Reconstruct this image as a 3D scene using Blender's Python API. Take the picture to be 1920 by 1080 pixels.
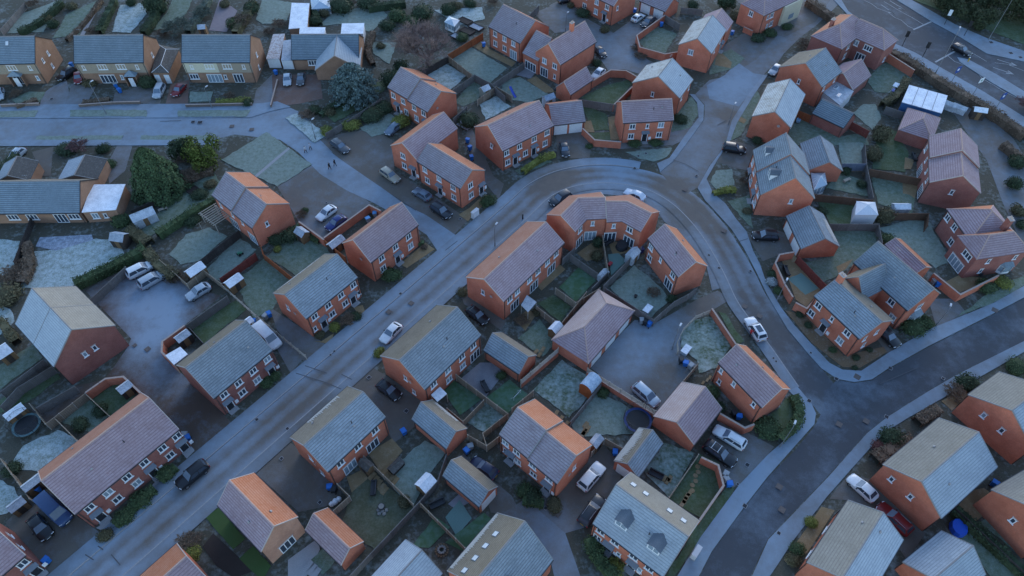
import bpy, bmesh, math, random
from mathutils import Vector, Matrix
for o in list(bpy.data.objects): bpy.data.objects.remove(o, do_unlink=True)
SC = bpy.context.scene
COL = SC.collection
# ---- camera: drone 87 m up, pitched 51 degrees down, 24 mm ----
cam = bpy.data.cameras.new('camera'); cam_o = bpy.data.objects.new('camera', cam); COL.objects.link(cam_o)
cam.lens = 24; cam.sensor_width = 36; cam.clip_start = 1; cam.clip_end = 3000
cam_o.location = (0, 0, 87); cam_o.rotation_euler = (math.radians(39), 0, 0)
SC.camera = cam_o
# ---- sky and low winter sun just below the clouds, behind the far rooftops ----
SUN_AZ, SUN_EL = math.radians(20), math.radians(19)      # azimuth from +Y towards +X
world = bpy.data.worlds.new('World'); SC.world = world; world.use_nodes = True
wn = world.node_tree; sky = wn.nodes.new('ShaderNodeTexSky'); sky.sky_type = 'NISHITA'; sky.sun_disc = False
sky.sun_elevation = SUN_EL; sky.sun_rotation = SUN_AZ; sky.altitude = 100; sky.air_density = 1.0; sky.dust_density = 0.2; sky.ozone_density = 2.5
wn.links.new(sky.outputs[0], wn.nodes['Background'].inputs[0]); wn.nodes['Background'].inputs[1].default_value = 0.14
sl = bpy.data.lights.new('sun', 'SUN'); sl.energy = 0.4; sl.angle = math.radians(30); sl.color = (1, .90, .80)
so = bpy.data.objects.new('sun', sl); COL.objects.link(so)
sd = Vector((math.sin(SUN_AZ)*math.cos(SUN_EL), math.cos(SUN_AZ)*math.cos(SUN_EL), math.sin(SUN_EL)))
so.rotation_euler = sd.to_track_quat('Z', 'Y').to_euler(); so.location = (0, 60, 120)
SC.view_settings.view_transform = 'Standard'; SC.view_settings.look = 'None'; SC.view_settings.gamma = 1
SC.view_settings.use_curve_mapping = False; SC.view_settings.exposure = 1.68
SC.render.engine = 'CYCLES'

# ---- survey of the place: world metres ----
HOUSES=[
('tl1', 'house', 'slate', 'tan', 'semi-detached pair at the left edge of the top row, tan front and orange brick gable', -107.85, 131.66, 0.0389, 14.43, 9.35, 3.53, 5.0, (0, 0), 'F:uw.62 us.88 us.4 uw.15 p.62 p.15 ls.9;R:us.3 us.6 ls.5', ''),
('tl2', 'house', 'slate', 'tan', 'tan semi-detached pair with grey roof and pyramid porch, middle of the top left row', -85.12, 132.04, 0.0267, 14.56, 9.23, 3.67, 5.0, (0, 0), 'F:us.1 uw.37 uw.64 us.87 pw.37 ls.58;R:us.5', ''),
('tl3', 'house', 'slate', 'cream', 'semi-detached pair with half cream, half tan front in the top left row', -62.52, 132.33, 0.0002, 14.52, 9.44, 3.58, 5.0, (0, 0), 'F:us.12 uw.38 uw.64 us.88 pw.4 p.75 lw.1 ls.56;R:us.5 ls.4', ''),
('tl4', 'bungalow', 'slate', 'tanbrick', 'grey roofed bungalow behind the blue cedar, front gable with two roof lights', -40.85, 136.85, 0.0181, 14.74, 8.64, 3.39, 2.6, (0, 0), 'F:uw9.3', ''),
('bl1', 'bungalow', 'slate', 'tanbrick', 'long grey roofed bungalow cut by the left edge, white flat extension on its right', -86.7, 89.56, 0.0167, 22.2, 8.88, 3.45, 2.5, (0, 0), 'F:lw.45 lw.6 p.82 lw.93', ''),
('e1', 'house', 'redg', 'brick', 'stepped brick semi near the bare tree, yellow green shrub at its front', -18.16, 117.62, -0.7264, 11.58, 8.2, 2.67, 4.9, (0, 0), 'F:u.12 u.37 u.65 u.88 d.2 l.42 l.68 d.92;R:', 'A.35'),
('e2b', 'house', 'redg', 'brick', 'L-shaped brick house with an orange rear slope, cars parked along its front', -11.09, 94.94, -0.7212, 11.04, 6.47, 2.22, 4.9, (0, 0), 'F:u.17 u.5 u.82 l.2 d.5 l.82;R:u.4 l.4 d.82;L:', ''),
('e3', 'house', 'redm', 'brick', 'brick house joined to a double garage, dark car on its drive', 0.36, 106.31, 0.657, 12.2, 9.06, 3.19, 4.9, (0, 0), 'F:u.08 u.33 u.62 u.88 l.1 d.25 l.45 d.62 l.85;L:us.4', ''),
('e4', 'house', 'red', 'brick', 'brick house facing the camera with black central door, beside the bend', 26.01, 111.1, 0.0877, 9.86, 6.86, 2.56, 4.9, (0, 0), 'F:u.2 us.5 u.77 l.2 d.48 l.77', ''),
('e5', 'house', 'greyw', 'brick', 'brick house with white frosted right slope, right behind the house with black central door', 30.92, 121.05, 1.0382, 7.41, 10.33, 3.28, 4.9, (0, 0), 'L:us.55;F:us.25 us.8', ''),
('e6', 'house', 'greyw', 'brick', 'brick house with white patches on a brown left slope inside a walled corner garden', 41.99, 137.61, 1.087, 10.76, 7.5, 2.51, 4.9, (0, 0), 'L:u.6;F:us.3 us.7 d.9', ''),
('e7', 'house', 'red', 'brick', 'brick house cut by the top edge, black door, left of the white double garage', 21.91, 158.49, -0.8015, 13.5, 8.5, 3.19, 4.9, (0, 0), 'F:u.35 u.62 u.86 l.35 l.62 d.82;R:us.2', ''),
('e8', 'house', 'redg', 'brick', 'brick house with a blue bin at its rear lean-to, left of the chimney house', 1.58, 141.9, -0.7711, 9.79, 9.6, 3.43, 4.9, (0, 0), 'F:u.2 u.5 u.78 l.2 l.5 p.78', ''),
('e9', 'house', 'red', 'brick', 'tall brick house with ridge chimney and a lower dormered wing', 11.7, 133.74, 0.8189, 12.09, 7.25, 3.49, 4.9, (0, 0), 'L:u.22 u.62 p.62 ls.2', ''),
('e10a', 'house', 'red', 'brickb', 'large hip roofed brick house with chimney beside the main highway', 73.21, 139.93, 0.7767, 13.0, 7.5, 2.9, 4.9, (1, 1), 'L:;F:u.3 l.3', ''),
('e11', 'house', 'grey', 'brick', 'brick house with tan left slope and pale right slope, beside the hip roofed house', 62.36, 125.29, 0.7715, 7.87, 10.06, 3.27, 4.9, (0, 0), 'L:us.5;F:us.2 us.75', ''),
('e12', 'house', 'greyw', 'brick', 'brick house with streaked white left slope, garden chairs behind it', 52.76, 112.98, 1.0831, 12.07, 7.54, 2.4, 4.9, (0, 0), 'F:us.2 us.6', ''),
('e13', 'house', 'greyf', 'brick', 'stepped brick pair with four dark dormers on a frosted slope, at the junction', 48.39, 92.59, -1.6698, 11.48, 9.25, 4.38, 4.9, (0, 0), 'R:us.6;F:u0.88 u0.67 u0.37 u0.15 l0.88 d0.7 l0.38 d0.2', 'A.4'),
('e15', 'house', 'redf', 'brickb', 'stepped brown brick pair with lilac roof, blank gable towards the camera', 79.98, 95.25, -1.9132, 12.99, 8.37, 2.83, 4.9, (0, 0), 'R:us.5;F:us0.85 us0.65 us0.4 u0.15 p0.85 p0.4', 'A.5'),
('e17a', 'house', 'red', 'brickb', 'large hip roofed brown brick house with chimney at the right edge', 78.78, 80.52, -1.4661, 7.6, 8.4, 3.0, 4.9, (1, 1), 'F:u0.45 l0.6 u0.15', ''),
('e18a', 'house', 'grey', 'brick', 'brick house on the corner gravel plot, ridge aerial stain on its blue grey roof', 51.57, 62.56, -1.0672, 9.16, 7.03, 1.98, 4.9, (0, 0), 'F:u.14 us.45 u.78 l.1 d.4 l.75;R:us.25 us.6 ls.4', ''),
('e18b', 'house', 'grey', 'brick', 'brick house with big blue grey roof and cross gable, next to the corner gravel plot', 60.2, 68.55, -1.0819, 10.94, 7.15, 3.18, 4.9, (0, 0), 'F:u.75 l.88;R:u.45 b.5', ''),
('e19a', 'house', 'greyt', 'brick', 'brick house at the right edge below the junction, tan front slope', 68.11, 45.39, 0.5529, 6.95, 9.59, 3.0, 4.9, (0, 0), 'L:us.4 us.68', ''),
('e19b', 'house', 'greyt', 'brick', 'brick house right of a white car, tan left slope and pale right slope', 54.71, 37.26, 0.595, 11.83, 8.46, 2.78, 4.9, (0, 0), 'L:us.78 us.45', ''),
('e19c', 'house', 'greyt', 'brick', 'brick house at the bottom right with the red car parked beside it', 40.52, 26.57, -2.3326, 10.32, 7.07, 2.35, 4.9, (0, 0), 'F:l0.7 l0.3;R:', ''),
('e19e', 'house', 'greyt', 'brick', 'brick house cut by the right edge next to the sandy yard', 64.71, 32.09, 0.4496, 7.04, 7.83, 3.14, 4.9, (0, 0), 'L:us.5', ''),
('e20', 'house', 'redm', 'brick', 'detached brick house with a hedged black door, beside the diagonal path', -21.7, 78.0, 0.8871, 10.89, 6.77, 3.13, 4.9, (0, 0), 'F:u.21 u.5 u.78 l.2 l.79 d.5', ''),
('e21', 'house', 'redg', 'brick', 'stepped brick house with a white pergola at its rear', -45.11, 86.03, -0.7198, 11.5, 7.79, 2.68, 4.9, (0, 0), 'F:us.15 us.45 us.7 p.85 p.4;R:us.35', 'A.35'),
('e22', 'house', 'grey', 'brick', 'brick pair with grey roof and two black doors, yellow shrub in front', -30.49, 67.02, 0.891, 10.37, 7.82, 2.77, 4.9, (0, 0), 'F:u.14 u.4 u.65 u.9 ls.08 d.24 l.42 l.68 d.83 ls.95;L:us.6', ''),
('e23', 'house', 'grey', 'brickb', 'brick pair with grey roof between the frosted court and the white van', -41.03, 53.66, 0.8979, 10.14, 8.66, 3.58, 4.9, (0, 0), 'F:u.14 u.38 u.63 u.88 l.36 l.62 d.13 d.86', ''),
('e24', 'house', 'greyt', 'brickb', 'brick pair with cream right slopes beside the frosted court', -66.13, 59.38, -0.7023, 11.94, 9.43, 3.99, 4.9, (0, 0), 'R:us.42 us.58', 'B.3'),
('e25', 'house', 'redm', 'brickb', 'long brick terrace at the lower left with three dark doors', -52.16, 39.43, 0.8935, 14.7, 8.89, 3.5, 4.9, (0, 0), 'F:u.1 u.27 u.45 u.62 u.8 u.95 l.28 l.47 l.81 d.1 d.62 d.94', ''),
('e26', 'house', 'redm', 'brickb', 'brick house cut by the bottom left corner', -62.92, 24.71, 0.9372, 9.06, 7.72, 2.65, 4.9, (0, 0), 'F:u.6 u.9 d.9 l.6;R:us.3 us.6', ''),
('e27', 'house', 'red', 'brick', 'orange roof cut by the bottom edge beside the dark drive', -39.43, 22.48, 0.8755, 7.21, 6.94, 2.35, 4.9, (0, 0), 'R:', ''),
('e28', 'house', 'grey', 'brick', 'wide brick pair with brown front slope in the middle, white square canopy behind it', -11.7, 55.77, 0.8852, 11.86, 8.84, 3.18, 4.9, (0, 0), 'F:u.15 u.4 u.65 u.86 l.4 l.65 p.88;L:us.45 ls.3', ''),
('e29', 'house', 'redm', 'brick', 'long brick terrace with orange front slope, left of the crescent', 0.64, 72.31, 0.8929, 15.62, 7.79, 2.44, 4.9, (0, 0), 'F:u.1 u.22 u.42 u.56 u.72 u.87 p.18 p.5 p.8;L:us.55', ''),
('e31', 'house', 'red', 'brick', 'small brick house right of the crescent with an orange front slope', 26.71, 73.92, -1.1475, 9.02, 5.59, 2.32, 4.9, (0, 0), 'F:u.12 us.45 u.85 l.15 p.8', ''),
('e36', 'house', 'grey', 'brick', 'brick pair with white jagged frost on the brown front slope, lower middle left', -23.08, 42.69, 0.8775, 10.12, 7.53, 2.55, 4.9, (0, 0), 'F:u.2 u.5 u.8 p.3 p.7;L:us.5 ls.3', ''),
('e37', 'house', 'red', 'tanpink', 'pale brick house with bright orange right slope near the bottom edge', -31.16, 31.38, -0.701, 8.76, 5.5, 2.6, 4.9, (0, 0), 'R:p.5', ''),
('e39', 'house', 'redg', 'brick', 'stepped brick pair with orange rear slope beside a white car', 4.39, 40.79, -0.7356, 9.92, 7.18, 2.46, 4.9, (0, 0), 'F:u.1 u.3 u.58 u.86 l.12 l.32 l.6 d.84 d.2;R:us.5', 'A.35'),
('e40', 'house', 'greyt', 'brick', 'brick pair with two grey dormers and four roof lights near the bottom edge', 16.26, 29.99, -0.6831, 9.87, 8.47, 3.9, 4.9, (0, 0), 'F:u.12 u.33 u.6 u.82 l.1 d.27 ls.42 l.7 d.62', ''),
('e41', 'house', 'grey', 'brick', 'brick pair with a dormer and roof lights, cut by the bottom edge', -1.35, 24.95, -2.2671, 8.89, 8.69, 4.82, 4.9, (0, 0), 'K:u0.5', ''),
('e43', 'house', 'red', 'brick', 'brick house with red stained lilac slope at the corner hedge', 33.88, 50.65, -1.008, 8.56, 5.45, 2.57, 4.9, (0, 0), 'F:us.1 us.4 us.85 ls.15', ''),
('g3', 'garage', 'redg', 'brick', 'double garage with two white doors joined to the brick house on the bend', 10.58, 113.87, 0.192, 6.7, 7.4, 2.4, 2.5, (0, 0), 'F:g.26 g.72', ''),
('g7', 'garage', 'redg', 'brick', 'double garage with white doors at the top edge', 35.55, 157.29, -0.744, 7.45, 5.97, 2.19, 2.5, (0, 0), 'F:g.25 g.75', ''),
('g9', 'garage', 'red', 'brick', 'single lilac roofed garage beside the tall house with a ridge chimney', 13.14, 123.79, 0.8164, 7.34, 4.12, 2.23, 2.5, (0, 0), '', ''),
('g10', 'garage', 'redf', 'brickb', 'pink roofed garage in front of the large hip roofed house', 71.46, 126.37, 0.7575, 7.5, 6.6, 2.5, 2.5, (0, 0), '', ''),
('g11', 'garage', 'slate', 'brickb', 'grey roofed garage beside the octagonal lawn', 64.53, 113.05, -0.7791, 6.91, 5.15, 2.11, 2.5, (0, 0), '', ''),
('g13', 'garage', 'grey', 'brick', 'garage with white right slope next to the small conservatory', 58.05, 99.86, -1.6197, 7.54, 6.22, 2.04, 2.8, (0, 0), '', ''),
('g14', 'garage', 'grey', 'brick', 'garage with two white doors facing left beside the black off-road car', 51.29, 80.91, -1.4931, 7.7, 6.68, 2.29, 2.5, (0, 0), 'F:g0.74 g0.26', ''),
('e16', 'garage', 'redf', 'brickb', 'hip roofed garage in front of the blue and white site cabin', 80.5, 110.01, 1.0103, 8.29, 6.29, 1.99, 2.6, (1, 1), '', ''),
('g18', 'outbuilding', 'red', 'brick', 'narrow brown and orange roofed outbuilding behind the big blue grey roof', 65.45, 75.18, -1.1619, 6.95, 3.44, 0.91, 2.6, (0, 0), '', ''),
('e19d', 'garage', 'greyff', 'brick', 'frosted garage at the bottom right corner beside the blue covered table', 51.55, 25.28, -2.5917, 7.24, 6.13, 2.35, 2.6, (0, 0), 'R:us.5', ''),
('g32', 'garage', 'pale', 'brick', 'hip roofed triple garage with pinkish roof in the middle court', 12.48, 61.13, 0.8892, 12.54, 6.78, 2.65, 2.5, (1, 1), 'F:g.2 g.5 g.8', ''),
('g33', 'garage', 'grey', 'brick', 'small grey roofed garage beside the grey decked garden', -0.29, 56.17, -0.6717, 6.68, 4.24, 2.11, 2.4, (0, 0), '', ''),
('g34', 'garage', 'grey', 'brick', 'small grey roofed garage below the green artificial lawn', -9.97, 44.5, -0.7224, 6.7, 4.09, 2.08, 2.4, (0, 0), '', ''),
('g35', 'garage', 'grey', 'brick', 'small grey roofed garage with white door beside the navy car', -5.43, 36.27, -0.7061, 6.45, 3.61, 1.81, 2.4, (0, 0), 'R:g.5', ''),
('g38', 'garage', 'red', 'brick', 'small garage with orange right slope next to the pale brick house', -21.9, 29.21, -0.6917, 6.64, 3.71, 1.83, 2.4, (0, 0), '', ''),
('g42', 'garage', 'greyff', 'brick', 'pale grey garage cut by the bottom edge', -12.49, 24.53, -2.2671, 5.74, 6.28, 2.28, 2.5, (0, 0), '', ''),
('g44', 'garage', 'pale', 'brick', 'pink roofed garage at the lower end of the middle court', 24.41, 46.23, -2.291, 7.29, 6.53, 2.3, 2.5, (0, 0), '', ''),
('g45', 'garage', 'grey', 'brick', 'small garage with jagged frost on its tan slope beside the white car', 16.9, 40.31, 0.8943, 6.22, 3.81, 1.65, 2.4, (0, 0), 'L:g.5', ''),
('e46', 'house', 'red', 'brick', 'hip roofed brick house with a cream bay wing at the top edge', 60.98, 153.41, 0.6458, 14.0, 7.0, 2.8, 4.9, (1, 0), 'F:us.15 u.25 l.3 ls.2;L:u.5', '')]
WINGS=[
('e2a', 'e2b', 'red', 'brick', -16.5, 103.15, 0.9122, 11.5, 6.67, 2.29, 4.9, (0, 0), 'L:u.55 l.55 d.2', ''),
('e9w', 'e9', 'redg', 'brick', 6.92, 135.21, -0.7714, 4.57, 8.58, 3.59, 3.4, (0, 0), 'F:pw.5', ''),
('e10b', 'e10a', 'red', 'brickb', 79.5, 137.44, -0.829, 8.6, 6.1, 2.6, 4.9, (0, 1), 'F:uw.22 uw.6 p.5;R:ls.5', ''),
('e6b', 'e6', 'redf', 'brick', 46.3, 144.29, 1.0665, 4.84, 6.6, 2.36, 4.4, (0, 0), '', ''),
('e17b', 'e17a', 'red', 'brickb', 78.63, 75.81, 0.1811, 9.62, 5.36, 2.5, 4.9, (1, 1), 'F:us.3 us.8 ls.3 b.75;L:uw.35 pw.5', ''),
('e18c', 'e18b', 'grey', 'brick', 55.16, 67.9, 0.4935, 5.5, 4.78, 3.07, 4.4, (0, 0), '', ''),
('tl4x', 'tl4', 'slatep', 'tanbrick', -37.89, 132.96, -1.4858, 8.0, 9.65, 3.31, 2.5, (0, 0), '', ''),
('bl2', 'bl1', 'dark', 'tanbrick', -91.55, 96.09, 1.6861, 5.35, 6.22, 1.52, 2.4, (0, 0), '', ''),
('bl3', 'bl1', 'dark', 'tanbrick', -79.63, 96.76, 1.6152, 5.67, 7.15, 1.17, 2.4, (0, 0), '', '')]
CRESCENT=[
([(5.76, 82.06), (9.87, 86.74), (15.4, 87.68)], [(7.94, 79.53), (11.08, 83.68), (15.55, 83.81)], [(10.48, 78.09), (12.52, 80.93), (15.85, 81.18)], 0.35),
([(16.2, 86.85), (20.51, 87.38), (25.14, 83.18)], [(15.72, 83.28), (19.29, 83.21), (23.03, 80.38)], [(15.93, 80.65), (18.46, 80.9), (21.31, 78.43)], 0)]
FLATS=[
('conservatory', 'grey flat roofed garden room with two roof lights behind the tan and pale house', [(64.37, 120.71), (68.31, 124.68), (70.95, 120.9), (66.64, 116.17)], 2.6, 'white', 'lead', 0.0, 'sky2'),
('conservatory', 'small white conservatory with hipped glass roof beside the frosted garage', [(55.23, 96.0), (57.89, 96.0), (57.36, 92.82), (54.54, 91.4)], 2.3, 'glass', 'glassroof', 0.9, 'glaz'),
('gazebo', 'white square gazebo tent beside the fence on a small lawn', [(61.33, 88.5), (64.56, 88.23), (64.05, 85.02), (59.95, 85.02)], 2.3, 'canvas', 'canvas', 0.9, 'tent'),
('site_cabin', 'blue cabin with white flat roof by the highway hedge', [(82.89, 122.57), (89.41, 118.86), (85.88, 112.99), (79.22, 116.69)], 3.0, 'blue', 'whiteroof', 0.0, 'seams'),
('garden_store', 'long white flat roofed store behind the bungalow at the top', [(-53.16, 157.2), (-48.86, 156.95), (-47.34, 146.16), (-51.52, 145.48)], 2.3, 'tanbrick', 'whiteroof', 0.0, ''),
('garden_store', 'low white flat roof against the back of the top bungalow, left one', [(-49.01, 145.99), (-43.1, 145.99), (-42.87, 143.27), (-48.6, 143.27)], 2.4, 'white', 'whiteroof', 0.0, ''),
('garden_store', 'square white flat roof at the back right corner of the top bungalow', [(-39.44, 147.26), (-34.28, 147.49), (-33.9, 142.93), (-39.01, 142.93)], 2.6, 'white', 'whiteroof', 0.0, ''),
('garage', 'lean-to garage with white door left of the top bungalow', [(-51.71, 140.55), (-49.87, 140.99), (-47.83, 132.69), (-50.51, 132.69)], 2.3, 'tanbrick', 'lead', 0.0, 'gdoor'),
('carport', 'rust streaked corrugated carport with white doors left of the top bungalow', [(-54.52, 143.04), (-51.89, 143.27), (-50.94, 133.15), (-53.86, 133.15)], 2.4, 'tanbrick', 'rustroof', 0.0, 'gdoor'),
('extension', 'white flat roofed extension on the right of the left edge bungalow', [(-76.12, 92.38), (-70.09, 92.52), (-69.42, 85.94), (-75.14, 85.28)], 2.7, 'tanbrick', 'whiteroof', 0.0, 'ext'),
('garage', 'orange brick garage with dark roof and two white doors between the top left semis', [(-79.06, 138.2), (-73.71, 136.28), (-73.23, 127.29), (-76.87, 127.29)], 2.8, 'tanbrick', 'darkroof', 0.6, 'gdoor2'),
('greenhouse', 'glass greenhouse beside the bare tree at the top', [(-14.92, 151.97), (-12.3, 150.07), (-13.41, 147.26), (-15.9, 149.36)], 1.8, 'glass', 'glassroof', 0.5, 'glaz'),
('garden_canopy', 'white square canopy at the back of the wide middle pair', [(-11.48, 49.08), (-10.28, 50.38), (-9.22, 49.25), (-10.49, 47.97)], 2.4, 'none', 'whiteroof', 0.0, 'legs'),
('swimming_pool_cover', 'pale curved pool enclosure with blue panes at the top edge', [(-49.43, 160.53), (-45.03, 160.79), (-43.71, 155.99), (-48.24, 155.5)], 1.6, 'glass', 'glassroof', 0.7, 'glaz'),
('garden_canopy', 'flat white roof in the walled yard by the frosted court', [(-51.26, 55.8), (-49.52, 57.32), (-48.0, 55.99), (-49.48, 54.13)], 2.3, 'none', 'whiteroof', 0.0, 'legs'),
('garden_canopy', 'grey slatted canopy at the back of the long terrace left of the crescent', [(1.42, 65.08), (2.36, 67.1), (3.85, 65.71), (2.48, 63.72)], 2.4, 'none', 'lead', 0.0, 'legs')]
SHEDS=[
((-64.93, 85.59), 4.0, 2.4, 35, 1.9, 'metal', 'metal', 'pale metal shed by the black trellis fence right of the bungalow'),
((-67.18, 80.19), 2.6, 2.2, -10, 1.9, 'lead', 'darkwood', 'small faceted shed beside the bungalow hedge'),
((-52.03, 72.88), 3.0, 2.0, 51, 1.9, 'whiteroof', 'wood', 'white roofed shed at the foot of the garden, left of two'),
((-45.12, 70.5), 2.8, 1.8, 51, 1.9, 'whiteroof', 'wood', 'white roofed shed at the foot of the garden, right of two'),
((-36.18, 81.32), 2.2, 1.8, -39, 1.9, 'lead', 'wood', 'wooden shed with ridged roof behind the brick wall of the parking area'),
((-29.95, 79.08), 3.0, 1.7, 51, 1.8, 'metal', 'darkwood', 'grey roofed shed tucked behind the house beside the diagonal path'),
((-50.07, 59.57), 2.2, 1.6, 51, 1.9, 'metal', 'darkwood', 'dark shed with pale roof in the corner of the walled yard by the court'),
((-55.72, 50.71), 2.0, 1.6, 51, 1.8, 'metal', 'darkwood', 'dark shed with pale roof behind the long terrace, in the brick corner'),
((11.28, 51.15), 2.6, 2.2, 51, 2.0, 'bluemetal', 'orangewood', 'orange shed with blue curved roof at the fence below the triple garage'),
((6.7, 61.16), 2.0, 1.6, 51, 1.9, 'whiteroof', 'wood', 'pale flat shed at the left corner of the triple garage'),
((11.43, 42.2), 1.9, 1.4, 51, 1.9, 'lead', 'wood', 'grey ridged shed behind the stepped pair, beside the brick drive wall'),
((-11.25, 36.3), 2.2, 2.0, 51, 1.9, 'whiteroof', 'wood', 'pale ridged shed at the end of a frosted lawn, lower middle'),
((-5.71, 122.89), 2.0, 1.8, 40, 1.9, 'metal', 'greenwood', 'playhouse with pale ridged roof and round window at the top'),
((7.62, 119.72), 2.4, 1.8, 30, 2.0, 'bluemetal', 'metal', 'blue grey shed in front of the single lilac roofed garage'),
((20.26, 76.52), 2.4, 1.7, 51, 1.8, 'metal', 'metal', 'grey shed against the long fence behind the crescent'),
((-62.54, 36.37), 2.6, 1.4, 51, 1.9, 'metal', 'wood', 'narrow grey roofed shed at the left end of the long terrace'),
((-69.63, 46.67), 2.6, 1.6, 51, 1.9, 'whiteroof', 'wood', 'white roofed shed beside the trampoline at the left edge'),
((-76.06, 56.85), 2.0, 2.6, 51, 1.9, 'whiteroof', 'wood', 'white roofed shed cut by the left edge'),
((-63.53, 33.52), 2.0, 1.5, 51, 1.6, 'lead', 'wood', 'low grey box shed at the left edge beside the blue van'),
((-72.07, 146.91), 1.8, 1.8, 10, 1.9, 'metal', 'wood', 'small pale hexagonal shed among shrubs at the top left'),
((-40.92, 62.17), 1.9, 1.3, 51, 1.9, 'whiteroof', 'metal', 'pale shed beside the white van'),
((15.01, 72.54), 2.0, 1.2, 51, 1.2, 'metal', 'metal', 'low grey storage chest between the crescent fences'),
((-15.58, 39.12), 2.2, 1.3, 51, 0.9, 'darkroof', 'darkwood', 'low dark covered table on a sandy patio'),
((-19.46, 38.96), 1.9, 1.4, -39, 1.6, 'darkroof', 'wood', 'small brown lean-to store behind the brick pair with jagged frost'),
((69.93, 88.54), 3.0, 1.6, 0, 1.0, 'whiteroof', 'metal', 'long low pale chest beside the white gazebo tent'),
((90.62, 118.44), 2.8, 1.4, -40, 1.2, 'metal', 'metal', 'white trailer beside the highway hedge, left of two'),
((92.25, 117.36), 2.8, 1.4, -40, 1.2, 'metal', 'metal', 'white trailer beside the highway hedge, right of two'),
((95.12, 115.39), 2.6, 1.6, -15, 2.0, 'whiteroof', 'darkwood', 'white topped stall by the highway hedge')]
CARS=[
(-18.73, 61.0, -2.17, 'hatch', 'white', 'pale silver white hatchback driving down the main street'),
(-5.44, 64.44, -0.765, 'hatch', 'black', 'black hatchback on the drive between the long middle houses'),
(-17.86, 50.87, -0.654, 'hatch', 'black', 'black hatchback on the drive above the frosted brown roof'),
(37.77, 61.76, 1.86, 'suv', 'white', 'white car with black glass roof and a person in red beside it'),
(19.35, 50.08, -0.857, 'mpv', 'silverblue', 'silver people carrier parked at the fence in the middle court'),
(30.1, 43.38, 2.495, 'estate', 'white', 'white estate car on the drive by the corner hedge'),
(28.3, 40.93, -0.717, 'suvr', 'black', 'black estate with silver roof bars beside the white estate'),
(10.58, 37.69, 0.841, 'suv', 'white', 'white car on the drive beside the stepped pair'),
(10.32, 33.11, 0.899, 'estate', 'nearblack', 'dark estate parked behind the white car near the dormered pair'),
(-3.77, 38.89, 2.525, 'hatch', 'navy', 'navy hatchback beside the small garage with white door'),
(46.1, 36.1, 2.2, 'hatch', 'white', 'white hatchback beside the brick gable at the lower right'),
(48.87, 32.03, 2.181, 'estate', 'red', 'red car between two tan roofed houses at the lower right'),
(43.93, 81.55, 3.092, 'suv', 'black', 'black off-road car in front of the two white garage doors'),
(43.34, 104.86, -0.265, 'suv', 'black', 'black car on the drive opposite the junction'),
(10.22, 104.65, -1.468, 'hatch', 'nearblack', 'dark hatchback in front of the double garage on the bend'),
(-12.68, 87.72, -0.762, 'suv', 'nearblack', 'black car parked nearest the street by the L-shaped house'),
(-16.47, 92.08, 2.453, 'hatch', 'bluegrey', 'blue grey hatchback parked second from the street by the L-shaped house'),
(-22.92, 97.24, -0.77, 'estate', 'beige', 'champagne estate car by the L-shaped house'),
(-33.66, 105.61, -0.748, 'estate', 'darkgrey', 'dark grey car parked by the diagonal path'),
(-23.85, 111.07, -2.202, 'hatch', 'bluegrey', 'blue grey hatchback beside the yellow green shrub'),
(-33.18, 87.18, -2.247, 'hatch', 'white', 'white hatchback next to the blue one in the parking area'),
(-31.11, 84.72, -2.273, 'hatch', 'blue', 'blue hatchback against the brick yard wall'),
(-61.85, 73.84, 0.692, 'mpv', 'white', 'white people carrier at the head of the frosted court'),
(-59.19, 71.7, 0.786, 'mpv', 'silver', 'silver people carrier next to the white one in the frosted court'),
(-50.87, 69.18, -2.383, 'hatch', 'silver', 'silver hatchback alone on the right of the frosted court'),
(-37.53, 60.2, -0.752, 'van', 'white', 'white van on the drive between two grey roofed pairs'),
(-58.81, 33.08, -0.608, 'van', 'navyvan', 'blue van at the left end of the long terrace'),
(-59.83, 30.9, -0.685, 'hatch', 'black', 'black car next to the blue van'),
(-42.63, 37.92, -2.293, 'suv', 'black', 'black off-road car parked on the street before the long terrace'),
(-97.18, 129.88, -2.001, 'suv', 'black', 'black off-road car between the top left semis'),
(-94.05, 128.59, -1.217, 'hatch', 'red', 'small red car between the top left semis'),
(-74.92, 123.65, -1.543, 'mpv', 'silver', 'silver people carrier before the white garage doors at the top left'),
(-70.93, 124.12, -1.802, 'hatch', 'red', 'dark red car on the brick drive at the top left'),
(-48.59, 127.92, -1.385, 'hatch', 'silver', 'pale silver hatchback, left of two before the top bungalow'),
(-45.69, 128.1, -1.474, 'hatch', 'darkgrey', 'dark grey hatchback, right of two before the top bungalow'),
(-108.38, 122.7, -1.148, 'hatch', 'silver', 'silver car cut by the left edge at the top'),
(30.24, 153.35, 0.809, 'hatch', 'white', 'white hatchback before the garage at the top'),
(32.37, 151.44, -2.257, 'estate', 'darkgrey', 'grey estate beside the white hatchback at the top'),
(13.25, 161.58, 0.395, 'hatch', 'black', 'black car cut by the top edge'),
(19.94, 138.61, -1.151, 'hatch', 'black', 'black car half hidden by the tall house with ridge chimney'),
(18.81, 130.18, -2.199, 'hatch', 'white', 'white car half hidden behind the lilac roofed garage'),
(57.8, 131.6, -2.257, 'hatch', 'silver', 'silver car beside the tan and pale roofed house'),
(102.02, 139.48, -0.981, 'estate', 'black', 'black car driving on the main highway'),
(57.95, 60.29, -1.106, 'hatch', 'black', 'dark car on the drive beside the corner gravel plot'),
(8.8, 90.88, -2.477, 'suv', 'nearblack', 'dark car parked behind the left end of the crescent'),
(22.42, 91.86, 2.52, 'hatch', 'frost', 'frost covered car parked behind the right end of the crescent'),
(-95.84, 103.05, -1.834, 'hatch', 'silver', 'silver car behind the dark roofed bungalow wing')]
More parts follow.
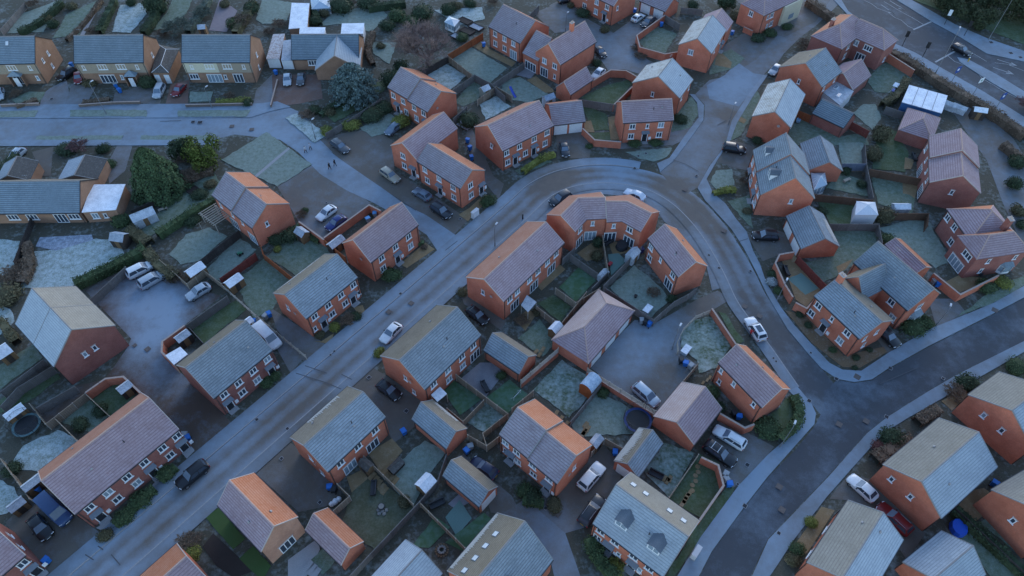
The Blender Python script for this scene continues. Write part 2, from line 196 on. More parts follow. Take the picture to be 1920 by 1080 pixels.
BINS=[
((20.31, 63.3), 'grey', 'grey', 'grey wheelie bin by the triple garage, beside a black and a blue one'),
((20.86, 62.99), 'black', 'black', 'black wheelie bin by the triple garage'),
((21.4, 62.68), 'blue', 'blue', 'blue wheelie bin by the triple garage'),
((25.35, 55.97), 'black', 'black', 'black wheelie bin at the fence of the round lawn'),
((25.9, 55.4), 'blue', 'blue', 'blue wheelie bin at the fence of the round lawn'),
((26.62, 54.93), 'grey', 'grey', 'grey wheelie bin at the fence of the round lawn'),
((31.44, 47.02), 'black', 'black', 'black wheelie bin behind the house with the red stained slope'),
((32.01, 46.51), 'blue', 'blue', 'blue wheelie bin behind the house with the red stained slope'),
((28.44, 37.94), 'black', 'grey', 'dark wheelie bin at the curved brick wall beside the highway bend'),
((28.38, 37.27), 'grey', 'grey', 'grey wheelie bin at the curved brick wall beside the highway bend'),
((28.67, 36.6), 'blue', 'blue', 'blue wheelie bin at the curved brick wall beside the highway bend'),
((-38.8, 64.13), 'grey', 'grey', 'grey wheelie bin beside the brick pair with yellow shrub'),
((-38.31, 64.55), 'blue', 'blue', 'blue wheelie bin beside the brick pair with yellow shrub'),
((-23.95, 36.16), 'blue', 'blue', 'blue wheelie bin at the corner of the pair with jagged frost'),
((-23.34, 35.87), 'black', 'black', 'black wheelie bin at the corner of the pair with jagged frost'),
((-6.19, 41.31), 'blue', 'blue', 'blue wheelie bin between the two small grey garages'),
((-5.7, 41.94), 'grey', 'grey', 'grey wheelie bin between the two small grey garages'),
((14.02, 41.08), 'blue', 'blue', 'blue wheelie bin by the garage with jagged frost'),
((-83.46, 123.96), 'blue', 'blue', 'large blue wheelie bin before the tan semi with pyramid porch'),
((-84.96, 125.88), 'blue', 'grey', 'blue bin with grey lid before the tan semi with pyramid porch'),
((-97.54, 133.48), 'blue', 'blue', 'blue wheelie bin between the top left semis'),
((-51.69, 130.62), 'blue', 'blue', 'blue wheelie bin by the rust streaked carport'),
((-25.52, 85.53), 'grey', 'bluelid', 'pale bin with blue lid in the brick walled yard, left one'),
((-24.46, 86.86), 'grey', 'bluelid', 'pale bin with blue lid in the brick walled yard, right one'),
((-8.73, 107.34), 'blue', 'blue', 'blue bin behind the L-shaped house, farthest of three'),
((-8.22, 105.07), 'blue', 'blue', 'blue bin behind the L-shaped house, middle of three'),
((-7.81, 102.21), 'blue', 'blue', 'blue bin behind the L-shaped house, nearest of three'),
((35.38, 150.28), 'blue', 'blue', 'blue wheelie bin inside the walled corner garden'),
((51.42, 146.55), 'blue', 'blue', 'blue wheelie bin at the end of the patchy white roof house'),
((-44.74, 43.22), 'blue', 'blue', 'blue wheelie bin at the right end of the long terrace'),
((-45.33, 43.7), 'grey', 'grey', 'grey wheelie bin at the right end of the long terrace'),
((-57.24, 26.81), 'blue', 'blue', 'blue wheelie bin beside the house at the bottom left corner'),
((-15.06, 44.19), 'blue', 'blue', 'blue bin at the side of the small grey garage'),
((69.23, 71.32), 'grey', 'grey', 'grey bin by the outbuilding with orange slope'),
((69.62, 70.75), 'blue', 'blue', 'blue bin by the outbuilding with orange slope'),
((63.72, 36.68), 'blue', 'blue', 'blue bin on the sandy yard at the right edge'),
((-6.47, 141.59), 'blue', 'blue', 'blue bin beside the white rear door at the top'),
((-62.28, 35.94), 'blue', 'blue', 'blue bin by the narrow shed at the long terrace'),
((29.77, 156.57), 'blue', 'blue', 'blue bin by the top double garage'),
((22.08, 78.15), 'navy', 'navy', 'navy bin at the end of the long fence by the crescent'),
((-40.4, 63.09), 'blue', 'blue', 'blue bin beside the white van')]
MAINC=[
(-54.26, 20.96),
(-49.94, 26.27),
(-43.73, 33.79),
(-35.64, 43.66),
(-27.0, 54.16),
(-17.07, 66.24),
(-9.02, 76.1),
(-2.82, 83.71),
(1.45, 89.05),
(4.94, 93.54),
(9.02, 96.46),
(13.63, 97.95),
(18.2, 98.25),
(22.66, 97.5),
(26.96, 95.72),
(30.65, 92.4),
(33.3, 88.37),
(35.46, 83.45),
(37.01, 78.04),
(38.01, 73.27),
(38.84, 68.19),
(40.42, 63.91),
(42.33, 58.84),
(43.56, 55.19),
(44.68, 52.05),
(45.86, 49.39),
(46.8, 47.4)]
AREAS=[
('road', 'asphalt_dark', 0.012, [(22.76, 24.84), (24.97, 28.03), (30.34, 33.81), (34.28, 37.82), (38.85, 41.67), (42.58, 45.32), (44.78, 48.28), (45.54, 50.91), (48.11, 52.99), (50.46, 52.44), (53.2, 52.9), (56.21, 54.74), (63.93, 58.87), (75.17, 64.36), (83.54, 68.66), (91.23, 72.72), (86.78, 63.94), (79.51, 60.16), (66.27, 54.0), (60.79, 51.09), (53.24, 46.83), (49.61, 44.33), (42.32, 37.97), (37.09, 33.6), (32.35, 29.68), (28.94, 24.84)], 0.12),
('pavement', 'pave_frost', 0.11, [(41.36, 52.93), (43.16, 48.92), (43.34, 47.37), (42.65, 45.68), (34.27, 37.93), (30.34, 33.91), (24.97, 28.12), (22.6, 24.81), (19.94, 24.81), (23.96, 29.98), (30.08, 36.66), (35.02, 41.08), (38.17, 43.46), (40.39, 45.68), (41.22, 47.97), (40.89, 50.23), (39.95, 52.02)], 0.85),
('pavement', 'pave_frost', 0.12, [(36.63, 96.83), (37.11, 92.9), (38.84, 90.22), (39.97, 86.27), (41.19, 83.12), (41.31, 78.59), (41.8, 75.56), (41.93, 71.49), (43.1, 66.29), (44.33, 62.82), (46.03, 59.29), (47.74, 55.9), (49.37, 54.68), (52.1, 54.49), (57.16, 57.63), (59.72, 59.09), (65.62, 62.31), (71.96, 64.91), (77.71, 67.37), (84.66, 71.14), (92.29, 74.97), (91.11, 72.63), (83.49, 68.68), (75.16, 64.49), (63.93, 58.99), (56.2, 54.86), (53.2, 53.01), (50.45, 52.56), (48.1, 53.1), (46.27, 54.96), (45.0, 57.63), (43.06, 62.1), (41.53, 68.68), (40.76, 74.14), (39.88, 79.2), (38.68, 83.64), (37.03, 87.35), (35.3, 91.06), (34.5, 94.33)], 0.75),
('pavement', 'pave_frost', 0.11, [(79.42, 60.09), (66.16, 53.85), (60.68, 50.94), (53.15, 46.69), (49.63, 44.28), (42.32, 37.85), (37.1, 33.49), (32.37, 29.58), (29.1, 24.81), (31.18, 24.81), (32.67, 26.38), (35.68, 29.64), (41.29, 35.06), (46.13, 39.29), (51.94, 44.28), (55.96, 46.52), (62.63, 49.97), (69.6, 53.57), (78.48, 58.12)], 0.7),
('road', 'asphalt', 0.008, [(28.0, 98.9), (31.14, 102.29), (34.01, 106.76), (39.32, 114.71), (40.43, 119.74), (38.94, 123.47), (42.96, 128.71), (47.92, 130.3), (55.26, 136.91), (59.82, 143.46), (66.21, 151.54), (74.99, 160.17), (78.46, 165.36), (84.49, 165.36), (78.2, 157.65), (72.37, 150.83), (67.21, 145.71), (60.41, 137.34), (55.26, 130.71), (50.64, 124.04), (44.96, 114.54), (42.12, 106.76), (37.87, 100.73), (34.79, 94.75), (32.52, 93.02), (30.02, 94.75)], 0.35),
('pavement', 'pave_frost', 0.11, [(27.89, 101.23), (30.47, 102.79), (34.98, 110.28), (38.33, 115.46), (38.87, 120.52), (37.79, 123.51), (38.89, 123.33), (40.16, 119.6), (39.16, 114.58), (34.18, 106.63), (31.06, 101.85), (28.17, 98.78)], 0.7),
('pavement', 'pave_frost', 0.11, [(44.91, 114.4), (50.58, 123.89), (55.2, 130.55), (56.13, 130.55), (51.13, 122.76), (45.85, 113.71), (43.46, 108.28), (39.65, 102.17), (36.63, 96.84), (34.5, 94.35), (37.77, 100.31), (42.07, 106.63)], 0.8),
('road', 'bluebrick', 0.014, [(50.43, 135.64), (53.05, 131.3), (55.56, 130.5), (50.56, 123.65), (47.35, 119.18), (41.73, 121.95), (42.02, 126.73), (46.83, 130.7)], 0.7),
('road', 'asphalt', 0.005, [(44.84, 139.06), (55.26, 148.02), (59.74, 145.72), (67.8, 152.75), (75.11, 165.37), (84.5, 165.37), (74.89, 155.18), (63.86, 142.35), (57.86, 132.74), (51.96, 132.74), (49.07, 134.81)], 0.2),
('road', 'asphalt_dark', 0.01, [(81.81, 165.36), (81.95, 157.14), (85.4, 148.01), (88.19, 143.45), (91.82, 139.27), (95.3, 133.35), (100.88, 124.42), (105.64, 115.24), (109.3, 108.4), (120.59, 130.7), (115.32, 135.64), (107.85, 139.05), (104.45, 146.4), (100.67, 152.74), (95.9, 162.74), (94.74, 165.89)], 0.12),
('pavement', 'pave_frost', 0.12, [(79.7, 165.15), (81.39, 155.46), (84.83, 146.44), (86.86, 140.84), (92.45, 130.74), (97.43, 121.81), (101.54, 115.98), (103.86, 111.63), (107.51, 105.0), (109.16, 108.26), (105.51, 115.09), (100.75, 124.26), (95.18, 133.19), (91.7, 139.09), (88.08, 143.27), (85.29, 147.82), (82.0, 157.44), (81.97, 165.15)], 0.75),
('pavement', 'pave_frost', 0.12, [(94.62, 165.68), (95.78, 162.53), (100.54, 152.54), (104.32, 146.21), (107.72, 138.88), (115.18, 135.47), (120.44, 130.54), (122.72, 135.05), (117.1, 139.53), (110.67, 145.07), (105.54, 151.35), (99.49, 162.53), (99.31, 165.68)], 0.75),
('traffic_island', 'pave_frost', 0.12, [(100.44, 137.38), (102.49, 136.53), (106.4, 130.54), (109.68, 123.88), (108.08, 120.5), (103.92, 127.55), (100.26, 135.47)], 0.75),
('road', 'asphalt', 0.008, [(-108.38, 115.24), (-53.77, 115.77), (-50.37, 117.74), (-46.8, 119.19), (-43.48, 117.02), (-38.62, 110.75), (-33.44, 105.14), (-37.4, 103.86), (-41.68, 104.5), (-46.16, 108.4), (-55.61, 110.07), (-59.42, 108.4), (-105.05, 108.4)], 0.7),
('pavement', 'pave_frost', 0.1, [(-110.54, 119.8), (-53.68, 120.16), (-49.37, 120.9), (-46.19, 119.06), (-50.28, 117.43), (-53.67, 115.47), (-108.27, 115.12)], 0.75),
('pavement', 'pave_frost', 0.1, [(-104.94, 108.29), (-59.36, 108.29), (-58.38, 106.65), (-103.98, 106.32)], 0.75),
('path', 'pave_frost', 0.02, [(-46.3, 109.05), (-41.67, 104.48), (-36.41, 98.28), (-30.66, 93.72), (-25.29, 90.46), (-21.08, 87.45), (-14.94, 82.45), (-12.81, 78.68), (-9.11, 81.68), (-15.31, 87.18), (-19.4, 89.91), (-23.77, 94.01), (-32.99, 102.27), (-39.26, 108.39)], 0.8),
('car_park', 'asphalt', 0.01, [(-43.73, 94.74), (-38.23, 101.04), (-32.04, 96.21), (-25.88, 90.48), (-25.12, 89.09), (-32.69, 80.93), (-37.66, 85.06), (-39.67, 88.41)], 0.3),
('car_park', 'drive', 0.011, [(-38.2, 108.4), (-34.27, 110.41), (-28.02, 111.77), (-23.87, 108.4), (-22.32, 98.9), (-16.87, 94.45), (-9.4, 87.73), (-7.62, 86.38), (-10.69, 81.56), (-17.32, 88.27), (-23.75, 93.87), (-32.94, 101.97)], 0.15),
('driveway', 'drivebrown', 0.01, [(-69.74, 69.88), (-64.6, 75.06), (-59.6, 76.25), (-53.51, 71.01), (-47.21, 68.77), (-51.42, 62.9), (-53.87, 59.86), (-53.4, 57.89), (-50.32, 55.03), (-39.38, 45.73), (-42.4, 41.28), (-44.74, 42.23), (-53.56, 50.47), (-57.63, 53.35), (-60.1, 52.99), (-64.23, 51.9), (-68.71, 47.85), (-67.2, 46.15), (-65.51, 45.73), (-62.17, 50.64), (-60.18, 52.99), (-58.87, 58.87), (-58.9, 60.36)], 0.1),
('driveway', 'drive', 0.009, [(-40.69, 64.99), (-31.39, 57.12), (-32.96, 54.09), (-35.87, 58.38), (-41.03, 62.9)], 0.2),
('driveway', 'drive', 0.009, [(-38.93, 66.59), (-30.58, 60.66), (-28.7, 59.36), (-31.17, 55.97), (-36.62, 61.88)], 0.15),
('driveway', 'drive', 0.009, [(-8.75, 70.44), (-4.33, 68.66), (-0.84, 63.94), (-1.66, 61.88), (-5.09, 64.99), (-7.72, 67.13)], 0.1),
('driveway', 'drive', 0.009, [(-20.77, 55.03), (-18.61, 53.63), (-12.34, 49.41), (-12.84, 46.15), (-16.26, 42.87), (-20.73, 48.71), (-23.86, 51.72)], 0.1),
('driveway', 'drive', 0.009, [(-34.4, 38.35), (-30.67, 42.87), (-22.73, 37.08), (-22.45, 35.24), (-24.3, 33.81), (-27.64, 33.1)], 0.15),
('driveway', 'drive', 0.009, [(-63.13, 35.24), (-56.51, 32.75), (-52.16, 30.35), (-50.56, 29.68), (-55.27, 24.84), (-59.51, 27.05), (-64.99, 31.71)], 0.1),
('court', 'asphalt', 0.011, [(17.01, 61.37), (19.38, 63.94), (22.68, 63.42), (30.22, 68.22), (33.56, 69.88), (35.58, 68.22), (31.46, 65.52), (28.65, 63.94), (25.91, 59.86), (25.93, 57.41), (27.87, 55.5), (25.19, 52.71), (20.5, 47.0), (16.3, 50.46), (11.82, 55.03)], 0.45),
('driveway', 'drive', 0.009, [(27.49, 43.68), (29.45, 46.15), (34.17, 43.68), (36.2, 42.23), (30.9, 37.08), (28.34, 35.97), (28.07, 38.96)], 0.2),
('driveway', 'drive', 0.009, [(9.92, 42.07), (12.56, 42.87), (15.11, 38.96), (14.21, 37.08), (10.24, 31.37), (6.77, 30.35), (1.75, 34.88), (6.01, 36.34)], 0.08),
('driveway', 'asphalt', 0.012, [(1.75, 34.88), (6.77, 30.35), (8.45, 24.84), (5.2, 24.84), (4.65, 27.7), (1.71, 32.06), (-1.38, 32.75)], 0.25),
('driveway', 'drive', 0.009, [(-6.58, 41.28), (-2.13, 37.08), (0.0, 35.24), (1.71, 31.71), (-2.76, 33.1), (-4.27, 37.45), (-7.96, 39.72)], 0.2),
('driveway', 'drive', 0.009, [(41.63, 34.88), (45.11, 38.2), (48.44, 37.45), (52.5, 30.35), (48.93, 27.05), (46.98, 33.1), (44.01, 34.67)], 0.1),
('driveway', 'drive', 0.009, [(58.13, 63.94), (60.04, 59.86), (57.13, 57.41), (56.26, 60.86)], 0.1),
('driveway', 'drive', 0.009, [(67.36, 68.22), (71.68, 68.22), (72.48, 64.99), (66.49, 62.69)], 0.3),
('driveway', 'drive', 0.009, [(39.18, 102.29), (43.04, 108.73), (47.8, 106.27), (45.21, 99.2), (42.32, 99.96)], 0.1),
('driveway', 'drive', 0.009, [(41.08, 82.46), (45.27, 84.4), (48.55, 82.46), (48.34, 78.07), (45.0, 77.46), (42.44, 76.25)], 0.15),
('driveway', 'drive', 0.009, [(8.85, 112.11), (14.62, 112.8), (16.13, 108.4), (15.0, 102.91), (8.78, 102.6)], 0.15),
('driveway', 'asphalt', 0.009, [(91.4, 108.73), (91.37, 116.48), (90.25, 119.19), (96.93, 119.19), (99.9, 108.73), (99.5, 102.29), (87.72, 77.46), (89.52, 90.48), (91.76, 102.29)], 0.25),
('driveway', 'asphalt', 0.009, [(9.21, 160.17), (13.35, 164.04), (17.99, 153.95), (23.82, 147.55), (30.34, 155.17), (36.8, 155.17), (34.79, 149.88), (29.25, 145.71), (28.31, 140.8), (30.58, 136.49), (32.69, 134.39), (28.99, 130.3), (25.03, 132.74), (21.22, 132.33), (18.87, 140.14), (13.75, 146.86), (11.35, 149.18)], 0.25),
('driveway', 'drive', 0.009, [(-8.7, 113.84), (-3.53, 97.7), (-1.5, 95.47), (-2.44, 91.18), (-6.05, 97.7), (-9.49, 107.09)], 0.1),
('driveway', 'drive', 0.009, [(-100.04, 123.28), (-99.17, 125.77), (-96.94, 128.7), (-91.92, 119.19), (-98.6, 119.19)], 0.5),
('driveway', 'drive', 0.009, [(-93.59, 119.19), (-95.14, 127.13), (-89.65, 126.35), (-89.13, 119.19)], 0.4),
('driveway', 'redblock', 0.009, [(-73.8, 127.13), (-70.24, 128.7), (-68.01, 120.11), (-72.6, 119.74)], 0.05),
('driveway', 'redblock', 0.009, [(-52.69, 130.7), (-42.15, 130.7), (-40.04, 121.96), (-44.75, 120.11), (-50.14, 119.19)], 0.1),
('driveway', 'drive', 0.009, [(-84.71, 123.85), (-79.44, 126.74), (-75.15, 127.72), (-73.77, 119.92), (-84.02, 121.03)], 0.25),
('driveway', 'drive', 0.009, [(-54.8, 124.8), (-52.69, 130.7), (-50.08, 119.92), (-54.21, 119.92)], 0.4),
('driveway', 'drive', 0.009, [(-93.84, 104.66), (-90.36, 106.27), (-87.23, 97.7), (-88.75, 97.7)], 0.1),
('driveway', 'drive', 0.009, [(-77.93, 106.76), (-74.99, 107.41), (-73.65, 99.2), (-75.32, 95.47), (-77.78, 100.73)], 0.3),
('driveway', 'drive', 0.009, [(55.79, 162.74), (80.08, 164.04), (72.91, 152.74), (63.47, 145.71), (60.28, 148.01)], 0.2),
('pavement', 'pave_frost', 0.018, [(1.41, 83.74), (3.84, 87.99), (6.85, 91.59), (11.41, 94.3), (16.93, 95.17), (22.81, 94.3), (26.96, 92.01), (30.66, 87.45), (33.45, 81.55), (34.38, 75.65), (34.28, 70.44), (32.69, 69.88), (32.74, 75.05), (30.5, 80.54), (27.06, 85.71), (26.38, 87.72), (21.59, 92.15), (16.33, 92.72), (10.57, 91.73), (6.69, 87.04), (3.73, 82.45)], 0.6),
('driveway', 'drive', 0.009, [(32.04, 113.49), (32.9, 114.19), (36.76, 112.45), (34.49, 108.4), (31.8, 106.76), (20.93, 105.46), (21.65, 107.41), (30.77, 108.4)], 0.25),
('driveway', 'drive', 0.009, [(5.19, 156.4), (9.45, 159.66), (12.56, 148.01), (10.03, 147.55)], 0.3),
('path', 'slabs', 0.099, [(-48.59, 97.74), (-43.94, 106.0), (-43.53, 105.51), (-48.15, 97.15)], 0.3),
('path', 'slabs', 0.061, [(-101.11, 146.54), (-102.15, 156.31), (-102.88, 163.68), (-102.08, 163.68), (-101.11, 156.31), (-100.12, 146.54)], 0.3)]
LAWNS=[
('lf', [(-81.86, 78.04), (-78.2, 78.65), (-72.66, 80.89), (-69.74, 80.51), (-67.19, 77.79), (-71.71, 72.69), (-72.78, 70.97), (-79.79, 70.97), (-81.09, 73.27)]),
('lf', [(-89.32, 80.89), (-85.45, 80.51), (-84.01, 74.79), (-85.32, 72.46)]),
('lf', [(-83.19, 67.97), (-79.62, 65.28), (-78.64, 63.7), (-79.81, 60.83)]),
('lg', [(-77.04, 55.0), (-73.64, 59.04), (-71.39, 56.71), (-75.3, 51.33)]),
('ld', [(-74.25, 49.12), (-72.53, 51.6), (-68.82, 54.81), (-67.24, 52.96), (-70.14, 49.39), (-73.43, 47.4)]),
('lf', [(-67.54, 39.55), (-67.18, 42.29), (-63.83, 44.47), (-60.63, 43.01), (-63.88, 38.94)]),
('lg', [(-63.18, 45.96), (-61.27, 49.39), (-57.67, 46.98), (-59.04, 44.64)]),
('ld', [(-60.57, 49.56), (-58.31, 52.24), (-54.78, 50.0), (-57.14, 46.98)]),
('lf', [(-68.63, 37.28), (-66.06, 36.32), (-64.48, 34.72), (-65.47, 33.09), (-66.58, 32.95)]),
('lf2', [(-58.16, 78.04), (-56.84, 82.16), (-53.55, 83.71), (-50.22, 81.78), (-52.98, 76.82), (-55.71, 75.98)]),
('lf2', [(-51.15, 74.2), (-47.55, 81.14), (-44.36, 78.65), (-48.19, 72.46)]),
('lg', [(-41.16, 77.43), (-38.74, 81.14), (-34.69, 81.78), (-31.51, 78.4), (-36.04, 73.62)]),
('lg', [(-45.3, 71.54), (-41.97, 76.22), (-37.13, 72.46), (-38.48, 66.56), (-40.62, 64.75)]),
('ld', [(-50.41, 62.67), (-44.69, 67.42), (-42.83, 65.81), (-47.27, 59.83)]),
('lf2', [(-13.21, 136.85), (-9.15, 140.73), (-1.77, 133.29), (-4.98, 128.25), (-8.19, 130.64)]),
('lf', [(-18.14, 130.64), (-14.85, 134.33), (-10.51, 130.24), (-13.5, 125.32), (-17.1, 127.66)]),
('lg', [(-11.79, 120.97), (-8.67, 127.66), (-6.89, 126.29), (-7.33, 121.9), (-10.05, 119.68)]),
('lf', [(-6.47, 119.68), (-3.39, 122.47), (-0.56, 119.13), (-5.25, 115.19)]),
('lf2', [(-1.74, 128.25), (1.74, 129.24), (7.05, 123.79), (3.59, 120.97), (-1.7, 122.47)]),
('ld', [(15.26, 122.47), (20.71, 126.68), (24.56, 128.25), (25.84, 127.26), (21.24, 120.05)]),
('ld', [(15.03, 119.13), (19.26, 116.43), (19.39, 111.72), (16.16, 111.72)]),
('ld', [(15.2, 110.36), (19.85, 110.86), (19.58, 107.86), (16.93, 107.86)]),
('lg', [(29.92, 144.06), (34.14, 149.81), (38.11, 146.79), (34.61, 139.64), (29.99, 141.61)]),
('lg', [(43.3, 130.64), (45.83, 137.91), (50.01, 140.73), (52.47, 136.85), (48.39, 132.68)]),
('lg', [(32.75, 114.66), (37.76, 121.9), (38.76, 117.86), (35.9, 112.57), (32.45, 111.2)]),
('lg', [(42.54, 107.86), (46.69, 116.07), (51.94, 123.79), (52.09, 120.97), (46.03, 110.36)]),
('lf2', [(22.1, 104.61), (31.46, 105.9), (30.02, 103.18), (27.25, 101.77), (24.77, 102.55)]),
('lf2', [(37.17, 95.87), (38.79, 99.16), (41.93, 99.61), (41.52, 95.14), (38.23, 93.54)]),
('lg', [(39.37, 90.85), (43.74, 92.54), (42.52, 83.97), (41.37, 86.08)]),
('lg', [(0.51, 99.16), (6.22, 103.5), (7.71, 101.77), (1.51, 97.95)]),
('lg', [(77.17, 128.64), (81.43, 133.71), (84.29, 135.79), (87.77, 130.64), (81.83, 123.79), (77.48, 124.36)]),
('lf2', [(70.81, 116.96), (73.68, 119.68), (75.91, 119.68), (75.62, 115.54), (72.82, 112.06)]),
('lg', [(56.32, 112.06), (61.59, 115.54), (65.26, 109.52), (70.12, 110.36), (69.57, 107.03), (55.87, 107.03)]),
('ld', [(74.44, 112.06), (77.08, 110.36), (77.12, 104.61), (74.74, 99.46), (69.46, 100.38)]),
('lf2', [(64.83, 107.03), (69.05, 107.03), (67.76, 101.46), (63.56, 101.15)]),
('lg', [(58.73, 94.41), (62.63, 98.1), (65.55, 96.16), (65.76, 92.26)]),
('lg', [(68.14, 97.35), (72.95, 95.87), (73.65, 91.84), (71.6, 88.09), (67.1, 90.43)]),
('ld', [(56.12, 91.13), (62.15, 90.16), (60.66, 85.41), (56.59, 85.41)]),
('lg', [(56.76, 83.45), (63.64, 82.42), (63.74, 80.51), (57.58, 75.62), (51.8, 72.11), (50.1, 76.22), (54.7, 77.43)]),
('lf2', [(65.29, 83.71), (71.19, 85.68), (73.78, 85.02), (73.81, 76.82), (70.98, 75.38), (66.68, 81.78)]),
('la2', [(45.68, 72.34), (48.23, 73.62), (50.26, 70.41), (47.68, 68.96)]),
('ld', [(4.29, 67.1), (6.67, 68.74), (9.15, 66.56), (7.58, 63.91)]),
('la', [(8.05, 70.64), (11.37, 74.79), (13.68, 72.11), (10.35, 67.97)]),
('la2', [(16.39, 77.79), (18.23, 78.04), (19.33, 76.34), (16.5, 73.04)]),
('lf2', [(16.61, 70.41), (20.6, 74.79), (24.04, 70.41), (25.03, 68.19), (22.03, 64.96), (18.13, 68.19)]),
('lg', [(1.24, 60.33), (4.37, 63.7), (6.74, 59.83), (4.62, 57.38)]),
('lg2', [(3.67, 51.33), (7.63, 55.95), (10.68, 53.61), (10.86, 50.44), (8.13, 47.23)]),
('lf2', [(8.68, 46.13), (12.59, 50.71), (16.79, 47.83), (16.8, 44.47), (9.68, 44.06)]),
('lg2', [(25.82, 58.84), (26.29, 61.34), (28.82, 64.01), (31.7, 64.54), (33.51, 58.84), (30.74, 55.0), (27.78, 54.07), (27.94, 56.42)]),
('ld', [(32.83, 65.6), (33.93, 65.17), (35.76, 59.83), (34.59, 59.34)]),
('ld', [(34.12, 43.49), (36.33, 46.55), (40.0, 50.0), (40.78, 48.26), (40.08, 46.13), (36.88, 43.25)]),
('lg2', [(17.98, 38.94), (20.99, 42.45), (24.6, 41.1), (20.68, 35.23)]),
('ld', [(21.01, 35.08), (25.63, 40.71), (27.81, 39.55), (27.74, 36.54), (24.45, 32.74), (22.09, 34.36)]),
('ld', [(28.23, 36.17), (28.82, 35.59), (19.87, 25.14), (18.89, 25.14), (23.93, 31.7)]),
('la', [(-9.73, 50.89), (-8.49, 52.51), (-4.64, 49.82), (-7.46, 47.4)]),
('la', [(-3.33, 50.0), (-0.39, 52.69), (1.94, 50.44), (-0.61, 47.66)]),
('lg2', [(-6.42, 46.13), (-4.07, 48.95), (-1.14, 46.98), (-3.74, 44.64)]),
('lf2', [(-15.72, 39.32), (-12.17, 42.69), (-9.49, 41.1), (-11.44, 38.03), (-12.89, 34.36), (-15.19, 36.32)]),
('lo', [(-21.45, 32.04), (-20.74, 35.59), (-19.06, 37.28), (-13.07, 34.01), (-17.04, 28.54)]),
('la', [(-12.26, 28.87), (-9.95, 32.25), (-8.16, 31.01), (-10.37, 28.67)]),
('la2', [(-8.59, 32.39), (-6.85, 34.72), (-5.15, 32.25), (-7.09, 30.0)]),
('la', [(-8.07, 29.33), (-3.79, 32.74), (-2.95, 32.04), (-5.87, 28.34)]),
('lg', [(-24.78, 27.04), (-23.69, 28.34), (-22.01, 27.04), (-23.18, 25.45)]),
('la3', [(-39.51, 32.39), (-38.14, 33.65), (-33.69, 29.66), (-34.9, 28.34)]),
('la3', [(-33.6, 27.17), (-32.41, 28.54), (-29.93, 26.4), (-30.55, 24.83)]),
('lg', [(59.97, 31.7), (61.88, 32.95), (63.97, 28.87), (62.9, 28.01)]),
('lg', [(56.48, 30.2), (58.9, 30.34), (62.87, 25.14), (58.5, 24.83)]),
('lf2', [(-118.41, 147.48), (-119.02, 156.33), (-113.03, 162.14), (-110.85, 156.33), (-110.21, 147.94)]),
('lg', [(-106.79, 145.19), (-108.06, 155.83), (-103.36, 162.14), (-101.22, 146.79)]),
('lf', [(-94.15, 147.94), (-96.65, 160.09), (-90.91, 161.37), (-88.64, 155.83), (-89.59, 147.48)]),
('lg', [(-85.34, 148.64), (-84.01, 156.33), (-84.71, 163.97), (-79.78, 163.97), (-79.09, 156.33), (-81.56, 148.64)]),
('lf2', [(-61.54, 153.39), (-62.43, 163.97), (-54.44, 161.37), (-53.83, 151.47), (-59.56, 151.47)]),
('lf2', [(-45.98, 150.28), (-44.0, 155.83), (-37.95, 158.83), (-31.26, 157.57), (-30.07, 155.1), (-33.01, 147.94), (-40.72, 151.47)]),
('lf2', [(-32.42, 143.39), (-26.51, 143.39), (-27.38, 134.74), (-31.49, 138.99)]),
('ld', [(-39.64, 117.86), (-34.24, 124.74), (-27.85, 128.64), (-26.42, 126.29), (-33.09, 116.96), (-36.21, 113.78)]),
('lf2', [(-30.75, 112.06), (-25.37, 116.96), (-24.11, 115.54), (-25.48, 110.36), (-28.0, 109.18)]),
('lf', [(-46.5, 115.19), (-44.41, 116.78), (-36.85, 109.85), (-39.06, 107.36)]),
('lf2', [(-56.17, 102.24), (-49.32, 110.7), (-38.42, 100.99), (-43.71, 94.7)]),
('lg', [(-105.56, 121.53), (-103.11, 124.36), (-99.69, 124.36), (-99.2, 120.6), (-104.07, 120.23)]),
('lf2', [(-68.82, 124.36), (-63.8, 124.36), (-63.43, 120.97), (-67.7, 120.6)]),
('lf2', [(-91.69, 117.86), (-75.86, 117.86), (-75.13, 115.72), (-90.82, 115.72)]),
('lf2', [(-69.27, 117.68), (-54.26, 117.86), (-54.62, 115.72), (-68.66, 115.72)]),
('lf2', [(-106.61, 117.32), (-98.26, 117.68), (-98.09, 115.54), (-105.68, 115.36)]),
('lf2', [(-94.91, 109.52), (-77.69, 109.68), (-77.52, 108.02), (-94.67, 108.02)]),
('lf2', [(-74.17, 109.68), (-60.3, 109.68), (-59.35, 108.19), (-73.92, 108.02)]),
('ld', [(98.72, 163.97), (107.89, 153.88), (112.98, 147.94), (118.44, 142.27), (123.38, 152.67), (117.04, 160.09), (112.06, 163.97)]),
('lg', [(71.17, 64.96), (79.54, 70.41), (85.71, 73.27), (84.78, 71.32), (77.87, 67.64)]),
('lg', [(-61.16, 93.26), (-56.95, 97.65), (-55.34, 95.43), (-55.75, 91.55), (-62.01, 83.71), (-62.99, 82.42), (-64.82, 83.71)]),
('lf', [(-18.24, 157.57), (-7.85, 158.83), (-7.06, 153.88), (-12.73, 151.47)])]
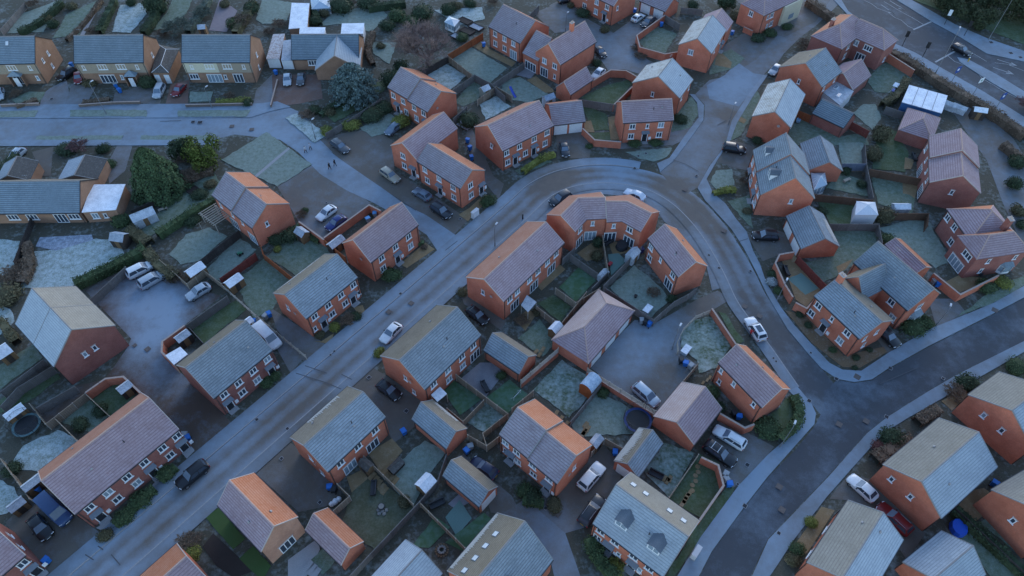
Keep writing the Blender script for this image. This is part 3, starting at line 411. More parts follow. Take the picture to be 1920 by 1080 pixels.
PATIOS=[
('ochre', [(-18.89, 75.62), (-15.01, 80.51), (-13.28, 78.96), (-17.68, 74.73)]),
('ochre', [(-9.57, 87.35), (-7.73, 89.05), (-4.92, 92.9), (-4.15, 91.13), (-6.71, 87.69), (-7.83, 85.68)]),
('ochre', [(-8.94, 141.83), (-7.04, 143.83), (-4.87, 140.51), (0.84, 135.37), (0.0, 133.71), (-5.68, 138.56)]),
('ochre', [(3.25, 128.64), (5.25, 130.04), (9.46, 124.36), (7.05, 123.98)]),
('gravel', [(43.6, 65.81), (46.71, 64.75), (50.33, 57.19), (56.96, 58.84), (57.11, 57.87), (52.05, 55.0), (49.55, 55.19), (46.12, 59.53)]),
('ochre', [(45.7, 77.43), (48.07, 78.16), (48.74, 76.22), (51.3, 70.97), (47.2, 66.56), (45.86, 67.97)]),
('ochre', [(62.04, 49.39), (66.44, 51.6), (66.34, 50.44), (62.95, 47.83)]),
('ochre', [(40.26, 33.79), (41.84, 33.3), (36.94, 28.01), (34.2, 26.4), (33.7, 27.04), (35.96, 29.33)]),
('ochre', [(-22.13, 37.81), (-20.14, 38.94), (-18.82, 37.06), (-21.09, 35.59)]),
('ochre', [(-19.73, 41.26), (-16.69, 43.49), (-15.02, 41.65), (-16.27, 39.7), (-15.31, 37.43), (-17.13, 37.81)]),
('deck', [(-7.73, 52.96), (-4.82, 55.95), (-2.81, 55.95), (-1.19, 54.07), (-3.87, 50.0)]),
('ochre', [(11.12, 78.04), (13.86, 80.51), (16.11, 79.89), (15.9, 77.43), (12.64, 76.22)]),
('ochre', [(16.66, 80.89), (19.86, 80.51), (21.04, 78.65), (17.26, 77.43)]),
('ochre', [(3.53, 72.11), (7.66, 75.98), (8.94, 74.44), (4.79, 69.85)]),
('ochre', [(0.42, 63.91), (2.56, 66.02), (3.81, 64.96), (2.08, 61.85)]),
('ochre', [(58.2, 33.97), (60.6, 35.95), (62.52, 36.32), (63.45, 35.23), (62.64, 33.79), (59.56, 31.87)]),
('crazy', [(-82.11, 79.64), (-82.3, 81.78), (-73.53, 82.42), (-72.76, 81.14), (-78.2, 78.65)]),
('pinkpatio', [(-71.49, 148.64), (-72.97, 163.44), (-67.08, 157.57), (-67.16, 147.94)]),
('ochre', [(73.25, 96.16), (75.98, 95.43), (73.84, 91.55), (73.23, 92.54), (72.15, 92.83)]),
('ochre', [(76.24, 103.02), (77.81, 102.24), (76.12, 99.61), (74.8, 99.61)]),
('ochre', [(72.36, 72.11), (74.6, 73.27), (79.86, 72.11), (73.05, 69.52), (71.25, 71.54)]),
('ochre', [(14.7, 114.13), (16.14, 114.48), (16.62, 110.7), (14.69, 110.7)]),
('ochre', [(19.73, 115.54), (21.77, 116.25), (21.42, 108.35), (19.62, 108.35)]),
('ochre', [(54.52, 75.03), (57.96, 76.82), (55.87, 74.44), (54.46, 73.62)]),
('deck', [(0.59, 130.64), (2.96, 133.71), (5.29, 131.65), (4.07, 129.24)]),
('deck', [(-8.35, 34.15), (-6.89, 35.59), (-5.23, 34.51), (-7.27, 33.44)]),
('slabs', [(-27.76, 27.04), (-24.59, 29.66), (-24.02, 28.34), (-25.08, 25.14), (-27.3, 24.83)]),
('dirt', [(-38.79, 28.67), (-37.92, 30.34), (-31.75, 25.77), (-33.8, 24.83), (-36.5, 26.4)]),
('slabs', [(-46.9, 42.85), (-45.67, 43.66), (-43.6, 41.65), (-44.34, 40.48)]),
('slabs', [(-53.07, 31.01), (-51.75, 32.04), (-50.47, 31.35), (-51.12, 30.34)]),
('slabs', [(-47.81, 36.69), (-47.11, 37.81), (-45.8, 37.06), (-46.86, 35.95)]),
('ochre', [(46.96, 140.73), (49.17, 135.37), (48.47, 133.09), (45.16, 134.33)]),
('ochre', [(46.69, 116.07), (48.03, 114.66), (47.22, 113.44), (45.88, 114.83)]),
('ochre', [(-30.42, 59.83), (-29.35, 59.83), (-27.7, 61.34), (-27.87, 59.34)]),
('ochre', [(-25.45, 66.34), (-23.99, 66.88), (-23.37, 65.49), (-24.15, 64.96)])]
FENCES=[
('brick', 1.8, [(-32.15, 80.01), (-25.47, 88.07), (-23.2, 86.59)], 'brick yard wall with pale coping beside the blue hatchback'),
('brick', 1.8, [(-37.2, 83.95), (-32.08, 79.64)], 'brick wall between the parking area and the wooden shed'),
('worange', 1.8, [(-31.97, 79.51), (-27.83, 75.63)], 'orange wood fence beside the house on the diagonal path'),
('worange', 1.8, [(-42.58, 78.28), (-41.8, 76.46), (-35.83, 71.23)], 'orange wood fence dividing lawns behind the brick pair with yellow shrub'),
('wdark', 1.8, [(-52.01, 74.68), (-47.16, 81.77)], 'dark fence between the two gardens with white roofed sheds'),
('wred', 1.8, [(-47.48, 71.0), (-43.05, 76.46)], 'reddish fence right of the garden with the toy tractor'),
('wpale', 1.5, [(-58.79, 75.3), (-52.7, 70.13), (-50.74, 72.96), (-47.08, 70.13)], 'pale capped fence behind the two white roofed sheds'),
('rail', 1.4, [(-47.14, 70.21), (-40.04, 63.95), (-30.94, 56.49)], 'long open rail fence beside the white van drive'),
('brick', 1.8, [(-49.69, 54.45), (-52.3, 56.7), (-52.84, 58.63), (-50.36, 61.61)], 'angled brick wall of the yard by the frosted court'),
('wgrey', 1.8, [(-50.19, 61.61), (-45.39, 67.36)], 'grey fence between the frosted court and a dark lawn'),
('wgrey', 1.2, [(-50.16, 61.84), (-46.99, 58.85)], 'low fence beside the shed in the walled yard by the court'),
('brick', 1.8, [(-60.96, 49.78), (-59.0, 52.08), (-56.5, 52.44), (-53.01, 49.69)], 'brick wall around the dark shed behind the long terrace'),
('wpale', 1.7, [(-61.0, 49.75), (-64.61, 44.85), (-68.24, 48.02)], 'pale fence along the passage behind the long terrace'),
('wgrey', 1.8, [(-66.92, 47.37), (-62.99, 50.83)], 'weathered fence along the upper side of the passage'),
('wgrey', 1.8, [(-73.19, 49.86), (-69.44, 55.29)], 'weathered grey fence at the left edge, upper of two'),
('wgrey', 1.8, [(-72.1, 47.54), (-71.07, 50.56), (-67.63, 54.17)], 'weathered grey fence at the left edge, lower of two'),
('wpale', 1.5, [(-63.88, 45.86), (-59.29, 42.37)], 'pale fence between two back gardens of the long terrace, left one'),
('wpale', 1.5, [(-60.89, 49.6), (-56.34, 46.19)], 'pale fence between two back gardens of the long terrace, right one'),
('wpale', 1.6, [(-68.54, 39.76), (-62.16, 34.24)], 'pale fence beside the narrow shed at the left edge'),
('wpale', 1.8, [(-8.16, 52.8), (-0.6, 46.45)], 'pale fence between the decked garden and the artificial lawn'),
('wpale', 1.6, [(-4.02, 48.68), (-6.82, 45.31), (-9.17, 47.4)], 'pale fence around the lower end of the artificial lawn'),
('wpale', 1.8, [(-0.6, 46.45), (-4.02, 43.42), (-3.46, 41.59), (-6.06, 43.18)], 'pale fence around the small frosted square garden'),
('wpale', 1.8, [(-3.46, 41.52), (-0.59, 43.9)], 'fence beside the stepped pair with orange rear slope'),
('brickrail', 2.2, [(1.31, 51.65), (6.93, 57.2)], 'brick wall topped by rails left of the triple garage'),
('brickrail', 2.2, [(11.06, 53.64), (20.09, 46.64)], 'brick wall topped by rails below the middle court'),
('wgrey', 1.8, [(8.13, 45.2), (12.84, 51.18)], 'grey fence beside the shed with blue curved roof'),
('wpale', 1.7, [(3.06, 50.18), (0.0, 47.34)], 'short pale fence above the stepped pair'),
('wgrey', 1.8, [(14.99, 68.99), (22.03, 62.62)], 'grey fence between the triple garage and the frosted garden'),
('wgrey', 1.8, [(22.06, 62.83), (25.72, 66.28), (28.05, 67.68), (29.72, 68.99)], 'curved grey fence along the entrance of the middle court'),
('rail', 1.2, [(25.06, 57.39), (25.23, 59.04), (26.52, 61.53), (28.81, 63.89), (31.55, 65.15)], 'curved white rail fence around the round lawn'),
('brick', 1.4, [(31.51, 65.21), (33.89, 58.42)], 'low brick wall between the round lawn and the street'),
('wpale', 1.6, [(27.6, 54.95), (24.92, 51.93)], 'short fence beside the three bins of the round lawn'),
('brick', 1.8, [(29.08, 46.45), (32.11, 44.22), (33.56, 44.79)], 'brick yard wall behind the house with the red stained slope'),
('wpale', 1.4, [(25.15, 40.47), (20.34, 34.54)], 'straight thin fence between two lawns beside the dormered pair'),
('brick', 1.8, [(25.33, 39.89), (27.39, 38.75), (27.55, 35.95), (23.64, 31.4)], 'curved brick garden wall with stepping stones inside'),
('wpale', 1.8, [(12.5, 42.62), (10.76, 40.66)], 'short fence at the ridged shed beside the white car'),
('wpale', 1.8, [(12.72, 42.62), (14.9, 41.2)], 'short fence behind the garage with jagged frost'),
('wpale', 1.6, [(-19.9, 40.14), (-12.64, 33.54)], 'long pale fence between the sandy patio and the olive lawn'),
('wgrey', 1.8, [(-19.47, 24.63), (-11.83, 33.81), (-9.76, 36.53), (-8.8, 40.28)], 'long slatted fence across the lower middle gardens'),
('wpale', 1.7, [(-22.83, 36.21), (-20.98, 34.56), (-22.73, 32.67)], 'corner fence with white sacks beside the olive lawn'),
('wpale', 1.6, [(-11.84, 33.75), (-5.78, 28.03)], 'pale fence between the two narrow green gardens at the bottom'),
('wgrey', 1.8, [(8.43, 75.27), (10.52, 77.67)], 'short grey fence at the left end of the crescent gardens'),
('wgrey', 1.8, [(9.81, 76.23), (13.95, 72.14)], 'grey fence left of the crescent storage chest'),
('wpale', 1.8, [(15.52, 80.51), (15.77, 72.94)], 'pale fence dividing the crescent gardens'),
('wgrey', 2.0, [(14.74, 69.38), (21.84, 77.85)], 'long grey fence behind the crescent with a shed against it'),
('wgrey', 1.8, [(12.85, 68.99), (15.72, 72.36)], 'short grey fence below the crescent'),
('wpale', 1.6, [(3.95, 65.37), (7.56, 61.75)], 'pale fence between terrace gardens left of the triple garage'),
('wpale', 1.7, [(7.03, 69.07), (10.12, 66.15), (14.15, 69.07)], 'angled fence around the green artificial lawn below the crescent'),
('wpale', 1.8, [(7.56, 61.91), (11.94, 68.23)], 'fence along the upper left side of the triple garage'),
('wgrey', 1.6, [(-27.15, 119.91), (-33.19, 112.27)], 'low fence beside the dark lawn at the blue cedar'),
('wdark', 1.8, [(-19.4, 129.6), (-14.18, 135.14)], 'dark fence below the bare tree'),
('wpale', 1.6, [(-14.21, 135.46), (-8.62, 128.31)], 'mossy fence between two frosted gardens at the top'),
('wgrey', 1.8, [(-12.64, 122.23), (-8.03, 128.01)], 'grey fence left of the playhouse'),
('worange', 1.8, [(-14.22, 135.77), (-6.75, 144.51)], 'orange red fence beside the bare tree'),
('wgrey', 1.8, [(-8.03, 128.01), (-4.18, 124.51), (2.69, 132.65)], 'grey fence between the playhouse and the sandy patio'),
('wgrey', 1.8, [(-4.17, 124.13), (-1.44, 120.37)], 'grey fence below the blue slide'),
('wpale', 1.6, [(-7.18, 119.36), (-3.39, 124.04), (0.0, 120.65)], 'pale fence around the small frosted square beside the playhouse'),
('wgrey', 1.8, [(-11.79, 112.87), (-9.28, 116.73)], 'short grey fence behind the stepped brick semi'),
('brick', 1.8, [(17.03, 125.67), (21.38, 129.8), (24.71, 129.6), (26.86, 127.23)], 'curved brick wall around the green lawn at the top court'),
('brick', 1.8, [(36.36, 152.46), (28.63, 143.61), (28.79, 138.76), (34.03, 135.98), (37.13, 136.83)], 'brick wall around the corner garden at the top court'),
('wgrey', 1.8, [(36.36, 152.46), (39.28, 148.42)], 'grey fence at the back of the walled corner garden'),
('wgrey', 1.8, [(14.56, 119.08), (22.1, 117.27)], 'grey fence above the dark green lawn by the double garage'),
('brick', 1.6, [(20.83, 117.55), (25.5, 124.04)], 'brick wall left of the frosted house behind'),
('brick', 1.6, [(13.99, 110.06), (16.15, 106.42), (21.29, 105.77)], 'brick wall round the small lawn on the bend'),
('brick', 1.9, [(83.7, 136.03), (87.14, 129.65)], 'stepped brick wall beside the highway hedge'),
('wred', 1.8, [(67.82, 112.01), (70.5, 108.8)], 'red fence below the octagonal lawn'),
('worange', 1.8, [(58.27, 115.49), (60.5, 113.73)], 'orange fence beside the grey roofed garage'),
('wgrey', 1.8, [(76.6, 116.73), (79.56, 114.96)], 'grey fence left of the site cabin'),
('wbrown', 1.8, [(54.65, 90.82), (64.74, 89.3)], 'brown fence below the small conservatory'),
('wgrey', 1.8, [(68.38, 104.88), (66.8, 99.11), (65.07, 89.99)], 'grey fence running down to the white gazebo tent'),
('wbrown', 1.8, [(67.01, 97.61), (75.48, 94.95)], 'brown fence between the two gardens of the stepped brown pair'),
('wblue', 1.8, [(62.28, 99.11), (66.8, 99.11)], 'bluish fence behind the frosted garage'),
('wgrey', 1.8, [(55.33, 83.31), (63.77, 83.31), (62.91, 78.89)], 'grey fence behind the white gazebo tent'),
('wbrown', 1.8, [(67.28, 85.92), (73.49, 85.92), (72.2, 83.05)], 'brown fence left of the large hip roofed house'),
('wred', 1.8, [(47.81, 75.87), (50.69, 69.55)], 'dark red fence beside the walled patio with pale mat'),
('brick', 1.8, [(47.44, 76.82), (44.78, 76.23), (43.61, 74.33), (44.05, 69.77), (44.66, 67.14)], 'curved brick wall around the patio with pale mat, street side'),
('brick', 1.8, [(44.8, 66.07), (46.25, 64.9), (47.87, 66.5)], 'short brick wall beside the corner gravel plot'),
('brick', 1.8, [(68.97, 72.14), (71.49, 67.68), (79.4, 71.68)], 'angled brick wall before the large hip roofed house'),
('wdark', 1.6, [(56.58, 33.19), (61.87, 24.94)], 'dark mossy fence at the lower right corner'),
('lowbrick', 0.7, [(-106.45, 118.97), (-98.71, 119.52)], 'low brick front wall at the left edge of the top street'),
('lowbrick', 0.7, [(-90.15, 118.97), (-83.5, 119.88)], 'low brick front wall, second along the top street'),
('lowbrick', 0.7, [(-83.39, 119.88), (-77.78, 120.07)], 'low brick front wall, third along the top street'),
('lowbrick', 0.7, [(-67.97, 118.97), (-54.25, 119.52)], 'long low brick front wall before the cream semi'),
('lowbrick', 0.7, [(-50.19, 118.79), (-50.76, 128.08)], 'low brick wall between the two drives of the top bungalow'),
('wgrey', 1.6, [(-118.9, 146.45), (-118.74, 158.5)], 'weathered fence between gardens at the top left corner'),
('wdark', 1.5, [(-84.77, 85.56), (-82.99, 74.95)], 'black trellis fence beside the bungalow lawn'),
('wdark', 1.5, [(-67.66, 86.89), (-62.82, 91.0), (-60.3, 93.84)], 'black trellis fence below the big conifer'),
('wgrey', 1.6, [(40.92, 156.24), (45.89, 155.25)], 'short fence at the top behind the patchy white roof'),
('wgrey', 1.6, [(-34.12, 111.41), (-36.8, 108.39)], 'short pale fence by the yellow shrubs at the street end'),
('brick', 1.3, [(54.31, 148.12), (56.02, 146.27)], 'short brick wall at the drive beside the cream bay house'),
('wgrey', 1.7, [(-66.9, 66.9), (-63.78, 73.6)], 'dark panel fence behind the white people carrier'),
('wgrey', 1.8, [(1.87, 148.42), (6.44, 156.87)], 'grey fence at the top beside the lilac porch roof')]
HEDGES=[
([(-71.19, 70.41), (-66.19, 74.54), (-62.39, 78.26)], 1.8, 1.7, 'green', 'clipped green hedge along the frosted bungalow lawn'),
([(-61.4, 81.56), (-58.04, 85.7), (-53.93, 90.32)], 1.5, 1.6, 'green', 'clipped green hedge leading to the pergola house'),
([(85.37, 137.77), (88.66, 132.74), (92.26, 125.56), (95.72, 120.28), (98.79, 114.7), (101.68, 108.22)], 2.2, 1.8, 'brown', 'long brown hedge along the highway'),
([(72.67, 160.22), (75.16, 155.21), (77.18, 150.38)], 2.0, 1.8, 'brown', 'brown hedge behind the large hip roofed house'),
([(40.53, 49.88), (40.85, 47.89), (39.93, 45.53), (36.91, 43.0)], 1.4, 1.2, 'green', 'curved green hedge on the street corner'),
([(-18.59, 77.65), (-16.71, 79.87), (-15.17, 80.12)], 0.9, 0.8, 'green', 'low green hedge before the house on the diagonal path'),
([(-50.49, 31.16), (-48.97, 33.58), (-47.04, 36.09)], 1.3, 1.0, 'green', 'green shrubbery border before the long terrace'),
([(-46.69, 37.19), (-45.15, 39.07)], 1.2, 1.0, 'green', 'green shrubbery at the right end of the long terrace'),
([(2.02, 98.23), (5.12, 101.59), (8.27, 103.47)], 1.2, 1.0, 'yellow', 'yellow green border before the house on the bend'),
([(36.93, 92.45), (39.35, 93.3), (41.34, 93.45)], 1.0, 0.9, 'yellow', 'yellow green hedge by the junction'),
([(9.69, 29.43), (10.52, 27.15), (12.58, 24.64)], 1.6, 1.2, 'green', 'green border before the dormered pair'),
([(49.05, 40.17), (52.63, 42.12), (55.11, 42.92)], 1.8, 1.2, 'brown', 'brown shrub border beside the white hatchback'),
([(56.92, 45.78), (60.74, 47.89)], 1.6, 1.2, 'brown', 'bare brown border above the tan roofed house'),
([(-103.06, 118.54), (-99.75, 121.12)], 1.0, 0.8, 'brown', 'low brown border at the left end of the top street'),
([(-89.78, 120.01), (-84.62, 121.12)], 1.2, 0.8, 'brown', 'low brown border before the tan semi'),
([(-61.86, 119.92), (-54.84, 120.85)], 1.2, 0.9, 'yellow', 'yellow green border before the cream semi'),
([(1.39, 34.45), (4.15, 33.96)], 1.2, 0.9, 'green', 'dark green border before the stepped pair'),
([(-37.94, 83.83), (-33.11, 80.38)], 1.2, 1.0, 'green', 'green border along the parking area wall'),
([(-114.98, 146.5), (-112.04, 151.18), (-110.56, 159.79)], 1.5, 1.5, 'dark', 'dark hedge between the two leftmost top gardens'),
([(-96.27, 146.39), (-97.05, 153.47), (-97.88, 160.96)], 1.5, 1.6, 'dark', 'dark hedge between the second and third top gardens'),
([(-95.62, 102.8), (-95.82, 96.69)], 1.6, 1.5, 'dark', 'dark hedge at the left edge below the street'),
([(-32.39, 146.8), (-32.59, 138.99), (-30.71, 133.71)], 1.2, 1.2, 'brown', 'brown border right of the top bungalow'),
([(56.94, 33.14), (59.42, 29.39), (62.3, 24.91)], 1.5, 1.4, 'dark', 'dark hedge at the lower right corner'),
([(-83.42, 79.89), (-80.53, 74.45), (-80.3, 70.99)], 1.6, 1.2, 'brown', 'brown border left of the frosted bungalow lawn'),
([(-66.93, 82.83), (-62.16, 79.67)], 2.0, 1.6, 'olive', 'olive hedge corner by the small faceted shed'),
([(-62.04, 77.88), (-58.61, 74.29), (-55.23, 71.98)], 1.8, 1.5, 'olive', 'olive hedge above the white people carrier'),
([(-85.68, 145.73), (-85.28, 150.86), (-86.17, 159.46)], 1.6, 1.8, 'dark', 'dark hedge right of the heavily frosted top lawn'),
([(-75.52, 146.39), (-75.08, 153.47), (-74.91, 161.99)], 1.6, 1.6, 'grey', 'grey green hedge left of the pinkish patio'),
([(-64.38, 145.73), (-63.72, 152.05), (-63.19, 159.46)], 1.8, 1.8, 'olive', 'olive hedge right of the pinkish patio'),
([(-102.75, 143.6), (-101.63, 151.7), (-101.58, 161.63)], 0.9, 1.0, 'brown', 'low brown border along the garden path at the top left'),
([(-34.92, 156.94), (-31.19, 158.2), (-26.11, 159.46)], 1.8, 1.8, 'dark', 'dark hedge along the top edge behind the round shrubs'),
([(-48.77, 158.13), (-45.4, 150.09)], 1.2, 1.4, 'dark', 'dark hedge beside the long white store'),
([(-26.2, 130.46), (-21.45, 129.46), (-18.74, 131.88)], 1.6, 1.4, 'dark', 'dark border along the fence below the bare tree'),
([(-39.36, 115.69), (-35.7, 120.21), (-29.61, 124.91)], 1.2, 1.0, 'dark', 'dark border across the lawn under the blue cedar'),
([(-80.22, 63.42), (-75.86, 59.37)], 1.4, 1.2, 'olive', 'olive hedge at the left edge beside the cream roofed pair'),
([(84.85, 127.12), (80.53, 121.39), (76.79, 118.63)], 1.6, 1.8, 'olive', 'olive hedge left of the site cabin'),
([(95.97, 105.91), (96.94, 103.51), (97.68, 99.63)], 1.6, 1.6, 'brown', 'brown hedge at the right edge beyond the drive'),
([(-61.43, 96.76), (-56.35, 98.26)], 1.4, 1.4, 'brown', 'brown bramble hedge above the stepped house')]
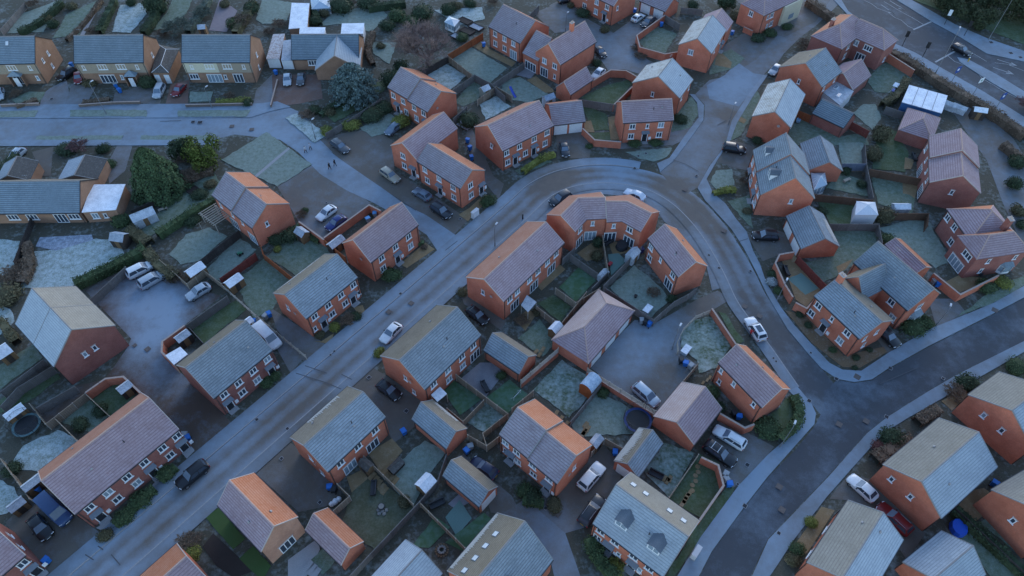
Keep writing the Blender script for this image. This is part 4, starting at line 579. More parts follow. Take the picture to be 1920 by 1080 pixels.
SHRUBS=[
((-22.69, 113.25), 1.9, 1.8, 'yellow', 'yellow green shrub at the corner of the stepped brick semi'),
((-37.17, 110.43), 1.6, 1.3, 'yellow', 'yellow green shrub at the street end, left of two'),
((-32.54, 112.43), 1.9, 1.4, 'yellow', 'yellow green shrub at the street end, right of two'),
((-19.78, 72.97), 2.0, 1.7, 'green', 'dense green shrub at the corner of the house on the diagonal path'),
((-15.12, 79.3), 0.7, 0.7, 'brown', 'small brown shrub by the sandy path'),
((-27.73, 62.41), 1.1, 1.0, 'yellow', 'bright yellow shrub before the brick pair with two black doors'),
((-25.82, 63.62), 1.4, 1.1, 'brown', 'brown shrub beside the bright yellow one'),
((-24.71, 64.52), 1.0, 0.9, 'dark', 'dark shrub between the doors of the brick pair'),
((-29.73, 60.87), 0.9, 0.7, 'olive', 'olive shrub at the left end of the brick pair'),
((-4.36, 90.18), 1.7, 1.4, 'green', 'green shrub on the street corner of the L-shaped house'),
((-38.46, 81.86), 2.0, 1.6, 'dark', 'dark green shrubs behind the wooden shed, largest'),
((-40.56, 80.71), 1.6, 1.3, 'dark', 'dark green shrub left of the wooden shed'),
((-40.21, 78.72), 0.7, 0.6, 'yellow', 'small yellow shrub at the edge of the lawn behind the wooden shed'),
((-37.19, 88.01), 0.8, 1.0, 'green', 'small green shrub by the parking area'),
((-37.68, 87.07), 1.1, 1.0, 'brown', 'brown shrub at the gable by the parking area'),
((72.75, 108.69), 2.2, 3.4, 'olive', 'olive tree-like shrub beside the red fence'),
((69.8, 102.63), 1.8, 2.6, 'olive', 'olive shrub in the corner of the dark lawn'),
((66.01, 86.1), 1.8, 2.4, 'olive', 'olive shrub between the gazebo tent and the brown fence'),
((64.62, 80.59), 1.5, 1.6, 'green', 'green shrub at the fence corner behind the big blue grey roof'),
((96.01, 100.4), 1.7, 2.4, 'dark', 'round dark tree at the right edge, upper of two'),
((93.03, 94.52), 1.5, 2.2, 'dark', 'round dark tree at the right edge, lower of two'),
((90.91, 87.69), 1.8, 1.8, 'olive', 'olive bush at the right edge'),
((80.49, 71.16), 1.5, 1.3, 'yellow', 'yellow green bush before the large hip roofed house'),
((77.62, 70.59), 1.8, 1.3, 'green', 'green bush under the bay window at the right'),
((62.72, 62.27), 2.0, 1.5, 'green', 'dark green bush under the bay of the big blue grey roof house'),
((64.83, 63.36), 1.4, 1.3, 'green', 'green bush at the drive of the big blue grey roof house'),
((52.71, 43.34), 1.9, 1.7, 'dark', 'round dark green bush above the white hatchback'),
((66.64, 51.88), 2.0, 1.6, 'dark', 'dark green bush beside the tan roofed house below the junction'),
((64.23, 50.61), 1.6, 1.3, 'brown', 'brown bush beside the sandy front of the tan roofed house'),
((50.43, 41.72), 1.2, 1.0, 'red', 'reddish bush above the white hatchback'),
((75.0, 54.68), 1.6, 1.4, 'green', 'green bush at the right edge above the tan roof'),
((38.29, 31.59), 0.9, 0.9, 'yellow', 'yellow green tuft in the sandy front strip'),
((35.55, 28.23), 1.1, 1.0, 'green', 'green shrub in the sandy front strip'),
((34.77, 27.25), 1.2, 1.0, 'olive', 'olive shrub at the lower end of the sandy front strip'),
((-49.73, 32.24), 1.4, 1.1, 'green', 'green bush before the long terrace, left one'),
((-48.57, 34.69), 1.5, 1.2, 'green', 'bright green bush before the long terrace'),
((-46.28, 38.39), 1.2, 1.1, 'green', 'green bush by the middle door of the long terrace'),
((-51.53, 30.03), 1.1, 0.9, 'olive', 'olive bush at the left door of the long terrace'),
((-39.74, 27.77), 1.1, 1.0, 'yellow', 'yellow bush at the bare dark bed by the bottom edge'),
((-40.5, 29.21), 1.6, 1.0, 'brown', 'brown shrub above the yellow bush'),
((-35.11, 53.44), 1.0, 0.8, 'green', 'green hedge clump before the grey pair by the white van'),
((-36.07, 52.5), 1.3, 0.9, 'green', 'low green clump on the front of the grey pair'),
((-1.58, 53.42), 0.7, 0.9, 'green', 'potted shrub on the grey deck'),
((-20.06, 57.61), 1.0, 1.1, 'yellow', 'yellow green shrub at the gable of the wide middle pair'),
((-8.06, 69.24), 1.0, 1.0, 'olive', 'olive shrub at the gable of the long terrace'),
((3.81, 65.23), 1.0, 1.0, 'olive', 'olive shrub on the terrace patio left of the triple garage'),
((1.68, 63.65), 1.3, 1.0, 'brown', 'brown border shrub left of the triple garage'),
((14.26, 76.9), 1.2, 1.6, 'olive', 'tall olive shrub behind the crescent'),
((14.69, 80.01), 1.0, 1.5, 'dark', 'dark shrub between the crescent patio doors'),
((22.95, 69.24), 1.2, 1.0, 'brown', 'brown shrub in the frosted garden right of the crescent'),
((25.8, 67.95), 1.0, 0.9, 'dark', 'dark shrub at the gable of the small house right of the crescent'),
((29.39, 48.45), 1.5, 1.2, 'dark', 'dark shrub behind the pink roofed garage'),
((29.06, 50.68), 1.3, 1.0, 'green', 'green shrub between the pink garage and the corner house'),
((13.19, 50.73), 1.0, 0.8, 'green', 'green shrub beside the shed with blue curved roof'),
((-8.67, 113.77), 2.0, 1.8, 'dark', 'dark shrub beside the hot tub'),
((34.25, 114.46), 1.7, 1.5, 'dark', 'dark bush at the corner of the house facing the camera'),
((15.21, 106.15), 0.8, 0.6, 'green', 'small green bush before the brick wall on the bend'),
((28.42, 107.03), 1.6, 0.8, 'green', 'low green bushes under the right window of the house facing the camera'),
((24.21, 107.03), 1.6, 0.8, 'green', 'low green bushes under the left window of the house facing the camera'),
((18.98, 134.49), 1.2, 1.2, 'dark', 'dark green bush by the half hidden black car'),
((17.15, 155.48), 1.9, 1.3, 'dark', 'dark green bush before the brick house at the top edge'),
((21.94, 148.23), 1.4, 1.4, 'olive', 'olive bush beside the black door at the top'),
((14.39, 159.3), 1.0, 1.2, 'olive', 'olive bush at the top edge by the brick house'),
((56.91, 144.86), 2.0, 1.3, 'dark', 'dark green bush at the cream bay house'),
((60.47, 146.75), 1.8, 1.2, 'green', 'green bush under the cream bay'),
((64.98, 149.68), 1.5, 1.0, 'green', 'green bush at the end of the cream house'),
((67.05, 141.31), 2.4, 1.6, 'brown', 'brown hedge clump left of the hip roofed house'),
((28.6, 140.6), 1.6, 1.0, 'brown', 'dark brown border outside the walled corner garden'),
((28.85, 137.49), 1.6, 0.8, 'brown', 'dark brown border at the bend of the corner wall'),
((-37.42, 117.04), 1.6, 1.3, 'olive', 'olive shrub under the blue cedar'),
((-42.11, 115.74), 1.8, 1.4, 'brown', 'brown shrubs at the corner of the brick drive'),
((-40.84, 117.64), 1.4, 1.2, 'dark', 'dark shrub beside the brick drive corner'),
((-28.41, 115.64), 2.6, 1.6, 'dark', 'dark border by the low fence near the blue cedar'),
((-26.56, 118.38), 2.2, 1.5, 'dark', 'dark hedge piece before the stepped brick semi'),
((-25.76, 126.94), 2.4, 3.0, 'dark', 'dark tree left of the stepped brick semi'),
((-24.58, 132.06), 2.2, 2.8, 'dark', 'dark shrub below the bare tree'),
((-29.32, 149.46), 2.2, 2.0, 'dark', 'round dark shrub left of the bare tree'),
((-27.48, 153.62), 2.6, 2.2, 'green', 'wide green shrub at the top, middle'),
((-21.81, 154.69), 2.8, 2.4, 'dark', 'large dark green shrub behind the bare tree'),
((-24.08, 151.35), 2.4, 2.0, 'green', 'green shrub just left of the bare tree crown'),
((-15.5, 156.42), 2.0, 2.4, 'dark', 'round dark shrub by the greenhouse'),
((-13.69, 158.71), 1.8, 2.0, 'olive', 'olive shrub by the greenhouse'),
((-46.9, 151.35), 1.8, 2.0, 'dark', 'dark shrub between the white store and the frosted lawn'),
((-45.5, 155.51), 1.5, 1.6, 'olive', 'olive shrub before the pool enclosure'),
((-41.6, 158.27), 2.6, 2.6, 'dark', 'dark shrub at the top edge right of the pool enclosure'),
((-39.91, 159.73), 2.0, 2.0, 'brown', 'brown shrub at the top edge'),
((-35.37, 160.19), 3.0, 2.4, 'dark', 'wide dark shrub at the top edge, middle'),
((-54.98, 150.44), 2.0, 1.6, 'brown', 'brown shrub left of the long white store'),
((-111.73, 152.97), 1.8, 1.4, 'olive', 'sprawling olive shrub on the leftmost top lawn'),
((-108.7, 150.44), 1.6, 1.6, 'dark', 'dark shrub beside the sprawling olive one'),
((-86.2, 157.09), 3.0, 4.2, 'dark', 'tall dark evergreen at the top left'),
((-78.75, 148.3), 3.4, 3.0, 'grey', 'large grey green leafless shrub at the top left'),
((-74.67, 154.69), 2.4, 2.4, 'grey', 'grey green shrub beside the pinkish patio'),
((-64.58, 151.21), 3.0, 2.2, 'brown', 'brown shrub right of the pinkish patio'),
((-65.98, 150.16), 1.8, 2.0, 'green', 'green shrub right of the pinkish patio'),
((-85.95, 148.37), 1.6, 1.2, 'brown', 'brown shrub behind the tan semi'),
((-97.92, 147.01), 2.0, 1.5, 'brown', 'reddish brown bush behind the second top garden'),
((-63.46, 157.16), 2.4, 2.4, 'dark', 'dark shrub at the top edge left of the white store'),
((-78.25, 126.2), 1.8, 2.6, 'dark', 'dark round bush at the pyramid porch'),
((-90.75, 126.91), 1.6, 1.4, 'olive', 'olive bush before the tan semi'),
((-105.18, 123.18), 1.4, 1.2, 'brown', 'brown bush at the left front garden'),
((-59.75, 122.35), 1.3, 1.0, 'brown', 'brown bush before the cream semi'),
((-55.23, 120.06), 1.0, 1.1, 'dark', 'dark bush at the right end of the cream semi wall'),
((-87.06, 105.21), 2.4, 1.2, 'dark', 'dark green bush on the near side of the top street'),
((-84.85, 105.3), 2.2, 2.0, 'twig', 'bare pinkish shrub on the near side of the top street'),
((-79.8, 104.7), 1.6, 1.6, 'dark', 'dark clipped bush on the near side of the top street'),
((-76.96, 100.49), 1.4, 1.2, 'green', 'green bush beside the dark roofed bungalow wing'),
((-69.01, 85.1), 1.9, 1.6, 'green', 'green bush at the corner of the white extension'),
((-60.68, 95.98), 2.6, 2.2, 'brown', 'brown bramble right of the big conifer'),
((-57.22, 92.09), 1.6, 1.2, 'dark', 'dark bush by the hedge of the pergola house'),
((-56.86, 85.92), 1.8, 1.2, 'dark', 'dark bush left of the pergola'),
((-82.65, 72.2), 2.4, 1.6, 'brown', 'brown thicket left of the bungalow lawn'),
((-81.45, 68.21), 2.6, 1.8, 'olive', 'olive thicket at the left edge above the brick pair'),
((-82.1, 74.66), 1.6, 1.2, 'brown', 'brown shrub at the foot of the black trellis'),
((-55.5, 72.33), 1.6, 1.2, 'brown', 'brown shrub behind the pale capped fence'),
((-67.29, 38.75), 1.4, 1.2, 'dark', 'dark shrub at the left edge garden'),
((-60.72, 45.53), 1.4, 1.0, 'dark', 'dark shrub in the long terrace back garden'),
((-58.57, 47.68), 1.5, 0.8, 'dark', 'dark bed in the walled garden of the long terrace'),
((-14.11, 34.38), 1.0, 0.9, 'olive', 'olive shrub at the corner of the olive lawn'),
((2.79, 35.07), 1.4, 1.1, 'dark', 'dark palm-like shrub before the stepped pair'),
((1.76, 35.83), 1.0, 0.9, 'green', 'green shrub before the stepped pair'),
((5.55, 34.03), 1.2, 0.9, 'olive', 'olive shrub at the gable of the stepped pair'),
((10.34, 28.74), 1.5, 1.1, 'green', 'green bush before the dormered pair, left one'),
((12.41, 25.97), 1.5, 1.1, 'yellow', 'yellow green bush before the dormered pair, right one'),
((35.85, 45.07), 2.0, 1.2, 'green', 'green bush inside the corner hedge'),
((45.65, 64.82), 0.7, 0.6, 'dark', 'small shrub on the corner gravel plot, nearest the brick wall'),
((46.35, 62.73), 0.6, 0.6, 'dark', 'small shrub on the corner gravel plot by the black door path'),
((48.92, 58.13), 0.7, 0.6, 'green', 'small green shrub on the corner gravel plot below the black door'),
((52.0, 56.8), 0.6, 0.5, 'dark', 'small shrub on the corner gravel plot near the gable'),
((54.5, 58.25), 0.6, 0.5, 'dark', 'small dark shrub on the corner gravel plot under the gable'),
((51.24, 54.91), 0.5, 0.5, 'dark', 'small dark shrub at the tip of the corner gravel plot'),
((43.28, 95.6), 1.0, 1.4, 'brown', 'brown shrub by the door of the stepped pair at the junction'),
((44.61, 97.12), 1.1, 1.3, 'brown', 'brown shrub at the drive of the stepped pair at the junction'),
((42.23, 88.13), 1.0, 0.7, 'olive', 'olive border by the lower door of the stepped pair at the junction'),
((48.59, 107.92), 1.2, 1.0, 'dark', 'dark bush below the streaked white roof'),
((63.35, 98.67), 1.4, 1.2, 'dark', 'dark shrubs behind the frosted garage'),
((65.05, 95.05), 1.1, 1.0, 'dark', 'dark shrub beside the bluish fence'),
((42.83, 71.51), 1.1, 0.9, 'frosty', 'frost covered shrub outside the curved patio wall'),
((43.56, 73.04), 1.0, 0.8, 'dark', 'dark shrub outside the curved patio wall'),
((43.43, 69.63), 0.9, 0.8, 'green', 'green shrub at the lamp post by the curved patio wall'),
((106.97, 119.01), 2.2, 2.0, 'twig', 'bare tree by the blue sign on the highway'),
((-117.77, 159.51), 1.8, 1.6, 'brown', 'brown shrub at the top left corner lawn'),
((-107.65, 158.65), 1.5, 1.4, 'olive', 'olive shrub at the top edge by the second lawn'),
((-93.83, 160.28), 1.4, 1.6, 'dark', 'dark shrub at the top edge above the heavily frosted lawn'),
((-81.67, 146.75), 1.6, 1.2, 'brown', 'brown shrub right behind the tan semi'),
((-70.66, 159.51), 1.7, 1.6, 'olive', 'olive shrub at the top edge of the pinkish patio'),
((-56.81, 147.14), 1.5, 1.3, 'brown', 'brown shrub behind the rust streaked carport'),
((-29.94, 141.63), 1.3, 1.1, 'olive', 'olive shrub on the path right of the top bungalow'),
((-24.55, 142.92), 1.6, 1.5, 'olive', 'olive shrub left under the bare tree'),
((-16.0, 143.66), 1.6, 1.4, 'brown', 'brown shrub right under the bare tree'),
((-11.39, 144.92), 1.4, 1.2, 'green', 'green shrub beside the orange red fence'),
((-10.49, 160.2), 1.8, 1.7, 'dark', 'dark shrub at the top edge right of the greenhouse'),
((-4.61, 160.94), 1.6, 1.4, 'brown', 'brown shrub at the top edge behind the chimney house neighbour'),
((-63.55, 101.68), 1.6, 1.3, 'brown', 'brown shrub left of the dark round conifer'),
((-56.08, 95.0), 1.4, 1.1, 'olive', 'olive shrub at the head of the clipped hedge'),
((44.37, 158.86), 1.6, 1.8, 'dark', 'dark shrub at the top edge behind the patchy roof'),
((54.47, 154.04), 2.0, 1.6, 'olive', 'olive shrub between the patchy roof and the cream bay house'),
((89.72, 131.84), 1.3, 1.5, 'yellow', 'yellow green bush at the end of the stepped brick wall'),
((83.09, 124.85), 1.5, 1.6, 'dark', 'dark shrub on the lawn by the garden swing'),
((89.89, 84.6), 1.3, 1.2, 'dark', 'dark bush at the right edge below the olive one'),
((66.76, 97.26), 1.0, 1.0, 'brown', 'brown shrub in the corner of the frosted lawn by the grey fence'),
((55.64, 88.09), 1.1, 0.8, 'dark', 'dark shrub behind the garage with two white doors')]
TREES=[
('cedar', (-32.93, 121.97), 5.6, 8.2, 'bluegreen', 'broad blue green cedar before the top bungalow'),
('bare', (-18.54, 132.75), 7.2, 11.0, 'redtwig', 'large bare reddish tree at the top'),
('conifer', (-64.74, 93.6), 4.9, 10.0, 'green', 'tall dense conifer beside the left edge bungalow'),
('bushy', (-63.07, 103.55), 2.6, 4.0, 'dark', 'dark round conifer on the near side of the top street, left of two'),
('bushy', (-58.94, 101.05), 3.4, 5.0, 'yellowgreen', 'yellow green conifer on the near side of the top street, right of two'),
('wood', (105.46, 160.7), 4.0, 6, 'darkwood', 'dark tree at the top edge of the highway verge, leftmost'),
('wood', (111.37, 162.24), 4.5, 7, 'darkwood', 'dark tree at the top edge of the highway verge, second'),
('wood', (114.48, 157.16), 4.5, 6.5, 'darkwood', 'dark tree on the highway verge beside the tall lamp'),
('wood', (119.44, 155.19), 5.0, 7, 'darkwood', 'dark tree on the highway verge at the right edge, upper'),
('wood', (122.5, 151.56), 4.5, 6.5, 'darkwood', 'dark tree on the highway verge at the right edge, lower'),
('wood', (106.37, 156.42), 3.4, 5, 'darkwood', 'dark tree behind the far traffic light'),
('wood', (110.48, 150.84), 3.2, 4.5, 'darkwood', 'low dark tree on the verge below the tall lamp'),
('wood', (121.82, 164.85), 5.0, 8, 'darkwood', 'dark tree at the top right corner'),
('bushy', (52.38, 158.92), 2.2, 3.0, 'dark', 'dark shrub tree behind the patchy white roof')]
LAMPS=[
((-62.47, 118.65), 4.8, 'street lamp before the cream semi'),
((-83.67, 116.49), 7.5, 'street lamp before the tan semi with pyramid porch'),
((44.07, 113.33), 4.6, 'street lamp beside the north road'),
((-2.94, 79.68), 4.9, 'street lamp on the main street before the long terrace'),
((42.84, 67.9), 4.1, 'street lamp at the curved patio wall'),
((66.46, 62.8), 4.5, 'street lamp at the drive on the right'),
((24.46, 58.39), 5.5, 'lamp post with flat head in the middle court'),
((36.94, 42.23), 5.9, 'street lamp on the corner hedge'),
((92.93, 130.92), 10.5, 'tall highway lamp on the near pavement'),
((110.65, 144.59), 10.1, 'tall highway lamp on the far verge'),
((12.56, 148.03), 4.5, 'street lamp in the top court'),
((-39.05, 108.41), 4.1, 'short lamp post at the end of the top street')]
TRAFFIC_LIGHTS=[
((89.62, 141.91), 3.4, 'traffic light on the near kerb, left of two'),
((92.55, 137.35), 3.2, 'traffic light on the near kerb, right of two'),
((102.95, 151.08), 3.6, 'traffic light with white back on the far kerb'),
((105.62, 146.18), 3.5, 'traffic light on the far kerb near the tall lamp')]
SIGNS=[
((94.88, 127.34), 4.1, 'blue', 'blue traffic sign on the pavement, left of two'),
((97.54, 122.73), 4.4, 'white', 'white traffic sign on the pavement'),
((100.36, 118.11), 4.0, 'blue', 'blue traffic sign on the pavement, right of two')]
PEOPLE=[
((-34.7, 99.52), 'dark', 'person in dark coat walking on the diagonal path, left of two', 150),
((-33.83, 100.44), 'dark2', 'person in dark clothes walking on the diagonal path, right of two', 150),
((-40.19, 104.35), 'pale', 'person in pale top on the upper diagonal path, left of two', 150),
((-39.43, 105.31), 'pale2', 'person in pale top on the upper diagonal path, right of two', 150),
((36.82, 60.87), 'red', 'person in red coat leaning towards the white car', 30)]
COVERS=[
((-18.14, 69.18), 0.5, 'd'),
((-36.14, 46.38), 0.5, 'd'),
((-31.53, 44.97), 0.5, 'd'),
((-19.63, 65.49), 0.8, 'b'),
((-16.22, 67.21), 0.8, 'b'),
((-21.18, 53.33), 0.6, 'd'),
((30.3, 33.88), 0.6, 'd'),
((23.42, 99.76), 0.6, 'd'),
((32.05, 93.83), 0.8, 'b'),
((37.22, 83.32), 0.9, 'b'),
((34.88, 97.65), 0.5, 'd'),
((34.73, 74.67), 0.5, 'd'),
((33.55, 77.55), 0.5, 'd'),
((39.85, 73.97), 0.5, 'd'),
((47.96, 53.06), 0.6, 'd'),
((56.57, 54.91), 0.6, 'd'),
((42.93, 49.39), 0.6, 'd'),
((53.21, 46.81), 0.6, 'd'),
((50.11, 46.13), 0.8, 'b'),
((46.11, 45.63), 0.8, 'b'),
((35.43, 36.47), 0.8, 'b'),
((35.01, 33.37), 0.8, 'b'),
((33.85, 30.34), 0.5, 'd'),
((63.77, 53.15), 0.5, 'd'),
((39.24, 64.64), 0.8, 'b'),
((37.28, 66.56), 0.8, 'b'),
((51.15, 53.42), 0.9, 'b'),
((77.06, 65.81), 0.9, 'b'),
((-56.77, 112.57), 0.9, 'b'),
((-52.52, 111.54), 0.9, 'b'),
((-65.07, 113.96), 0.8, 'd'),
((-63.61, 113.78), 1.0, 'd'),
((-97.2, 121.72), 0.7, 'd'),
((-33.82, 90.29), 0.5, 'd'),
((-9.23, 86.21), 0.5, 'd'),
((20.86, 102.71), 0.4, 'd'),
((24.55, 103.34), 0.5, 'd'),
((26.1, 104.13), 0.5, 'd'),
((-55.65, 58.35), 0.8, 'b'),
((-57.85, 59.04), 0.6, 'b'),
((5.86, 32.81), 0.8, 'b'),
((4.37, 33.58), 0.5, 'd'),
((31.86, 39.55), 0.6, 'd'),
((29.99, 36.84), 0.4, 'd'),
((-15.1, 47.74), 0.6, 'd'),
((-31.4, 40.48), 0.5, 'd'),
((-25.09, 34.36), 0.5, 'd'),
((110.71, 143.39), 0.9, 'd'),
((113.25, 138.99), 0.9, 'd'),
((114.63, 137.27), 0.8, 'd'),
((-27.53, 57.29), 0.4, 'd'),
((-27.07, 57.96), 0.4, 'd'),
((39.53, 56.71), 0.4, 'd'),
((39.79, 56.14), 0.4, 'd'),
((45.44, 57.67), 0.4, 'd')]
STONES=[
('round stone', [(25.7, 39.86), (25.1, 39.32), (25.04, 38.56), (24.59, 38.03), (24.47, 37.28), (23.94, 36.69), (23.82, 35.95)], 0.45, 'line of round stepping stones across the walled lawn'),
('slab', [(23.41, 35.59), (22.98, 35.15), (22.62, 34.65), (22.28, 34.22)], 0.9, 'sandy slab path steps behind the dormered pair'),
('slab', [(10.38, 45.55), (10.64, 44.97), (10.08, 44.47), (9.9, 44.06)], 1.0, 'sandy slab steps in the frosted garden'),
('slab', [(-18.72, 37.96), (-18.23, 37.43), (-17.73, 36.91), (-17.25, 36.39), (-16.84, 35.95)], 1.1, 'sandy slab steps beside the olive lawn'),
('slab', [(-17.58, 39.17), (-17.09, 38.63), (-16.6, 38.18), (-16.05, 37.73), (-15.58, 37.28)], 1.1, 'timber steps beside the frosted lawn'),
('slab', [(3.66, 57.87), (4.21, 57.38), (4.73, 58.35)], 0.9, 'sandy slabs left of the triple garage'),
('slab', [(20.45, 37.58), (20.7, 37.28), (21.1, 37.58)], 0.9, 'sandy slabs beside the fence near the dormered pair'),
('slab', [(-25.1, 26.27), (-24.57, 25.89), (-24.03, 25.45)], 1.3, 'pale slabs at the bottom edge'),
('slab', [(7.68, 45.71), (6.96, 46.55), (6.32, 47.4)], 0.9, 'sandy slabs beside the grey fence'),
('slab', [(28.13, 52.42), (28.84, 52.87), (29.31, 53.33)], 0.6, 'small stepping stones by the pink garage')]
TRAMPOLINES=[
((-67.83, 45.15), 1.9, 'black', 'black trampoline with net in the left edge garden'),
((17.68, 45.9), 2.0, 'navy', 'dark blue trampoline with net by the pink roofed garage')]
MISC=[
('hot_tub', (-9.21, 113.33), 'grey covered hot tub on a pale platform behind the L-shaped house'),
('pergola', (-51.89, 84.94), 'white slatted pergola behind the stepped house'),
('slide', (-0.45, 124.24), 'blue garden slide beside the playhouse'),
('cabinet', (-6.58, 86.93), 'pale utility cabinet at the street corner'),
('cabinet', (22.77, 27.71), 'white utility cabinet on the pavement at the bottom'),
('covered_table', (56.72, 30.89), 'bright blue covered table at the lower right'),
('covered_table', (18.88, 79.44), 'dark round covered seating behind the crescent'),
('sofa', (45.76, 73.79), 'black garden sofa on the walled patio'),
('bench', (62.73, 96.22), 'pale slatted garden bench on the frosted lawn'),
('bench', (-62.91, 88.42), 'pale bench beside the vegetable bed'),
('bollard', (102.1, 135.66), 'yellow bollard on the traffic island'),
('bollard', (1.9, 86.26), 'dark post on the pavement at the left of the crescent'),
('sacks', (-23.07, 34.37), 'white builder sacks beside the fence'),
('drum', (-16.94, 33.66), 'round metal planter on the olive lawn, left of the cluster'),
('stones', (-16.81, 33.17), 'cluster of round stones on the olive lawn'),
('swing', (81.27, 124.24), 'blue and white garden swing on the lawn by the site cabin'),
('toys', (-46.3, 77.72), 'green toy tractor on the frosted lawn'),
('barbecue', (9.08, 123.86), 'dark barbecue by the patio doors of the tall house'),
('barbecue', (1.19, 134.2), 'dark barbecue by the fence at the top'),
('chairs', (58.29, 113.85), 'pale blue garden chairs behind the streaked white roof'),
('table_set', (-3.9, 51.57), 'black chairs on the grey deck'),
('goal', (0.77, 50.06), 'small white goal frame on the artificial lawn'),
('fire_pit', (-8.77, 28.23), 'round stone fire pit on the small bottom patio'),
('washing_line', (-54.2, 83.11), 'thin washing pole on the frosted lawn'),
('pot', (20.01, 68.46), 'dark pot beside the small house right of the crescent'),
('box', (21.55, 65.65), 'white storage box in the frosted garden right of the crescent'),
('box', (26.42, 57.92), 'small grey box by the rail of the round lawn'),
('redtoy', (16.5, 75.43), 'small red toy box on the pale lawn behind the crescent'),
('dark_sofa', (16.56, 80.19), 'dark chairs at the crescent patio doors'),
('dark_sofa', (-18.29, 36.17), 'dark planters on the sandy patio'),
('dark_sofa', (19.24, 38.03), 'dark garden furniture beside the garage with jagged frost'),
('dark_sofa', (-9.7, 34.01), 'dark garden chairs on the narrow bottom patio'),
('dark_sofa', (77.78, 102.61), 'black garden seat at the brown brick pair'),
('dark_sofa', (77.21, 73.55), 'dark seats inside the angled brick wall'),
('raised_bed', (-11.23, 152.53), 'raised vegetable bed by the greenhouse, farthest'),
('raised_bed', (-8.45, 149.68), 'raised vegetable bed beside the chimney house neighbour'),
('raised_bed', (-10.53, 148.04), 'raised vegetable bed along the orange red fence, middle'),
('raised_bed', (-12.66, 145.51), 'raised vegetable bed along the orange red fence, nearest'),
('raised_bed', (-58.54, 93.17), 'raised bed beside the pale bench')]
LINES=[
([(87.63, 162.66), (88.98, 160.73), (89.65, 158.83), (91.62, 156.95), (92.37, 154.49), (93.55, 153.27), (94.17, 150.58), (95.16, 149.4)], 0.14),
([(92.38, 162.02), (93.37, 160.09), (94.12, 158.51), (95.72, 155.71), (96.56, 154.49), (98.2, 151.17)], 0.14),
([(94.85, 148.99), (100.68, 152.67)], 0.4),
([(93.98, 162.34), (95.97, 158.2)], 0.2),
([(91.17, 160.41), (92.86, 156.33)], 0.2),
([(95.39, 159.77), (95.97, 158.2), (94.89, 158.83)], 0.35),
([(92.27, 157.88), (92.86, 156.33), (91.78, 156.95)], 0.35),
([(98.5, 138.45), (99.23, 135.79), (100.97, 134.22), (102.46, 132.16), (102.62, 129.14), (104.14, 126.68), (104.99, 124.74), (107.09, 121.9)], 0.14),
([(106.34, 143.39), (107.42, 140.89), (108.89, 138.72)], 0.14),
([(104.77, 138.99), (106.4, 135.79)], 0.14),
([(109.15, 136.58), (112.4, 134.22)], 0.2),
([(106.86, 133.45), (110.12, 130.89)], 0.2),
([(111.69, 135.27), (112.4, 134.22), (110.88, 134.48)], 0.35),
([(109.53, 132.16), (110.12, 130.89), (108.67, 131.25)], 0.35),
([(94.79, 135.53), (100.87, 139.8)], 0.4),
([(107.96, 135.27), (110.41, 134.74), (113.06, 132.16)], 0.12)]
FROST_SPOTS=[
((8.57, 97.65), 5, -0.5),
((5.48, 95.43), 4, -0.4),
((20.23, 98.4), 5, 0.5),
((27.92, 95.43), 4, -0.45),
((32.95, 89.74), 4, -0.35),
((35.35, 84.36), 4, -0.3),
((29.77, 86.08), 2.6, -0.9),
((44.23, 116.43), 2.2, -0.8),
((49.48, 126.68), 5, 0.3),
((-59.31, 68.74), 6, 0.75),
((-54.91, 64.43), 5, 0.6),
((-56.07, 60.33), 4, 0.6),
((-52.84, 55.47), 3.5, 0.45),
((-49.3, 51.78), 3, 0.25),
((19.73, 59.83), 5, 0.3),
((20.76, 55.0), 4, 0.25),
((23.55, 55.0), 2.4, -0.6),
((30.21, 68.19), 4, -0.5),
((20.4, 52.24), 3, -0.5),
((-49.24, 110.36), 8, 0.2),
((-68.23, 112.92), 10, 0.2),
((42.97, 48.69), 3, 0.5),
((50.17, 52.05), 3, 0.3),
((32.25, 35.23), 5, 0.15),
((-27.4, 45.3), 3, -0.6),
((-26.09, 48.69), 3, -0.5),
((-29.02, 42.05), 3, -0.4),
((-31.12, 90.43), 6, -0.1),
((-39.74, 94.7), 5, -0.2),
((-14.16, 72.69), 7, 0.2),
((-23.02, 59.83), 5, 0.25),
((-39.46, 35.95), 6, 0.1),
((-47.6, 29.0), 5, 0.1),
((8.05, 29.0), 4, 0.4),
((42.41, 113.78), 5, 0.15),
((34.78, 103.81), 5, 0.15),
((28.22, 97.65), 5, 0.1),
((2.68, 29.0), 5, 0.2),
((90.06, 96.16), 8, 0.2),
((24.23, 138.99), 6, 0.35),
((27.62, 147.94), 4, 0.2),
((-72.51, 68.19), 3, 0.1),
((-33.69, 63.91), 3, 0.2),
((-35.76, 59.83), 3, 0.3),
((-52.89, 29.66), 2, 0.3),
((-39.94, 61.85), 2, 0.2)]
SEAMS=[
[(-32.15, 54.07), (-30.02, 53.33), (-27.34, 52.42), (-24.97, 51.33)],
[(-31.05, 55.38), (-29.07, 54.63), (-27.54, 54.07)],
[(-25.37, 53.88), (-23.65, 52.96)],
[(-53.12, 27.69), (-51.81, 27.04)],
[(-51.93, 28.73), (-51.09, 28.27)],
[(-49.87, 27.69), (-48.28, 26.4)],
[(31.12, 102.24), (33.29, 100.99), (35.49, 98.85)],
[(-22.12, 92.54), (-17.32, 88.37)],
[(38.8, 80.51), (41.02, 81.4)],
[(7.8, 90.99), (10.02, 92.4)],
[(-11.43, 78.65), (-9.44, 80.89)],
[(-37.25, 35.59), (-35.01, 37.96)],
[(54.15, 52.24), (60.67, 55.0)],
[(-71.88, 114.13), (-67.63, 114.48)],
[(41.7, 112.92), (43.85, 114.48)]]
